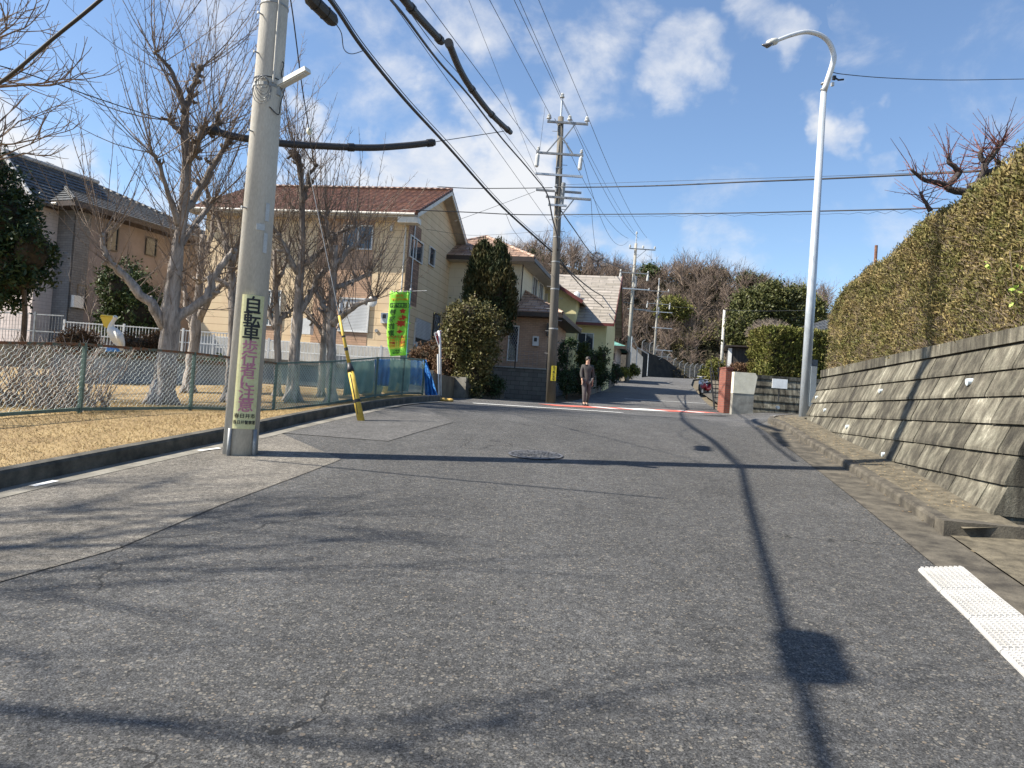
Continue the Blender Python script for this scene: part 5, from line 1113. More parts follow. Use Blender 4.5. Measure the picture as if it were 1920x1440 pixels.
# far left: end wall, bank, curved top fence
ew = at(1193, 708, 76); z0 = G(ew.x, ew.y); v = thing('garden_wall', 'cream concrete end wall at the foot of the dark bank', 'wall', (ew.x, ew.y, z0)); MB().add([(-.9, 0, -.5), (.55, 0, -.5), (.55, 0, 2.2), (-.9, 0, 3.4), (-.9, .3, -.5), (.55, .3, -.5), (.55, .3, 2.2), (-.9, .3, 3.4)], [(0, 1, 2, 3), (7, 6, 5, 4), (0, 4, 5, 1), (1, 5, 6, 2), (2, 6, 7, 3), (3, 7, 4, 0)]).build('wall', M_FOUND, v, local=True)
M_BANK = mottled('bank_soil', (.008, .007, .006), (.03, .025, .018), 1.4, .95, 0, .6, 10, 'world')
bk = MB(); pts = [at(1203, 712, 90), at(1292, 714, 97), at(1292, 714, 97)+Vector((.4, 4, 0)), at(1203, 712, 90)+Vector((-2, 9, 0))]
bp_ = [(pts[0], 3.3), (pts[0].lerp(pts[1], .5), 2.4), (pts[1], .1), (pts[2], .3), (pts[3], 3.6)]
bk = MB(); n_ = len(bp_); bk.v = [(p.x, p.y, G(p.x, p.y)-.3) for p, _ in bp_]+[(p.x+(1.2 if i < 3 else 0)*0, p.y+1.5*(i < 2), G(p.x, p.y)+h_) for i, (p, h_) in enumerate(bp_)]
bk.f = [tuple(range(n_, 2*n_))]+[(i, (i+1) % n_, n_+(i+1) % n_, n_+i) for i in range(n_)]
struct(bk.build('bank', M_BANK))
cf = thing('curved_post_fence', 'long wire fence with inward curved post tops around the wooded hill', 'fence', at(1260, 690, 90))
fp = [(1218, 660, 66), (1240, 662, 72), (1243, 688, 82), (1256, 690, 86), (1266, 696, 90), (1280, 698, 96), (1290, 700, 100), (1300, 702, 104), (1312, 702, 106), (1326, 702, 106), (1340, 702, 104)]
bot = [at(*q) for q in ((1203, 664, 100), (1217, 668, 100), (1229, 674, 100), (1240, 682, 100), (1250, 690, 100), (1262, 698, 101), (1273, 703, 102), (1283, 706, 104), (1293, 707, 106), (1302, 707, 107), (1312, 707, 108), (1322, 707, 108), (1333, 706, 108))]
for q in bot: mb = MB(); mb.tube([q-Vector((0, 0, .9)), q+Vector((0, 0, 1.5)), q+Vector((.1, 0, 1.75)), q+Vector((.4, 0, 1.95))], .042, 5); mb.build('post', M_GALVD, cf)
mb = MB()
for k in range(9): mb.tube([q+Vector((0, 0, .1+.2*k)) for q in bot], .012, 3, False)
for a_, b_ in zip(bot, bot[1:]):
    for i in range(10): q = a_.lerp(b_, i/10); mb.tube([q, q+Vector((0, 0, 1.75))], .008, 3, False)
mb.build('wire_mesh', M_GALVD, cf)
# guard rail going up left of bank
mb = MB(); rl = [at(1185, 632, 58), at(1195, 652, 62), at(1216, 664, 68)]; 
tgr = thing('hand_rail', 'pale hand rail sloping down beside the farthest houses', 'railing', rl[2]); mb.tube(rl, .05, 6); mb.build('rail', M_GALV, tgr)
for q in rl: MB().tube([q-Vector((0, 0, 2)), q], .04, 5).build('post', M_GALV, tgr)
# ================================================================ bare trees
M_BARK = bark('bark_pale', (.1, .082, .068), (.42, .37, .33), (.62, .56, .5), 10, (1, 1, .25))
def _age():
    t = M_BARK.node_tree; b = t.nodes['Principled BSDF']; src = b.inputs['Base Color'].links[0].from_socket; g = N(t, 'ShaderNodeNewGeometry'); s = N(t, 'ShaderNodeSeparateXYZ'); t.links.new(g.outputs['Position'], s.inputs[0])
    f = mth(t, 'ADD', s.outputs[2], mth(t, 'MULTIPLY', noise(t, g.outputs['Position'], 3, 4), 2.4)); f = ramp(t, mth(t, 'MULTIPLY', f, .1), [(.54, (0, 0, 0)), (.74, (1, 1, 1))])
    t.links.new(mixc(t, mth(t, 'MULTIPLY', f, .72), src, (.07, .05, .037)), b.inputs['Base Color'])
_age()
M_BARKD = bark('bark_dark', (.05, .035, .025), (.16, .12, .085), (.26, .2, .15), 10)
M_SHOOT = bark('shoot_brown', (.09, .065, .05), (.27, .21, .165), scale=14)
def limb(mb, pts, d0, n=10, wig=.02, wpx=True):
    """pts: (px,py,width_px,depth offset)"""
    P = []; Rr = []
    for (px, py, w, dd) in pts: P.append(at(px, py, d0+dd)); Rr.append(w/2/FPX*(d0+dd))
    S = smooth_path(P, 4); k = len(S); RR = [np.interp(i/(k-1)*(len(P)-1), range(len(P)), Rr)*(1+random.uniform(-.07, .07)) for i in range(k)]
    S = [p+Vector((random.gauss(0, 1), random.gauss(0, 1), random.gauss(0, .5)))*RR[i]*wig*2 for i, p in enumerate(S)]
    o_ = len(mb.v); mb.tube(S, RR, n); ph = random.uniform(0, 6)
    if RR[0] > .09:
        for i in range(len(S)):
            c = S[i]; k_ = .17*max(0, 1-i/len(S)*1.2)
            for j in range(n): q = Vector(mb.v[o_+i*n+j]); a = 2*PI*j/n; f = 1+k_*math.sin(4*a+ph+i*.12)+k_*.6*math.sin(7*a+2*ph-i*.2); mb.v[o_+i*n+j] = tuple(c+(q-c)*f)
    return S, RR
def shoot(mb, p, d, L, r, spur=True, n=7, up=.12):
    pts = [p]; d = d.normalized(); st = L/n
    for i in range(n):
        d = (d+Vector((random.gauss(0, .07), random.gauss(0, .07), up))).normalized(); p = p+d*st; pts.append(p)
    mb.tube(pts, [r*(1-.8*i/n)+.0012 for i in range(n+1)], 3, False)
    if spur:
        k = max(3, int(L/.16))
        for j in range(k):
            f = (j+.8)/(k+1)*n; i = int(f); q = pts[i].lerp(pts[min(i+1, n)], f-i)
            s = (Vector(rnd_unit(1)[0])*.8+d*.9).normalized(); l = random.uniform(.06, .34)*min(1, L/1.5)*(1.15-f/n*.6)
            mb.tube([q, q+s*l*.5, q+s*l+Vector((0, 0, l*.12))], [r*.4+.001, r*.3+.001, .0012], 3, False)
            if l > .2:
                for _ in range(2): s2 = (s+Vector(rnd_unit(1)[0])*.7).normalized(); q2 = q+s*l*random.uniform(.3, .9); mb.tube([q2, q2+s2*l*.5], .0015, 3, False)
def roots(mb, base, r, n=6):
    for i in range(n):
        a = 2*PI*i/n+random.uniform(-.3, .3); d = Vector((math.cos(a), math.sin(a), 0)); mb.tube([base+Vector((0, 0, r*2.2))+d*r*.35, base+d*r*1.0+Vector((0, 0, r*.6)), base+d*r*1.9-Vector((0, 0, .06))], [r*.45, r*.4, r*.12], 7)
def bare_tree(label, trunk, limbs, d0, base_px, nsh, Ls=(1.0, 2.4), sw=.011, dark=.3, group='bare trees in the park', shoots_from=.45, pale=True, outward=.55, spread=.8):
    b0 = gp(*base_px, .1) if d0 is None else None
    d = b0.y if d0 is None else d0; dd = d/ (_f.y)
    base = b0 or at(base_px[0], base_px[1], d0)
    t_ = thing('bare_tree', label, 'tree', base, 0, group); mb = MB()
    segs = []; trunk = [(a, b_, c*.88, e) for a, b_, c, e in trunk]; S, Rr = limb(mb, trunk, d, 26, .03); segs += [(S[i], Rr[i], S[i]-S[i-1]) for i in range(int(len(S)*shoots_from), len(S))]
    roots(mb, S[0], Rr[0]*.95)
    for L in limbs:
        L = [(a_+random.gauss(0, 2.2) if 0 < i_ < len(L)-1 else a_, b_+random.gauss(0, 2.2) if 0 < i_ < len(L)-1 else b_, c_*(1.05 if i_ < len(L)-1 else .95), e_) for i_, (a_, b_, c_, e_) in enumerate(L)]; S, Rr = limb(mb, L, d, 8, .14); segs += [(S[i], Rr[i], S[i]-S[i-1]) for i in range(2, len(S))]
        # pollard knob at the end
        e = S[-1]; mb.ball(e, Rr[-1]*1.7, Rr[-1]*1.7, Rr[-1]*1.6, 7, 5)
        for _ in range(7): q = S[random.randrange(len(S)//4, len(S))]; dr = Vector(rnd_unit(1)[0]); k_ = random.uniform(1.6, 4.2); mb.tube([q, q+dr*Rr[-1]*k_, q+dr*Rr[-1]*k_*1.25+Vector((0, 0, Rr[-1]))], [Rr[-1]*.9, Rr[-1]*.7, Rr[-1]*.8], 6)
        segs += [(e, Rr[-1], S[-1]-S[-2])]*5
    mb.build('trunk', M_BARK, t_, smooth=True)
    mb = MB(); c = sum((s[0] for s in segs), Vector())/len(segs)
    for _ in range(nsh):
        p, r, tg = random.choice(segs); rd = Vector(rnd_unit(1)[0]); out = Vector((p.x-c.x, p.y-c.y, 0)); out = out.normalized() if out.length > .1 else Vector()
        dr = Vector((0, 0, .9))+out*outward*spread*random.random()*1.3+rd*spread; shoot(mb, p+rd*r*.5, dr, random.uniform(*Ls)*(.75+.5*random.random()), sw*random.uniform(.55, 1.15))
    mb.build('shoots', M_SHOOT, t_); return t_
bare_tree('largest bare pollarded tree with pale fluted trunk behind the fence, left of the near pole',
  [(303, 760, 50, 0), (311, 700, 42, 0), (316, 640, 38, 0), (320, 580, 36, 0), (328, 510, 30, 0), (337, 440, 24, 0), (346, 370, 22, 0), (350, 300, 20, 0), (346, 240, 17, 0), (350, 190, 13, 0)],
  [[(316, 620, 18, 0), (280, 565, 15, -.3), (235, 520, 14, -.5), (205, 485, 10, -.7), (192, 440, 7, -.8)],
   [(322, 610, 20, 0), (350, 585, 18, .1), (385, 560, 16, .2), (410, 510, 13, .3), (440, 470, 9, .4)],
   [(347, 215, 12, 0), (330, 160, 9, -.2), (312, 120, 7, -.3), (292, 100, 5, -.4)], [(348, 200, 12, 0), (362, 165, 10, .1), (377, 128, 9, .2)],
   [(350, 300, 13, 0), (368, 262, 11, .2), (395, 240, 10, .4), (412, 230, 9, .5)], [(352, 310, 12, 0), (370, 285, 9, -.2), (378, 240, 9, -.3)],
   [(345, 400, 15, 0), (370, 365, 12, .3), (400, 310, 11, .6), (430, 265, 9, .8)], [(338, 430, 12, 0), (310, 350, 8, -.4), (290, 300, 7, -.6), (284, 285, 6, -.6)],
   [(340, 250, 10, 0), (325, 235, 8, -.1), (318, 225, 6, -.1)], [(330, 480, 12, 0), (360, 430, 10, .4), (392, 390, 9, .8), (400, 375, 8, .9)]], None, (303, 760), 210, (1.2, 3.4), .0115, spread=1.0)
bare_tree('bare tree just behind the largest pollarded one, leaning right',
  [(352, 735, 26, 0), (358, 690, 24, 0), (366, 620, 22, 0), (372, 560, 18, 0), (376, 500, 14, 0), (380, 440, 11, 0)],
  [[(366, 620, 14, 0), (352, 585, 11, .1), (345, 540, 8, .2)], [(370, 600, 14, 0), (395, 560, 11, -.2), (425, 520, 8, -.3), (445, 470, 6, -.3)], [(376, 500, 10, 0), (395, 450, 8, .3), (400, 400, 6, .4)]], None, (352, 737), 105, (.8, 2.2), .010)
bare_tree('bare tree standing directly behind the near utility pole',
  [(428, 752, 26, 0), (434, 690, 22, 0), (438, 620, 20, 0), (436, 560, 17, 0), (432, 500, 15, 0), (420, 450, 10, 0)],
  [[(432, 500, 12, 0), (452, 455, 9, .2), (470, 400, 7, .3)], [(434, 540, 10, 0), (400, 520, 9, 0), (370, 530, 6, .2)], [(424, 450, 8, 0), (405, 400, 7, .1), (385, 350, 6, .2)]], None, (428, 754), 105, (.8, 2.2), .010)
bare_tree('slim bare tree just right of the near utility pole',
  [(520, 740, 16, 0), (521, 690, 15, 0), (520, 640, 14, 0), (518, 590, 13, 0), (516, 530, 10, 0), (514, 470, 8, 0)],
  [[(519, 620, 10, 0), (505, 580, 8, 0), (490, 545, 6, .2)], [(519, 610, 10, 0), (540, 590, 7, .1), (552, 580, 6, .2)], [(516, 540, 8, 0), (532, 500, 7, .2), (545, 450, 6, .3)]], None, (520, 744), 85, (.7, 2.0), .009)
bare_tree('tall bare tree with flared base, second right of the near pole',
  [(546, 752, 30, 0), (550, 705, 22, 0), (553, 650, 19, 0), (558, 600, 20, 0), (562, 530, 16, 0), (566, 460, 13, 0), (566, 380, 12, 0), (564, 320, 10, 0), (560, 290, 9, 0)],
  [[(560, 590, 13, 0), (585, 550, 11, .2), (600, 515, 9, .3), (640, 490, 7, .5)], [(562, 520, 11, 0), (540, 470, 9, -.2), (520, 440, 8, -.3)], [(566, 380, 9, 0), (580, 340, 8, .2), (592, 310, 6, .3)], [(563, 500, 11, 0), (600, 470, 9, .3), (635, 440, 7, .5), (665, 425, 5, .6)], [(564, 340, 8, 0), (556, 310, 7, -.1), (548, 290, 6, -.1)]], None, (546, 754), 170, (.8, 2.4), .0105)
bare_tree('bare tree with dark twisted limbs right of the tall one, before the tan house',
  [(621, 755, 24, 0), (622, 700, 20, 0), (622, 660, 19, 0), (621, 620, 20, 0), (623, 560, 16, 0), (626, 500, 14, 0), (628, 460, 11, 0)],
  [[(622, 610, 13, 0), (645, 590, 11, -.2), (680, 570, 9, -.4), (702, 560, 7, -.5)], [(622, 600, 12, 0), (600, 570, 9, .2), (590, 540, 8, .3)], [(624, 540, 10, 0), (655, 530, 9, .3), (690, 515, 7, .5)], [(626, 500, 10, 0), (650, 475, 8, .1), (680, 452, 6, .2)], [(626, 480, 9, 0), (615, 440, 8, 0), (612, 400, 6, .1)]], None, (621, 757), 165, (.6, 2.1), .0095)
bare_tree('slim bare tree just left of the twisted limbed one',
  [(602, 742, 16, 0), (604, 690, 14, 0), (607, 640, 13, 0), (610, 590, 10, 0), (600, 540, 8, 0)], [[(607, 630, 8, 0), (590, 600, 7, .1), (570, 580, 6, .2)]], None, (602, 744), 60, (.6, 1.5), .009)
# fine branching tree at the upper left, its trunk outside the picture
def rec_tree(mb, p, d, L, r, lv, spread=.5, up=.05):
    n = 4; pts = [p]; 
    for i in range(n): d = (d+Vector(rnd_unit(1)[0])*.14+Vector((0, 0, up))).normalized(); p = p+d*(L/n); pts.append(p)
    mb.tube(pts, [r*(1-.35*i/n) for i in range(n+1)], 6 if lv > 3 else 3, False)
    if lv == 0: return
    for k in range(3 if lv > 1 else 4):
        q = pts[-1] if k < 2 else pts[random.randint(1, 3)]; s = (d+Vector(rnd_unit(1)[0])*spread*1.3).normalized(); rec_tree(mb, q, s, L*random.uniform(.62, .85), r*.6, lv-1, spread, up)
def rtree(label, base, h, r, lv, m, group=None, lean=(0, 0, 1), sp=.5, nm='bare_tree'):
    t_ = thing(nm, label, 'tree', base, 0, group); mb = MB(); base = Vector(base); d = Vector(lean).normalized(); top = base+d*h*.3; mb.tube([base-Vector((0, 0, .2)), base+d*h*.1, top], [r*1.5, r*1.1, r*.9], 9); mb.build('trunk', m, t_, smooth=True)
    mb = MB()
    for k in range(4): rec_tree(mb, top, (d+Vector(rnd_unit(1)[0])*sp).normalized(), h*.25, r*.6, lv, sp)
    mb.build('branches', m, t_); return t_
rtree('finely branched leafless tree reaching in from the upper left edge', gz(-12.6, 13.2), 8.6, .17, 5, M_SHOOT, lean=(.18, .05, 1))
rtree('leafless tree left of the camera casting its branch shadow over the road', gz(-13.4, 2.9, .1), 12.0, .21, 4, M_SHOOT, lean=(.1, -.05, 1))
# ================================================================ leafy plants
M_LDK = leafmat('leaf_dark_green', [(.012, .028, .01), (.02, .042, .014), (.035, .06, .02)], .5)
M_LMID = leafmat('leaf_mid_green', [(.03, .05, .014), (.05, .075, .02), (.085, .1, .03)], .5)
M_LOLV = leafmat('leaf_olive', [(.06, .06, .02), (.1, .095, .03), (.15, .13, .045), (.045, .06, .018)], .55, [(.13, .085, .04), (.1, .1, .03), (.18, .15, .06)], 2)
M_LCON = leafmat('leaf_conifer', [(.012, .022, .008), (.025, .038, .012), (.045, .055, .015)], .7, [(.06, .05, .014), (.085, .065, .02), (.03, .04, .012)], 1.2)
M_LRUST = leafmat('leaf_rust', [(.06, .035, .02), (.11, .06, .035), (.16, .1, .05)], .8)
def E(px, py, d, rx, rz, ry=None, dd=0): p = at(px, py, d+dd); k = d/FPX; return (p.x, p.y, p.z, rx*k, (ry or rx)*k, rz*k)
def leafy(name, label, cat, ells, ncl, nlf, cr, L, W, m, base, trunk=None, inner=M_DARK, up=.2, shell=.72, tr=.06, group=None):
    t_ = thing(name, label, cat, base, 0, group)
    crown(ells, ncl, nlf, cr, L, W, 'crown' if trunk else 'foliage', m, t_, up, shell)
    mb = MB()
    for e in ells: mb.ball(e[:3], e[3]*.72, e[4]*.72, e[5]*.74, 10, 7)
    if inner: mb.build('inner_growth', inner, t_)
    if trunk: mb = MB(); mb.tube(trunk, [tr*1.2]+[tr]*(len(trunk)-1), 8); mb.build('trunk', M_BARKD, t_, smooth=True)
    return t_
ev = at(45, 640, 19); ev.z = G(ev.x, ev.y)+.1
leafy('evergreen_tree', 'dark evergreen tree at the left edge in front of the pinkish house', 'tree', [E(-5, 420, 19, 62, 95), E(25, 500, 19, 60, 70), E(60, 470, 19, 38, 52, dd=-.3), E(-20, 540, 19, 55, 40), E(-60, 400, 19, 80, 140)], 620, 34, .22, .07, .03, M_LDK, ev, [ev, at(47, 590, 19), at(45, 540, 19), at(30, 480, 19)])
lb_ = at(240, 660, 24); lb_.z = 2.1
leafy('shrub', 'glossy green shrub behind the pelican statue, in front of the pinkish house', 'shrub', [E(232, 540, 25.5, 42, 50), E(262, 585, 25.5, 45, 50), E(215, 590, 25.5, 28, 40)], 330, 30, .2, .06, .028, M_LMID, lb_)
for lab_, e in (('brown twiggy low shrub behind the grey panel wall left of the pelican', [E(148, 640, 20.5, 32, 20)]), ('brown twiggy low shrub behind the panel wall right of the pelican', [E(262, 645, 20.5, 38, 16), E(300, 640, 20.5, 20, 20)])):
    leafy('low_shrub', lab_, 'shrub', e, 90, 40, .14, .05, .012, M_LRUST, e[0][:3], up=.6)
# bare bush behind the near fence
bb = gp(70, 765, .1); bt = thing('bare_bush', 'broad leafless bush behind the fence at the left edge', 'bush', bb); mb = MB()
for _ in range(190):
    a = random.uniform(0, 2*PI); b0 = bb+Vector((random.uniform(-1.2, .9), random.uniform(-.4, .5), 0)); d = Vector((math.cos(a)*.7, math.sin(a)*.7, 1)); shoot(mb, b0, d, random.uniform(.6, 1.25), .012, True, 6, .05)
mb.build('branches', bark('twig_pale', (.16, .13, .11), (.36, .3, .26)), bt)
q = gp(400, 745, .1); leafy('shrub', 'dark green shrub behind the fence just left of the near pole', 'shrub', [E(405, 705, 19.8, 28, 26)], 90, 30, .16, .06, .025, M_LMID, q)
# conifer, broad shrub, ivy
cb = at(905, 735, 29.5); cb.z = G(cb.x, cb.y)
ce = [E(898, 560, 31, 24, 62), E(900, 500, 31, 17, 42), E(905, 472, 31, 9, 22), E(932, 545, 31, 28, 60, dd=-.2), E(938, 490, 31, 15, 30), E(934, 468, 31, 8, 18), E(916, 520, 31, 27, 52), E(945, 585, 31, 20, 40), E(886, 545, 31, 14, 38), E(958, 555, 31, 9, 40)]
leafy('conifer', 'tall dark rounded conifer with two tips in front of the cream house', 'tree', ce, 1500, 26, .14, .09, .022, M_LCON, cb, [cb, at(915, 690, 31), at(918, 560, 31)], up=1.3, tr=.12, shell=.85)
leafy('broad_shrub', 'broad olive leaved shrub below the conifer on the corner', 'shrub', [E(880, 600, 27.5, 40, 40), E(905, 615, 27.5, 38, 40), E(862, 640, 27.5, 30, 42), E(900, 665, 27.5, 34, 42), E(850, 610, 27.5, 22, 22), E(885, 700, 27.5, 30, 45)], 900, 30, .2, .06, .026, M_LOLV, atg(885, 27.5), shell=.6)
leafy('ivy_hedge', 'rust brown leafed hedge tangle beside the stop sign', 'hedge', [E(838, 690, 28, 25, 42), E(800, 672, 29, 28, 22), E(822, 660, 29, 26, 20), E(785, 680, 29, 20, 16)], 330, 34, .17, .05, .02, M_LRUST, atg(830, 28), inner=M_DARK)
leafy('low_shrub', 'dark low shrub at the foot of the corner wall', 'shrub', [E(915, 722, 28, 32, 18), E(880, 735, 27.5, 22, 14)], 160, 30, .13, .045, .02, M_LDK, atg(900, 28))
p_ = thing('corner_wall', 'pale mossy concrete wall under the hedge beside the stop sign', 'wall', atg(845, 27.5)); wall_between(at(822, 740, 27.2), at(872, 740, 26.8), .8, at(850, 706, 27).z, .3, M_CONC, 'wall', p_); wall_between(at(872, 740, 26.8), at(945, 740, 28.8), .8, at(880, 715, 27).z, .3, M_CONCD, 'side_wall', p_)
# plants near the dark pole and blurred spot
leafy('garden_tree', 'small dark leaved garden tree right of the dark pole', 'tree', [E(1062, 655, 33, 13, 16), E(1052, 690, 33, 12, 26), E(1075, 640, 33, 8, 6), E(1062, 715, 32.5, 16, 22)], 170, 26, .13, .05, .022, M_LDK, atg(1062, 33), [atg(1062, 33), at(1062, 690, 33), at(1065, 650, 33)], inner=None, tr=.05)
leafy('shrub', 'bright green shrub behind the person by the yellow house', 'shrub', [E(1095, 665, 40, 14, 20), E(1110, 680, 40, 22, 22), E(1128, 670, 40, 12, 20)], 200, 26, .2, .07, .03, M_LMID, atg(1105, 40))
for lab_, e_, q_ in (('dark garden bush directly behind the person', E(1085, 710, 36, 26, 24), (1085, 36)), ('dark bush beside the board fence beyond the person', E(1120, 705, 42, 22, 20), (1120, 42)), ('dark low bush at the far end of the board fence', E(1150, 700, 50, 18, 16), (1150, 50))):
    leafy('shrub', lab_, 'shrub', [e_], 110, 26, .2, .06, .025, M_LDK, atg(*q_))
leafy('shrub', 'yellow green low shrub at the foot of the second pale pole', 'shrub', [E(1185, 695, 62, 14, 10), E(1170, 698, 58, 8, 8)], 90, 24, .2, .1, .05, leafmat('leaf_yellow', [(.2, .2, .03), (.12, .14, .03), (.05, .07, .02)]), atg(1185, 62))
leafy('shrub', 'yellow green bush at the right side of the far road', 'shrub', [E(1342, 692, 60, 16, 18), E(1325, 702, 62, 10, 10)], 160, 26, .3, .1, .04, M_HEDGE2, atg(1340, 60))
leafy('planter_shrub', 'rusty leafed plants spilling over the brick wall', 'shrub', [E(1385, 690, 30.5, 16, 8)], 60, 26, .1, .04, .02, M_LRUST, at(1385, 700, 30.5), inner=None)
# board fence left of far road
p_ = thing('board_fence', 'weathered dark board fence along the left kerb beyond the person', 'fence', atg(1130, 44)); a_, b_ = atg(1095, 37), atg(1150, 52); wall_between(a_, b_, a_.z-.2, a_.z+1.5, .1, mottled('old_boards', (.1, .085, .07), (.2, .175, .145), 6, .9, 0, .3, 30, 'obj', (1, 1, .15)), 'boards', p_)
# tall thin young tree lines at left among houses
rtree('small leafless shrub tree against the mauve wall of the left house', (at(165, 640, 26.5).x, at(165, 640, 26.5).y, 2.1), 3.6, .03, 3, M_SHOOT)
# ================================================================ hill
ridge = [(-400, 620), (300, 520), (700, 500), (900, 478), (960, 470), (1050, 478), (1120, 500), (1170, 522), (1200, 520), (1250, 512), (1300, 512), (1350, 520), (1400, 528), (1450, 545), (1520, 560), (1600, 580), (1800, 640), (2300, 800)]
def ridge_h(x, y):
    px = 960+1400*x/y; d = 150; yy = np.interp(px, [r[0] for r in ridge], [r[1] for r in ridge]); H = 748.7+.07*(px-960)
    return max(2, (H-yy)/FPX*d-2.2+1.5)
mb = MB(); nx_, ny_ = 70, 26
def hillz(x, y):
    ang = x/max(y, 1); s = sst(112, 150, y)*(1-.5*sst(170, 300, y)); return G(x, y)-.5+(ridge_h(x, y)-G(x, y))*s+.8*math.sin(x*.21+y*.13)*s
for j in range(ny_):
    y = 108+ (250-108)*(j/(ny_-1))**1.3
    for i in range(nx_): x = (-.75+1.9*i/(nx_-1))*y; mb.v.append((x, y, hillz(x, y)-(.4 if j == 0 else 0)))
for j in range(ny_-1):
    for i in range(nx_-1): a = j*nx_+i; mb.f.append((a, a+1, a+nx_+1, a+nx_))
M_HILL = mottled('hill_floor', (.05, .035, .024), (.1, .075, .05), .3, .95, 0, 1, 3, 'world'); struct(mb.build('hill', M_HILL, loc=(0, 0, 0), smooth=True))
def woods_bare(n, name, label, m, hs=(5, 8)):
    mb = MB()
    for _ in range(n):
        px = random.choice([random.uniform(940, 1180), random.uniform(1120, 1540), random.uniform(1120, 1540), random.uniform(200, 940)]) ; y = random.uniform(114, 158); x = (px-960)/1400*y; z = hillz(x, y); h = random.uniform(*hs)*(.6 if y < 120 else 1)
        b_ = Vector((x, y, z)); tp = b_+Vector((random.uniform(-.4, .4), 0, h*.45)); mb.tube([b_, tp], [.12, .08], 3, False)
        for k in range(9):
            d = (Vector(rnd_unit(1)[0])*.75+Vector((0, 0, 1))).normalized(); q = b_.lerp(tp, random.uniform(.5, 1)); L = h*random.uniform(.3, .5); e = q+d*L; mb.tube([q, e], [.05, .02], 3, False)
            for l in range(7):
                d2 = (d+Vector(rnd_unit(1)[0])*.8).normalized(); q2 = q.lerp(e, random.uniform(.3, 1)); e2 = q2+d2*L*random.uniform(.25, .5); mb.tube([q2, e2], [.022, .012], 3, False)
    o = mb.build(name, m, loc=(0, 0, 0)); tag(o, label, 'wood', None, 'stuff')
woods_bare(760, 'bare_wood', 'leafless brown woodland covering the hill behind the road', bark('wood_twigs', (.12, .085, .062), (.26, .195, .15), scale=2))
# scrubby undergrowth
ur = []; 
for _ in range(480):
    px = random.choice([random.uniform(1150, 1350), random.uniform(940, 1540), random.uniform(1150, 1540)]); y = random.uniform(111, 150); x = (px-960)/1400*y; ur.append((x, y, hillz(x, y)+.9, random.uniform(1.2, 2.8), 1.5, random.uniform(1, 2.0)))
for k_ in range(26):
    px = random.uniform(1203, 1285); p_ = at(px, 712-46*(1285-px)/80, 95.5+k_*.12); ur.append((p_.x, p_.y, p_.z-.5, 1.2, 1.0, .7))
o = crown(ur, 4500, 26, .75, .22, .07, 'undergrowth', leafmat('scrub', [(.022, .022, .012), (.045, .04, .022), (.08, .06, .038), (.035, .04, .018)], .9), up=.5, shell=.5); tag(o, 'dark scrubby undergrowth and evergreen bushes on the wooded hill', 'undergrowth', None, 'stuff')
# individual hill evergreens
leafy('evergreen_tree', 'large round bright green evergreen tree behind the square hedge', 'tree', [E(1425, 585, 62, 48, 42), E(1450, 560, 62, 36, 28), E(1395, 620, 60, 34, 38), E(1465, 600, 62, 40, 40), E(1400, 575, 62, 28, 26), E(1430, 640, 60, 60, 30), E(1480, 570, 62, 22, 26)], 1500, 26, .42, .14, .06, leafmat('leaf_bright', [(.04, .048, .014), (.07, .078, .022), (.115, .112, .036)], .55), atg(1425, 60), [atg(1425, 60), at(1425, 600, 60)], tr=.25)
leafy('evergreen_tree', 'yellow green evergreen tree just left of the lamp pole', 'tree', [E(1500, 568, 66, 26, 26), E(1515, 590, 66, 30, 30), E(1485, 592, 66, 16, 18)], 420, 26, .42, .15, .06, leafmat('leaf_ygreen', [(.07, .08, .02), (.12, .125, .032), (.17, .165, .05)], .55), atg(1500, 66), [atg(1500, 66), at(1500, 590, 66)], tr=.2)
for lab_, e in (('dark pine crown on the ridge behind the second pale pole', [(1218, 512, 146, 16, 12), (1210, 522, 146, 14, 10), (1232, 524, 146, 10, 8)]), ('dark evergreen crown at the right end of the wooded ridge', [(1412, 528, 146, 22, 9), (1398, 524, 146, 14, 8), (1430, 536, 146, 16, 8)]), ('grey green evergreen on the middle of the ridge', [(1330, 520, 150, 22, 12), (1350, 516, 150, 16, 10), (1290, 522, 150, 16, 10)]),
    ('yellow tinged evergreen on the slope right of the farthest pole', [(1258, 572, 126, 22, 13), (1272, 584, 126, 22, 14), (1246, 582, 126, 14, 10)]), ('dark green evergreen on the ridge left of the dark pole', [(1012, 492, 148, 12, 12), (1002, 482, 148, 10, 10)]), ('olive evergreen low on the slope above the curved fence', [(1310, 640, 126, 40, 22), (1275, 650, 125, 30, 18), (1340, 620, 128, 20, 22)])):
    ee = [E(*q) for q in e]; b_ = Vector((ee[0][0], ee[0][1], hillz(ee[0][0], ee[0][1]))); leafy('evergreen_tree', lab_, 'tree', ee, 230, 24, .8, .25, .11, M_HEDGE2 if 'yellow' in lab_ else M_LOLV if 'olive' in lab_ or 'grey' in lab_ else M_LMID, b_, [b_, Vector(ee[0][:3])], tr=.2, group='evergreens standing out on the wooded hill')
# dark roof behind hedge 2
hr = at(1550, 602, 45); H2 = thing('house', 'dark shallow roof edge showing behind the square hedge at right', 'house', (hr.x, hr.y, hr.z-4)); MB().box(-1.5, 4, 0, 6, 0, 3.2).build('wall', M_PALEP, H2, local=True); mb, r0, r1, cs = hip(-2, 4.6, -.6, 6.6, 3.2, .4, 10, .03); mb.build('roof', M_RDARK, H2, local=True)
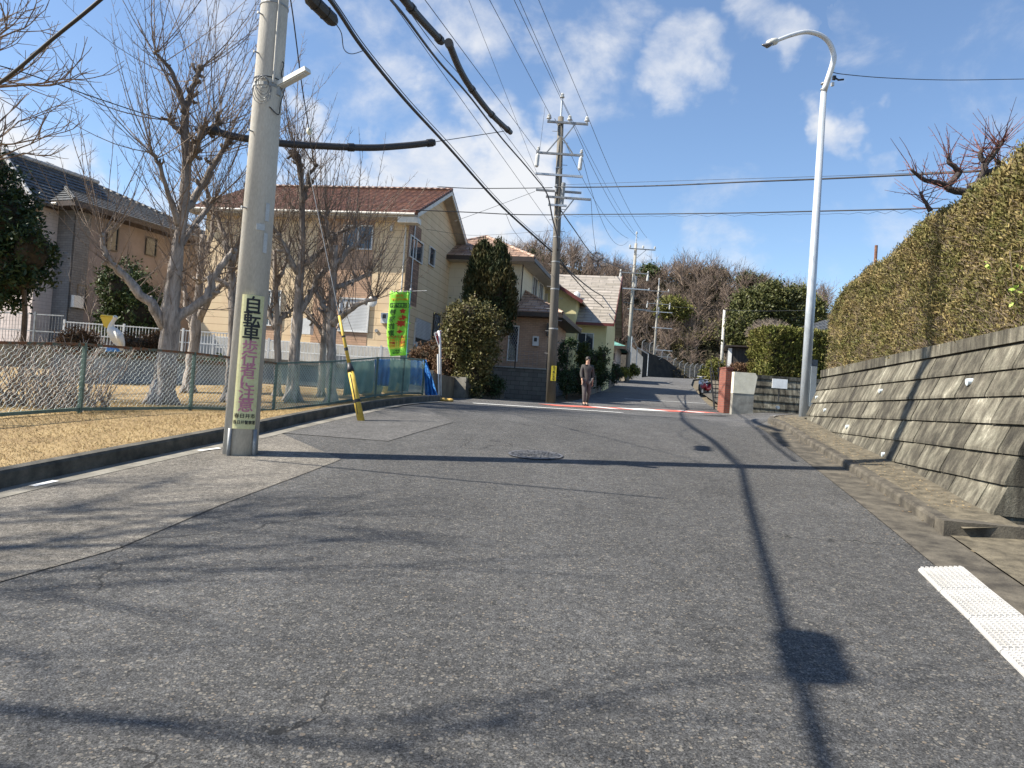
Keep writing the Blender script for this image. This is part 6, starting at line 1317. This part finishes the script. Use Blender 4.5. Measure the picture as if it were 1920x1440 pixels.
# plum trees behind hedge 1
M_PLUM = bark('bark_plum', (.03, .022, .02), (.1, .08, .07), scale=16); M_PSH = bark('plum_shoot', (.16, .05, .04), (.28, .12, .09), scale=20)
def plum(label, limbs, d, base):
    t_ = thing('plum_tree', label, 'tree', base, 0, 'plum trees behind the hedge'); mb = MB(); seg = []
    for L in limbs: S, Rr = limb(mb, L, d, 8, .09); seg += list(zip(S, Rr))[2:]
    mb.tube([base, at(limbs[0][0][0], limbs[0][0][1], d)], [.1, .07], 8); mb.build('trunk', M_PLUM, t_, smooth=True); mb = MB()
    for _ in range(85): p, r = random.choice(seg); shoot(mb, p, Vector(rnd_unit(1)[0])+Vector((-.15, 0, .55)), random.uniform(.12, .55), .0055, True, 5, .03)
    mb.build('shoots', M_PSH, t_)
b1 = at(1830, 360, 9.5); b1 = Vector((b1.x, b1.y, 2.5))
plum('knobbly leafless plum tree rising above the middle of the hedge top', [[(1815, 360, 16, 0), (1785, 357, 13, 0), (1768, 345, 12, 0), (1735, 338, 8, -.1), (1708, 318, 5, -.2)], [(1775, 350, 13, 0), (1795, 330, 11, .1), (1798, 320, 11, .1), (1780, 305, 8, .1), (1778, 290, 5, .1)], [(1815, 360, 9, 0), (1818, 345, 6, 0)], [(1745, 395, 10, 0), (1738, 385, 7, 0), (1725, 360, 5, 0)]], 9.5, b1)
b1 = at(1850, 330, 8.8); b1 = Vector((b1.x, b1.y, 2.5))
plum('second knobbly leafless plum tree at the right, higher along the hedge top', [[(1842, 335, 15, 0), (1845, 310, 12, 0), (1862, 290, 11, 0), (1875, 275, 8, 0), (1882, 262, 5, 0)], [(1845, 305, 10, 0), (1838, 290, 8, 0), (1842, 278, 5, 0)], [(1850, 325, 12, 0), (1875, 312, 10, .1), (1868, 300, 7, .1)]], 8.8, b1)
# ================================================================ stop sign, nets, banner
sb = atg(826, 24.3); st_ = thing('stop_sign', 'red triangular stop sign on a white pole at the corner, seen from its side', 'road sign', sb)
M_WPOLE = plain('pole_white', (.7, .7, .7), .4); stp = at(822, 622, 24.3)
mb = MB(); mb.tube([at(826, 748, 24.3), at(825, 640, 24.3), at(822.5, 620, 24.3)], .038, 10); mb.build('pole', M_WPOLE, st_, smooth=True)
M_SRED = plain('sign_red', (.55, .05, .035), .4); c0, c1, c2 = at(814.2, 624, 24.2), at(827.6, 619, 24.5), at(823.2, 651, 24.3)
mb = MB(); mb.slab([c0, c2, c1], .02); mb.build('sign_plate', plain('sign_white', (.75, .75, .73), .4), st_)
cc = (c0+c1+c2)/3; nn_ = (c2-c0).cross(c1-c0).normalized(); 
if nn_.dot(EYE-cc) < 0: nn_ = -nn_
ins3 = [cc+(q-cc)*.86+nn_*.004 for q in (c0, c2, c1)]; mb = MB(); mb.add(ins3, [(0, 1, 2)]); mb.build('red_face', M_SRED, st_)
hx = (c1-c0).normalized(); up_ = nn_.cross(hx).normalized(); up_ = up_ if up_.z > 0 else -up_; Mx = Matrix.Translation(cc+up_*.1+nn_*.008-sb) @ Matrix((( *hx, 0), (*up_, 0), (*nn_, 0), (0, 0, 0, 1))).transposed()
text('止まれ', .15, M_INS, st_, Mx, 'lettering', .62, .001, .006)
p_ = thing('pole_marker', 'second white pole standing just left of the stop sign pole', 'post', atg(822, 24)); mb = MB(); mb.tube([at(822.5, 746, 23.8), at(821, 664, 23.8)], .028, 8); mb.build('pole', M_WPOLE, p_)
# nets behind the last fence bays
def cloth(name, label, top, bot, m, cat='net', amp=.08, nu=26, nv=10, group=None, folds=5):
    mb = MB()
    for j in range(nv+1):
        for i in range(nu+1):
            u = i/nu; a = top[0].lerp(top[1], u); b_ = bot[0].lerp(bot[1], u); p = a.lerp(b_, j/nv); w = amp*math.sin(u*PI*folds*2+j*.35)*(.3+j/nv)+random.uniform(-.012, .012); mb.v.append((p.x+w*.4, p.y-w, p.z+random.uniform(-.01, .01)))
    for j in range(nv):
        for i in range(nu): q = j*(nu+1)+i; mb.f.append((q, q+1, q+nu+2, q+nu+1))
    o = mb.build(name, m, smooth=True); tag(o, label, cat, group); sm = o.modifiers.new('s', 'SOLIDIFY'); sm.thickness = .01; return o
M_BLUE = mottled('net_blue', (.01, .11, .4), (.03, .24, .62), 6, .7, 0, .5, 60); M_TEAL = mottled('net_green', (.12, .26, .22), (.32, .42, .3), 5, .8, 0, .5, 60); M_YG = mottled('net_yellow_green', (.35, .36, .14), (.5, .5, .25), 6, .8, 0, .5, 50)
def fl(px, h, back=.18): s = col_s(px); q = fpt(s, h); return q+Vector((FD.y*-1, FD.x, 0))*back
M_GREYN = mottled('net_grey', (.2, .22, .22), (.34, .35, .34), 5, .8, 0, .4, 60)
cloth('hanging_net', 'green grey net hanging inside the fence between the twisted tree and the blue net', (fl(655, .9), fl(708, .9)), (fl(655, .15), fl(708, .12)), M_TEAL, folds=3)
cloth('hanging_net', 'bright blue net hanging inside the fence left of the green banner', (fl(708, .92), fl(737, .92)), (fl(712, .3), fl(737, .25)), M_BLUE, folds=3)
cloth('hanging_net', 'pale green net hanging inside the fence below the banner', (fl(737, .93), fl(775, .93)), (fl(737, .12), fl(775, .1)), M_TEAL, folds=3)
cloth('hanging_net', 'bright blue net hanging inside the fence right of the banner', (fl(775, .93), fl(796, .93)), (fl(775, .3), fl(798, .25)), M_BLUE, folds=2)
e = fpt(LF, 0); cloth('draped_net', 'bright blue net draped over the fence end and trailing onto the kerb', (e+Vector((-.06, .12, .96)), e+Vector((.05, -.05, .96))), (e+Vector((.12, -.2, -.06)), e+Vector((.5, -.5, -.12))), M_BLUE, folds=3, amp=.09)
mb = MB(); 
for k in range(5): mb.ball(e+Vector((.45+.09*k, -.6, -.06)), .09, .09, .05)
tag(mb.build('net_bundle', mottled('net_orange', (.4, .24, .06), (.55, .36, .1), 9)), 'orange yellow net bundle lying at the kerb end', 'net')
for lab_, (px, h) in {'pale green bundled net lying behind the fence under the banner': (757, .22), 'yellow green bundled net lying left of the larger bundle': (722, .18)}.items():
    q = fl(px, h, .45); mb = MB(); mb.ball(q, .32, .22, .2, 16, 10); o = mb.build('net_bundle', M_YG, smooth=True); tag(o, lab_, 'net')
    for v_ in o.data.vertices: v_.co += Vector(rnd_unit(1)[0])*.02
# banner
bp0 = at(752, 746, 19.6); bp0.z = G(bp0.x, bp0.y)+.1; bn = thing('banner', 'lime green banner on a pole tied to the fence, its writing seen from behind', 'banner', bp0)
pt, pb = at(770, 543, 19.6), at(757, 752, 19.6); mb = MB(); mb.tube([pb, pt], .014, 8); mb.build('pole', plain('pole_blue_green', (.1, .3, .32), .4), bn)
bl, br = at(731, 547, 19.6), at(768, 547, 19.6); mb = MB(); mb.tube([bl, at(800, 545, 19.6)], .006, 6); mb.build('crossbar', M_WPOLE, bn); MB().ball(pt, .025, .025, .03).build('cap', M_WPOLE, bn)
Lc = [(731, 547), (730, 575), (727, 600), (725, 625), (727, 650), (732, 668)]; Rc = [(768, 548), (768, 575), (766, 600), (764, 625), (763, 645), (762, 666)]
def bpt(u, v, o=0):
    f = v*(len(Lc)-1); i = min(len(Lc)-2, int(f)); w = f-i; lx, ly = [Lc[i][k]*(1-w)+Lc[i+1][k]*w for k in (0, 1)]; rx, ry = [Rc[i][k]*(1-w)+Rc[i+1][k]*w for k in (0, 1)]
    wav = .05*math.sin(u*5+v*3)*math.sin(PI*min(1, u*1.1)); return at(lx+(rx-lx)*u, ly+(ry-ly)*u, 19.6-wav-o)
m, t, b = nt('banner_lime'); b.inputs['Base Color'].default_value = (.28, .72, .06, 1); b.inputs['Roughness'].default_value = .7; M_LIME = m
mb = MB(); nu, nv = 10, 24
for j in range(nv+1):
    for i in range(nu+1): mb.v.append(bpt(i/nu, j/nv))
for j in range(nv):
    for i in range(nu): q = j*(nu+1)+i; mb.f.append((q, q+1, q+nu+2, q+nu+1))
o = mb.build('cloth', M_LIME, bn, smooth=True); o.modifiers.new('s', 'SOLIDIFY').thickness = .004
for v_ in (0, .22, .45, .7, .97): MB().tube([bpt(.98, v_), bpt(1.1, v_)], .012, 6).build('tie', M_LIME, bn)
for u_ in (.1, .35, .65, .9): MB().tube([bpt(u_, 0), bpt(u_, -.02)], .014, 6).build('tie', M_LIME, bn)
M_BG = plain('banner_dark_green', (.03, .1, .02), .7); M_BR = plain('banner_red', (.5, .05, .02), .7); M_BO = plain('banner_orange', (.75, .35, .02), .7); M_BY = plain('banner_yellow', (.8, .75, .1), .7)
def bpatch(u0, u1, v0, v1, m, nm, out=.006, n=8):
    mb = MB()
    for j in range(n+1):
        for i in range(n+1): mb.v.append(bpt(u0+(u1-u0)*i/n, v0+(v1-v0)*j/n, out))
    for j in range(n):
        for i in range(n): q = j*(n+1)+i; mb.f.append((q, q+1, q+n+2, q+n+1))
    return mb.build(nm, m, bn)
def btext(s, size, u, v, m, sx=1, mirror=True, bold=.003, out=.014):
    o = text(s, size, m, bn, Matrix.Identity(4), 'lettering', sx, .001, bold); base = Vector(bn.location)
    W, H = .52, 1.72
    for vt in o.data.vertices: x, y, z = vt.co; vt.co = bpt(u+(-x if mirror else x)/W, v-y/H, out+z)-base
bpatch(.03, .97, .15, .215, M_BG, 'dark_band'); btext('すきまちはりい', .075, .5, .183, M_LIME, 1.0)
btext('注意!', .085, .5, .055, M_BO, 1.1); btext('家族の電話です', .058, .5, .105, M_BO, 1.05)
for i, ch in enumerate('特殊詐欺'): btext(ch, .17, .2, .29+.105*i, M_BG, 1.0)
def burst(u, v, ru, rv, n, m, out=.01, inner=.6):
    mb = MB(); mb.v.append(bpt(u, v, out))
    for i in range(2*n): a = PI*i/n; k = 1 if i % 2 == 0 else inner; mb.v.append(bpt(u+ru*k*math.sin(a), v-rv*k*math.cos(a), out))
    for i in range(2*n): mb.f.append((0, 1+(i+1) % (2*n), 1+i))
    mb.build('burst', m, bn)
burst(.68, .265, .17, .045, 5, M_BR); burst(.68, .36, .27, .05, 7, M_BR, .009); burst(.66, .45, .29, .06, 8, M_BR, .008)
btext('撃退', .12, .68, .345, M_LIME, 1.0, out=.016); btext('主', .14, .66, .44, M_LIME, 1.0, out=.016)
bpatch(.5, .6, .5, .6, M_BY, 'stripe', .007); burst(.62, .575, .18, .03, 4, M_BR, .012)
for v_, m_ in ((.66, M_BR), (.71, M_BO), (.76, M_BR), (.81, M_BO)): btext('だまされない' if v_ < .7 else '相談・通報', .075, .48, v_, m_, 1.15)
bpatch(.1, .85, .72, .86, M_BY, 'yellow_patch', .005)
btext('春日井市', .06, .48, .905, M_BG, 1.2); btext('春日井警察署', .048, .48, .945, M_BG, 1.1)
# ================================================================ pelican statue
pz = at(212, 656, 18.7); pl = thing('pelican_statue', 'white pelican statue with big yellow beak on a blue base above the panel wall', 'statue', pz)
S_ = 18.7/FPX
M_PW = plain('pelican_white', (.72, .7, .64), .5); M_PY = plain('pelican_yellow', (.7, .48, .04), .45); M_PB = plain('pelican_blue', (.07, .25, .6), .45)
mb = MB(); mb.tube([at(213, 660, 18.7), at(213, 655, 18.7), at(213.5, 648, 18.7)], [15*S_, 13*S_, 8*S_], 16, True); mb.build('base', M_PB, pl, smooth=True)
mb = MB(); mb.tube(smooth_path([at(228, 658, 18.7), at(226, 646, 18.7), at(219, 632, 18.7), at(210, 620, 18.7), at(208, 613, 18.7), at(211, 604, 18.7), at(215, 598, 18.7), at(216.5, 594, 18.7)], 4), [v*S_ for v in np.interp(np.linspace(0, 7, 29), range(8), [2.5, 8, 12.5, 9.5, 5.5, 4, 3.8, 4.6])], 14); mb.ball(at(216, 596, 18.7), 4.6*S_, 4.6*S_, 4.6*S_)
mb.build('body', M_PW, pl, smooth=True)
mb = MB(); mb.tube([at(218, 622, 18.4), at(225, 634, 18.38), at(229, 650, 18.45)], [7*S_, 8.5*S_, 2*S_], 10, True, .5); mb.build('wing', M_PW, pl, smooth=True)
mb = MB(); mb.tube([at(214, 595, 18.7), at(203, 593.5, 18.7), at(190, 591.5, 18.7), at(188, 594, 18.7)], [3.2*S_, 2.6*S_, 1.8*S_, .8*S_], 8)
Pb = [at(*q, 18.7) for q in ((213, 596), (190, 594), (193, 602), (196, 612), (203, 616), (208, 610), (212, 601))]; nrm_ = Vector((0, 1, 0)); mb.add([p-nrm_*.045 for p in Pb]+[p+nrm_*.045 for p in Pb], [tuple(range(7)), tuple(reversed(range(7, 14)))]+[(i, 7+i, 7+(i+1) % 7, (i+1) % 7) for i in range(7)]); mb.build('beak', M_PY, pl)
mb = MB(); mb.ball(at(215, 594, 18.62), .012, .012, .012); mb.build('eye', M_CABLE, pl)
# ================================================================ person
def skin(name, verts, edges, radii, m, parent, sub=1, smooth=True):
    me = bpy.data.meshes.new(name); me.from_pydata([tuple(v) for v in verts], edges, []); o = bpy.data.objects.new(name, me); COL.objects.link(o)
    md = o.modifiers.new('skin', 'SKIN')
    for i, r in enumerate(radii): me.skin_vertices[0].data[i].radius = (r, r) if not isinstance(r, tuple) else r
    me.skin_vertices[0].data[0].use_root = True; s = o.modifiers.new('sub', 'SUBSURF'); s.levels = sub; s.render_levels = sub
    bpy.context.view_layer.update(); ev_ = bpy.data.meshes.new_from_object(o.evaluated_get(bpy.context.evaluated_depsgraph_get())); bpy.data.objects.remove(o)
    ev_.materials.clear(); ev_.materials.append(m); ev_.polygons.foreach_set('use_smooth', [True]*len(ev_.polygons)); o = bpy.data.objects.new(name, ev_); COL.objects.link(o); o.parent = parent; return o
pbp = atg(1097, 26.5); per = thing('person', 'person in dark coat and trousers walking at the roadside right of the dark pole', 'person', pbp, R(8))
M_SKINP = plain('skin', (.42, .26, .18), .6); M_COAT = plain('coat', (.045, .042, .04), .85); M_TRS = plain('trousers', (.06, .055, .055), .85); M_HAIR = plain('hair', (.02, .015, .012), .6)
V = [(0, 0, .95), (0, .01, 1.15), (0, .01, 1.35), (0, 0, 1.47), (0, -.01, 1.56), (0, -.02, 1.66), (.17, .01, 1.4), (.22, .03, 1.15), (.2, -.04, .93), (.2, -.06, .84), (-.17, .01, 1.4), (-.22, -.03, 1.15), (-.2, -.12, .95), (-.2, -.15, .87), (.09, 0, .9), (.1, -.02, .5), (.1, .2, .12), (.1, .1, .04), (-.09, 0, .9), (-.1, -.18, .5), (-.1, -.22, .1), (-.1, -.34, .04)]
Eg = [(0, 1), (1, 2), (2, 3), (3, 4), (4, 5), (2, 6), (6, 7), (7, 8), (8, 9), (2, 10), (10, 11), (11, 12), (12, 13), (0, 14), (14, 15), (15, 16), (16, 17), (0, 18), (18, 19), (19, 20), (20, 21)]
Rd = [.13, .12, .13, .055, .085, .075, .06, .045, .032, .035, .06, .045, .032, .035, .085, .06, .045, .035, .085, .06, .045, .035]
skin('body', V, Eg, Rd, M_SKINP, per)
skin('coat', [V[i] for i in (0, 1, 2, 6, 7, 8, 10, 11, 12)]+[(0, 0, .78), (0, .005, 1.46)], [(0, 1), (1, 2), (2, 3), (3, 4), (4, 5), (2, 6), (6, 7), (7, 8), (0, 9), (2, 10)], [.165, .15, .165, .085, .068, .055, .085, .068, .055, .17, .08], M_COAT, per)
skin('trousers', [V[i] for i in (0, 14, 15, 16, 18, 19, 20)], [(0, 1), (1, 2), (2, 3), (0, 4), (4, 5), (5, 6)], [.15, .11, .085, .065, .11, .085, .065], M_TRS, per)
mb = MB(); mb.ball((0, .02, 1.66), .095, .105, .11, 14, 10); mb.build('hair', M_HAIR, per, local=True, smooth=True)
mb = MB(); mb.ball((0, -.1, 1.63), .012, .018, .02); 
for s in (-1, 1): mb.ball((s*.035, -.09, 1.655), .01, .008, .007)
mb.build('face', M_SKINP, per, local=True)
mb = MB()
for x, y in ((.1, .12), (-.1, -.27)): mb.tube([(x, y+.12, .05), (x, y, .05), (x, y-.13, .035)], [.045, .05, .035], 10, True, .8)
mb.build('shoe', M_CABLE, per, local=True, smooth=True)
# hands
for hx_, hy_, hz_ in ((.2, -.06, .84), (-.2, -.15, .87)):
    mb = MB(); mb.tube([(hx_, hy_+.01, hz_+.03), (hx_, hy_, hz_-.03), (hx_, hy_-.01, hz_-.07)], [.028, .036, .03], 8, True, .5)
    for k in range(4): mb.tube([(hx_, hy_-.03+.02*k, hz_-.06), (hx_, hy_-.035+.02*k, hz_-.1), (hx_-.01, hy_-.03+.02*k, hz_-.135+.008*abs(k-1.5))], [.009, .008, .006], 5)
    mb.tube([(hx_, hy_-.03, hz_-.01), (hx_, hy_-.055, hz_-.05), (hx_, hy_-.05, hz_-.075)], [.011, .009, .007], 5); mb.build('hand', M_SKINP, per, local=True)
# ================================================================ grass blades on the lawn, leaf litter
n = 90000; yy = RNG.uniform(5.2, 20, n); kx = np.interp(yy, [p[1] for p in KLmain], [p[0] for p in KLmain])-.16; xx = kx-RNG.uniform(0, 1, n)**1.0*np.interp(yy, [5, 20], [4.6, 5.5])
zz = np.array([G(x, y)+.115 for x, y in zip(xx, yy)]); Cg = np.column_stack([xx, yy, zz]); ug = rnd_unit(n); ug[:, 2] = np.abs(ug[:, 2])*.6+.35; ug /= np.linalg.norm(ug, axis=1, keepdims=True); wg = np.cross(ug, rnd_unit(n)); wg /= np.linalg.norm(wg, axis=1, keepdims=True); s_ = RNG.uniform(.5, 1.3, (n, 1))
o = cards(Cg, ug*.019*s_, wg*.0028, 'dry_grass', leafmat('straw', [(.2, .14, .06), (.4, .3, .14), (.55, .43, .22), (.3, .2, .09)], .8), None, True); tag(o, 'short dry straw coloured grass of the park lawn', 'grass', None, 'stuff')
n = 1100; yy = RNG.uniform(6.5, 16, n); xx = 4.07+.195*(yy-6.23)-RNG.beta(1.5, 2.5, n)*.7+.02; zz = np.array([G(x, y)+(.14 if x > xw(y)-.45 else .015) for x, y in zip(xx, yy)]); U_, W_ = leafdirs(n, .014, .007); U_[:, 2] *= .2; W_[:, 2] *= .2
o = cards(np.column_stack([xx, yy, zz]), U_, W_, 'leaf_litter', leafmat('litter', [(.3, .2, .09), (.45, .33, .16), (.2, .12, .06)]), None); tag(o, 'scattered dry conifer litter along the foot of the right wall', 'leaf litter', None, 'stuff')
# ================================================================ sky, sun
SUN_AZ, SUN_EL = R(8), R(44)
Ld = Vector((-math.cos(SUN_AZ)*math.cos(SUN_EL), -math.sin(SUN_AZ)*math.cos(SUN_EL), math.sin(SUN_EL)))
sl = bpy.data.lights.new('sun', 'SUN'); sl.energy = 5.0; sl.angle = R(.53); sl.color = (1, .93, .81); so = bpy.data.objects.new('sun', sl); COL.objects.link(so); so.rotation_euler = Ld.to_track_quat('Z', 'Y').to_euler(); so.location = Ld*60
w = bpy.data.worlds.new('World'); scn.world = w; w.use_nodes = True; t = w.node_tree; bg = t.nodes['Background']
sk = N(t, 'ShaderNodeTexSky', sky_type='NISHITA'); sk.sun_disc = False; sk.sun_elevation = SUN_EL; sk.sun_rotation = math.atan2(Ld.x, Ld.y); sk.air_density = 1.0; sk.dust_density = .35; sk.ozone_density = 3.4; sk.altitude = 50
tc = N(t, 'ShaderNodeTexCoord'); vec = tc.outputs['Generated']
wn = N(t, 'ShaderNodeTexNoise'); wn.inputs['Scale'].default_value = 9; wn.inputs['Detail'].default_value = 5; t.links.new(vec, wn.inputs['Vector'])
ws = N(t, 'ShaderNodeVectorMath', operation='SUBTRACT'); t.links.new(wn.outputs['Color'], ws.inputs[0]); ws.inputs[1].default_value = (.5, .5, .5)
w3 = N(t, 'ShaderNodeVectorMath', operation='MULTIPLY_ADD'); t.links.new(ws.outputs[0], w3.inputs[0]); w3.inputs[1].default_value = (.3, .3, .17); t.links.new(vec, w3.inputs[2])
warp = N(t, 'ShaderNodeVectorMath', operation='NORMALIZE'); t.links.new(w3.outputs[0], warp.inputs[0])
nzv = N(t, 'ShaderNodeMapping'); nzv.inputs['Scale'].default_value = (1, 1, 1.5); t.links.new(vec, nzv.inputs[0])
n1 = noise(t, nzv.outputs[0], 7, 8, .6, .3); n2 = noise(t, nzv.outputs[0], 22, 6, .6)
def blob(px, py, rad, amp):
    d = ray(px, py).normalized(); dp = N(t, 'ShaderNodeVectorMath', operation='DOT_PRODUCT'); t.links.new(warp.outputs[0], dp.inputs[0]); dp.inputs[1].default_value = d
    mr = N(t, 'ShaderNodeMapRange', interpolation_type='SMOOTHSTEP'); t.links.new(dp.outputs['Value'], mr.inputs[0]); mr.inputs[1].default_value = math.cos(rad/FPX); mr.inputs[2].default_value = 1; mr.inputs[3].default_value = 0; mr.inputs[4].default_value = amp; return mr.outputs[0]
acc = None
for q in ((760, 340, 170, 1.0), (850, 380, 190, 1.0), (930, 330, 140, .9), (1000, 340, 120, .85), (620, 350, 140, .8), (700, 420, 170, .9), (960, 420, 170, .9), (80, 380, 170, .9), (20, 300, 110, .8), (160, 480, 180, .85), (300, 520, 160, .8), (420, 480, 150, .7),
          (1570, 222, 75, .72), (1600, 205, 55, .5), (1270, 150, 85, .5), (1310, 60, 90, .42), (1110, 90, 140, .5), (1060, 170, 110, .35), (800, 10, 150, .55), (900, 20, 110, .42), (480, 60, 150, .35), (1500, 10, 80, .45), (1620, 335, 60, .45), (1370, 440, 130, .38), (1610, 450, 90, .38), (1150, 490, 70, .7), (560, 250, 60, .6), (700, 130, 160, .35), (1880, 90, 200, .25)):
    b_ = blob(*q); acc = b_ if acc is None else mth(t, 'MAXIMUM', acc, b_)
den = mth(t, 'ADD', acc, mth(t, 'MULTIPLY', mth(t, 'SUBTRACT', n1, .5), 1.7)); den = mth(t, 'ADD', den, mth(t, 'MULTIPLY', mth(t, 'SUBTRACT', n2, .5), .45))
den = mth(t, 'MULTIPLY', den, mth(t, 'GREATER_THAN', acc, .0005))
mr = N(t, 'ShaderNodeMapRange', interpolation_type='SMOOTHSTEP'); t.links.new(den, mr.inputs[0]); mr.inputs[1].default_value = .15; mr.inputs[2].default_value = 1.05; mr.inputs[4].default_value = .93
shade = ramp(t, mth(t, 'ADD', n1, mth(t, 'MULTIPLY', den, .25)), [(.45, (.83, .86, .92)), (.75, (.97, .98, 1.0))])
sc_ = N(t, 'ShaderNodeVectorMath', operation='SCALE'); sc_.inputs['Scale'].default_value = CLOUD; t.links.new(shade, sc_.inputs[0])
mxs = mixc(t, mr.outputs[0], sk.outputs[0], sc_.outputs[0]); t.links.new(mxs, bg.inputs['Color']); bg.inputs['Strength'].default_value = SKY
scn.view_settings.view_transform = 'Standard'; scn.view_settings.look = 'None'; scn.view_settings.gamma = 1; scn.view_settings.exposure = EXPO
scn.render.engine = 'CYCLES'; scn.cycles.max_bounces = 6
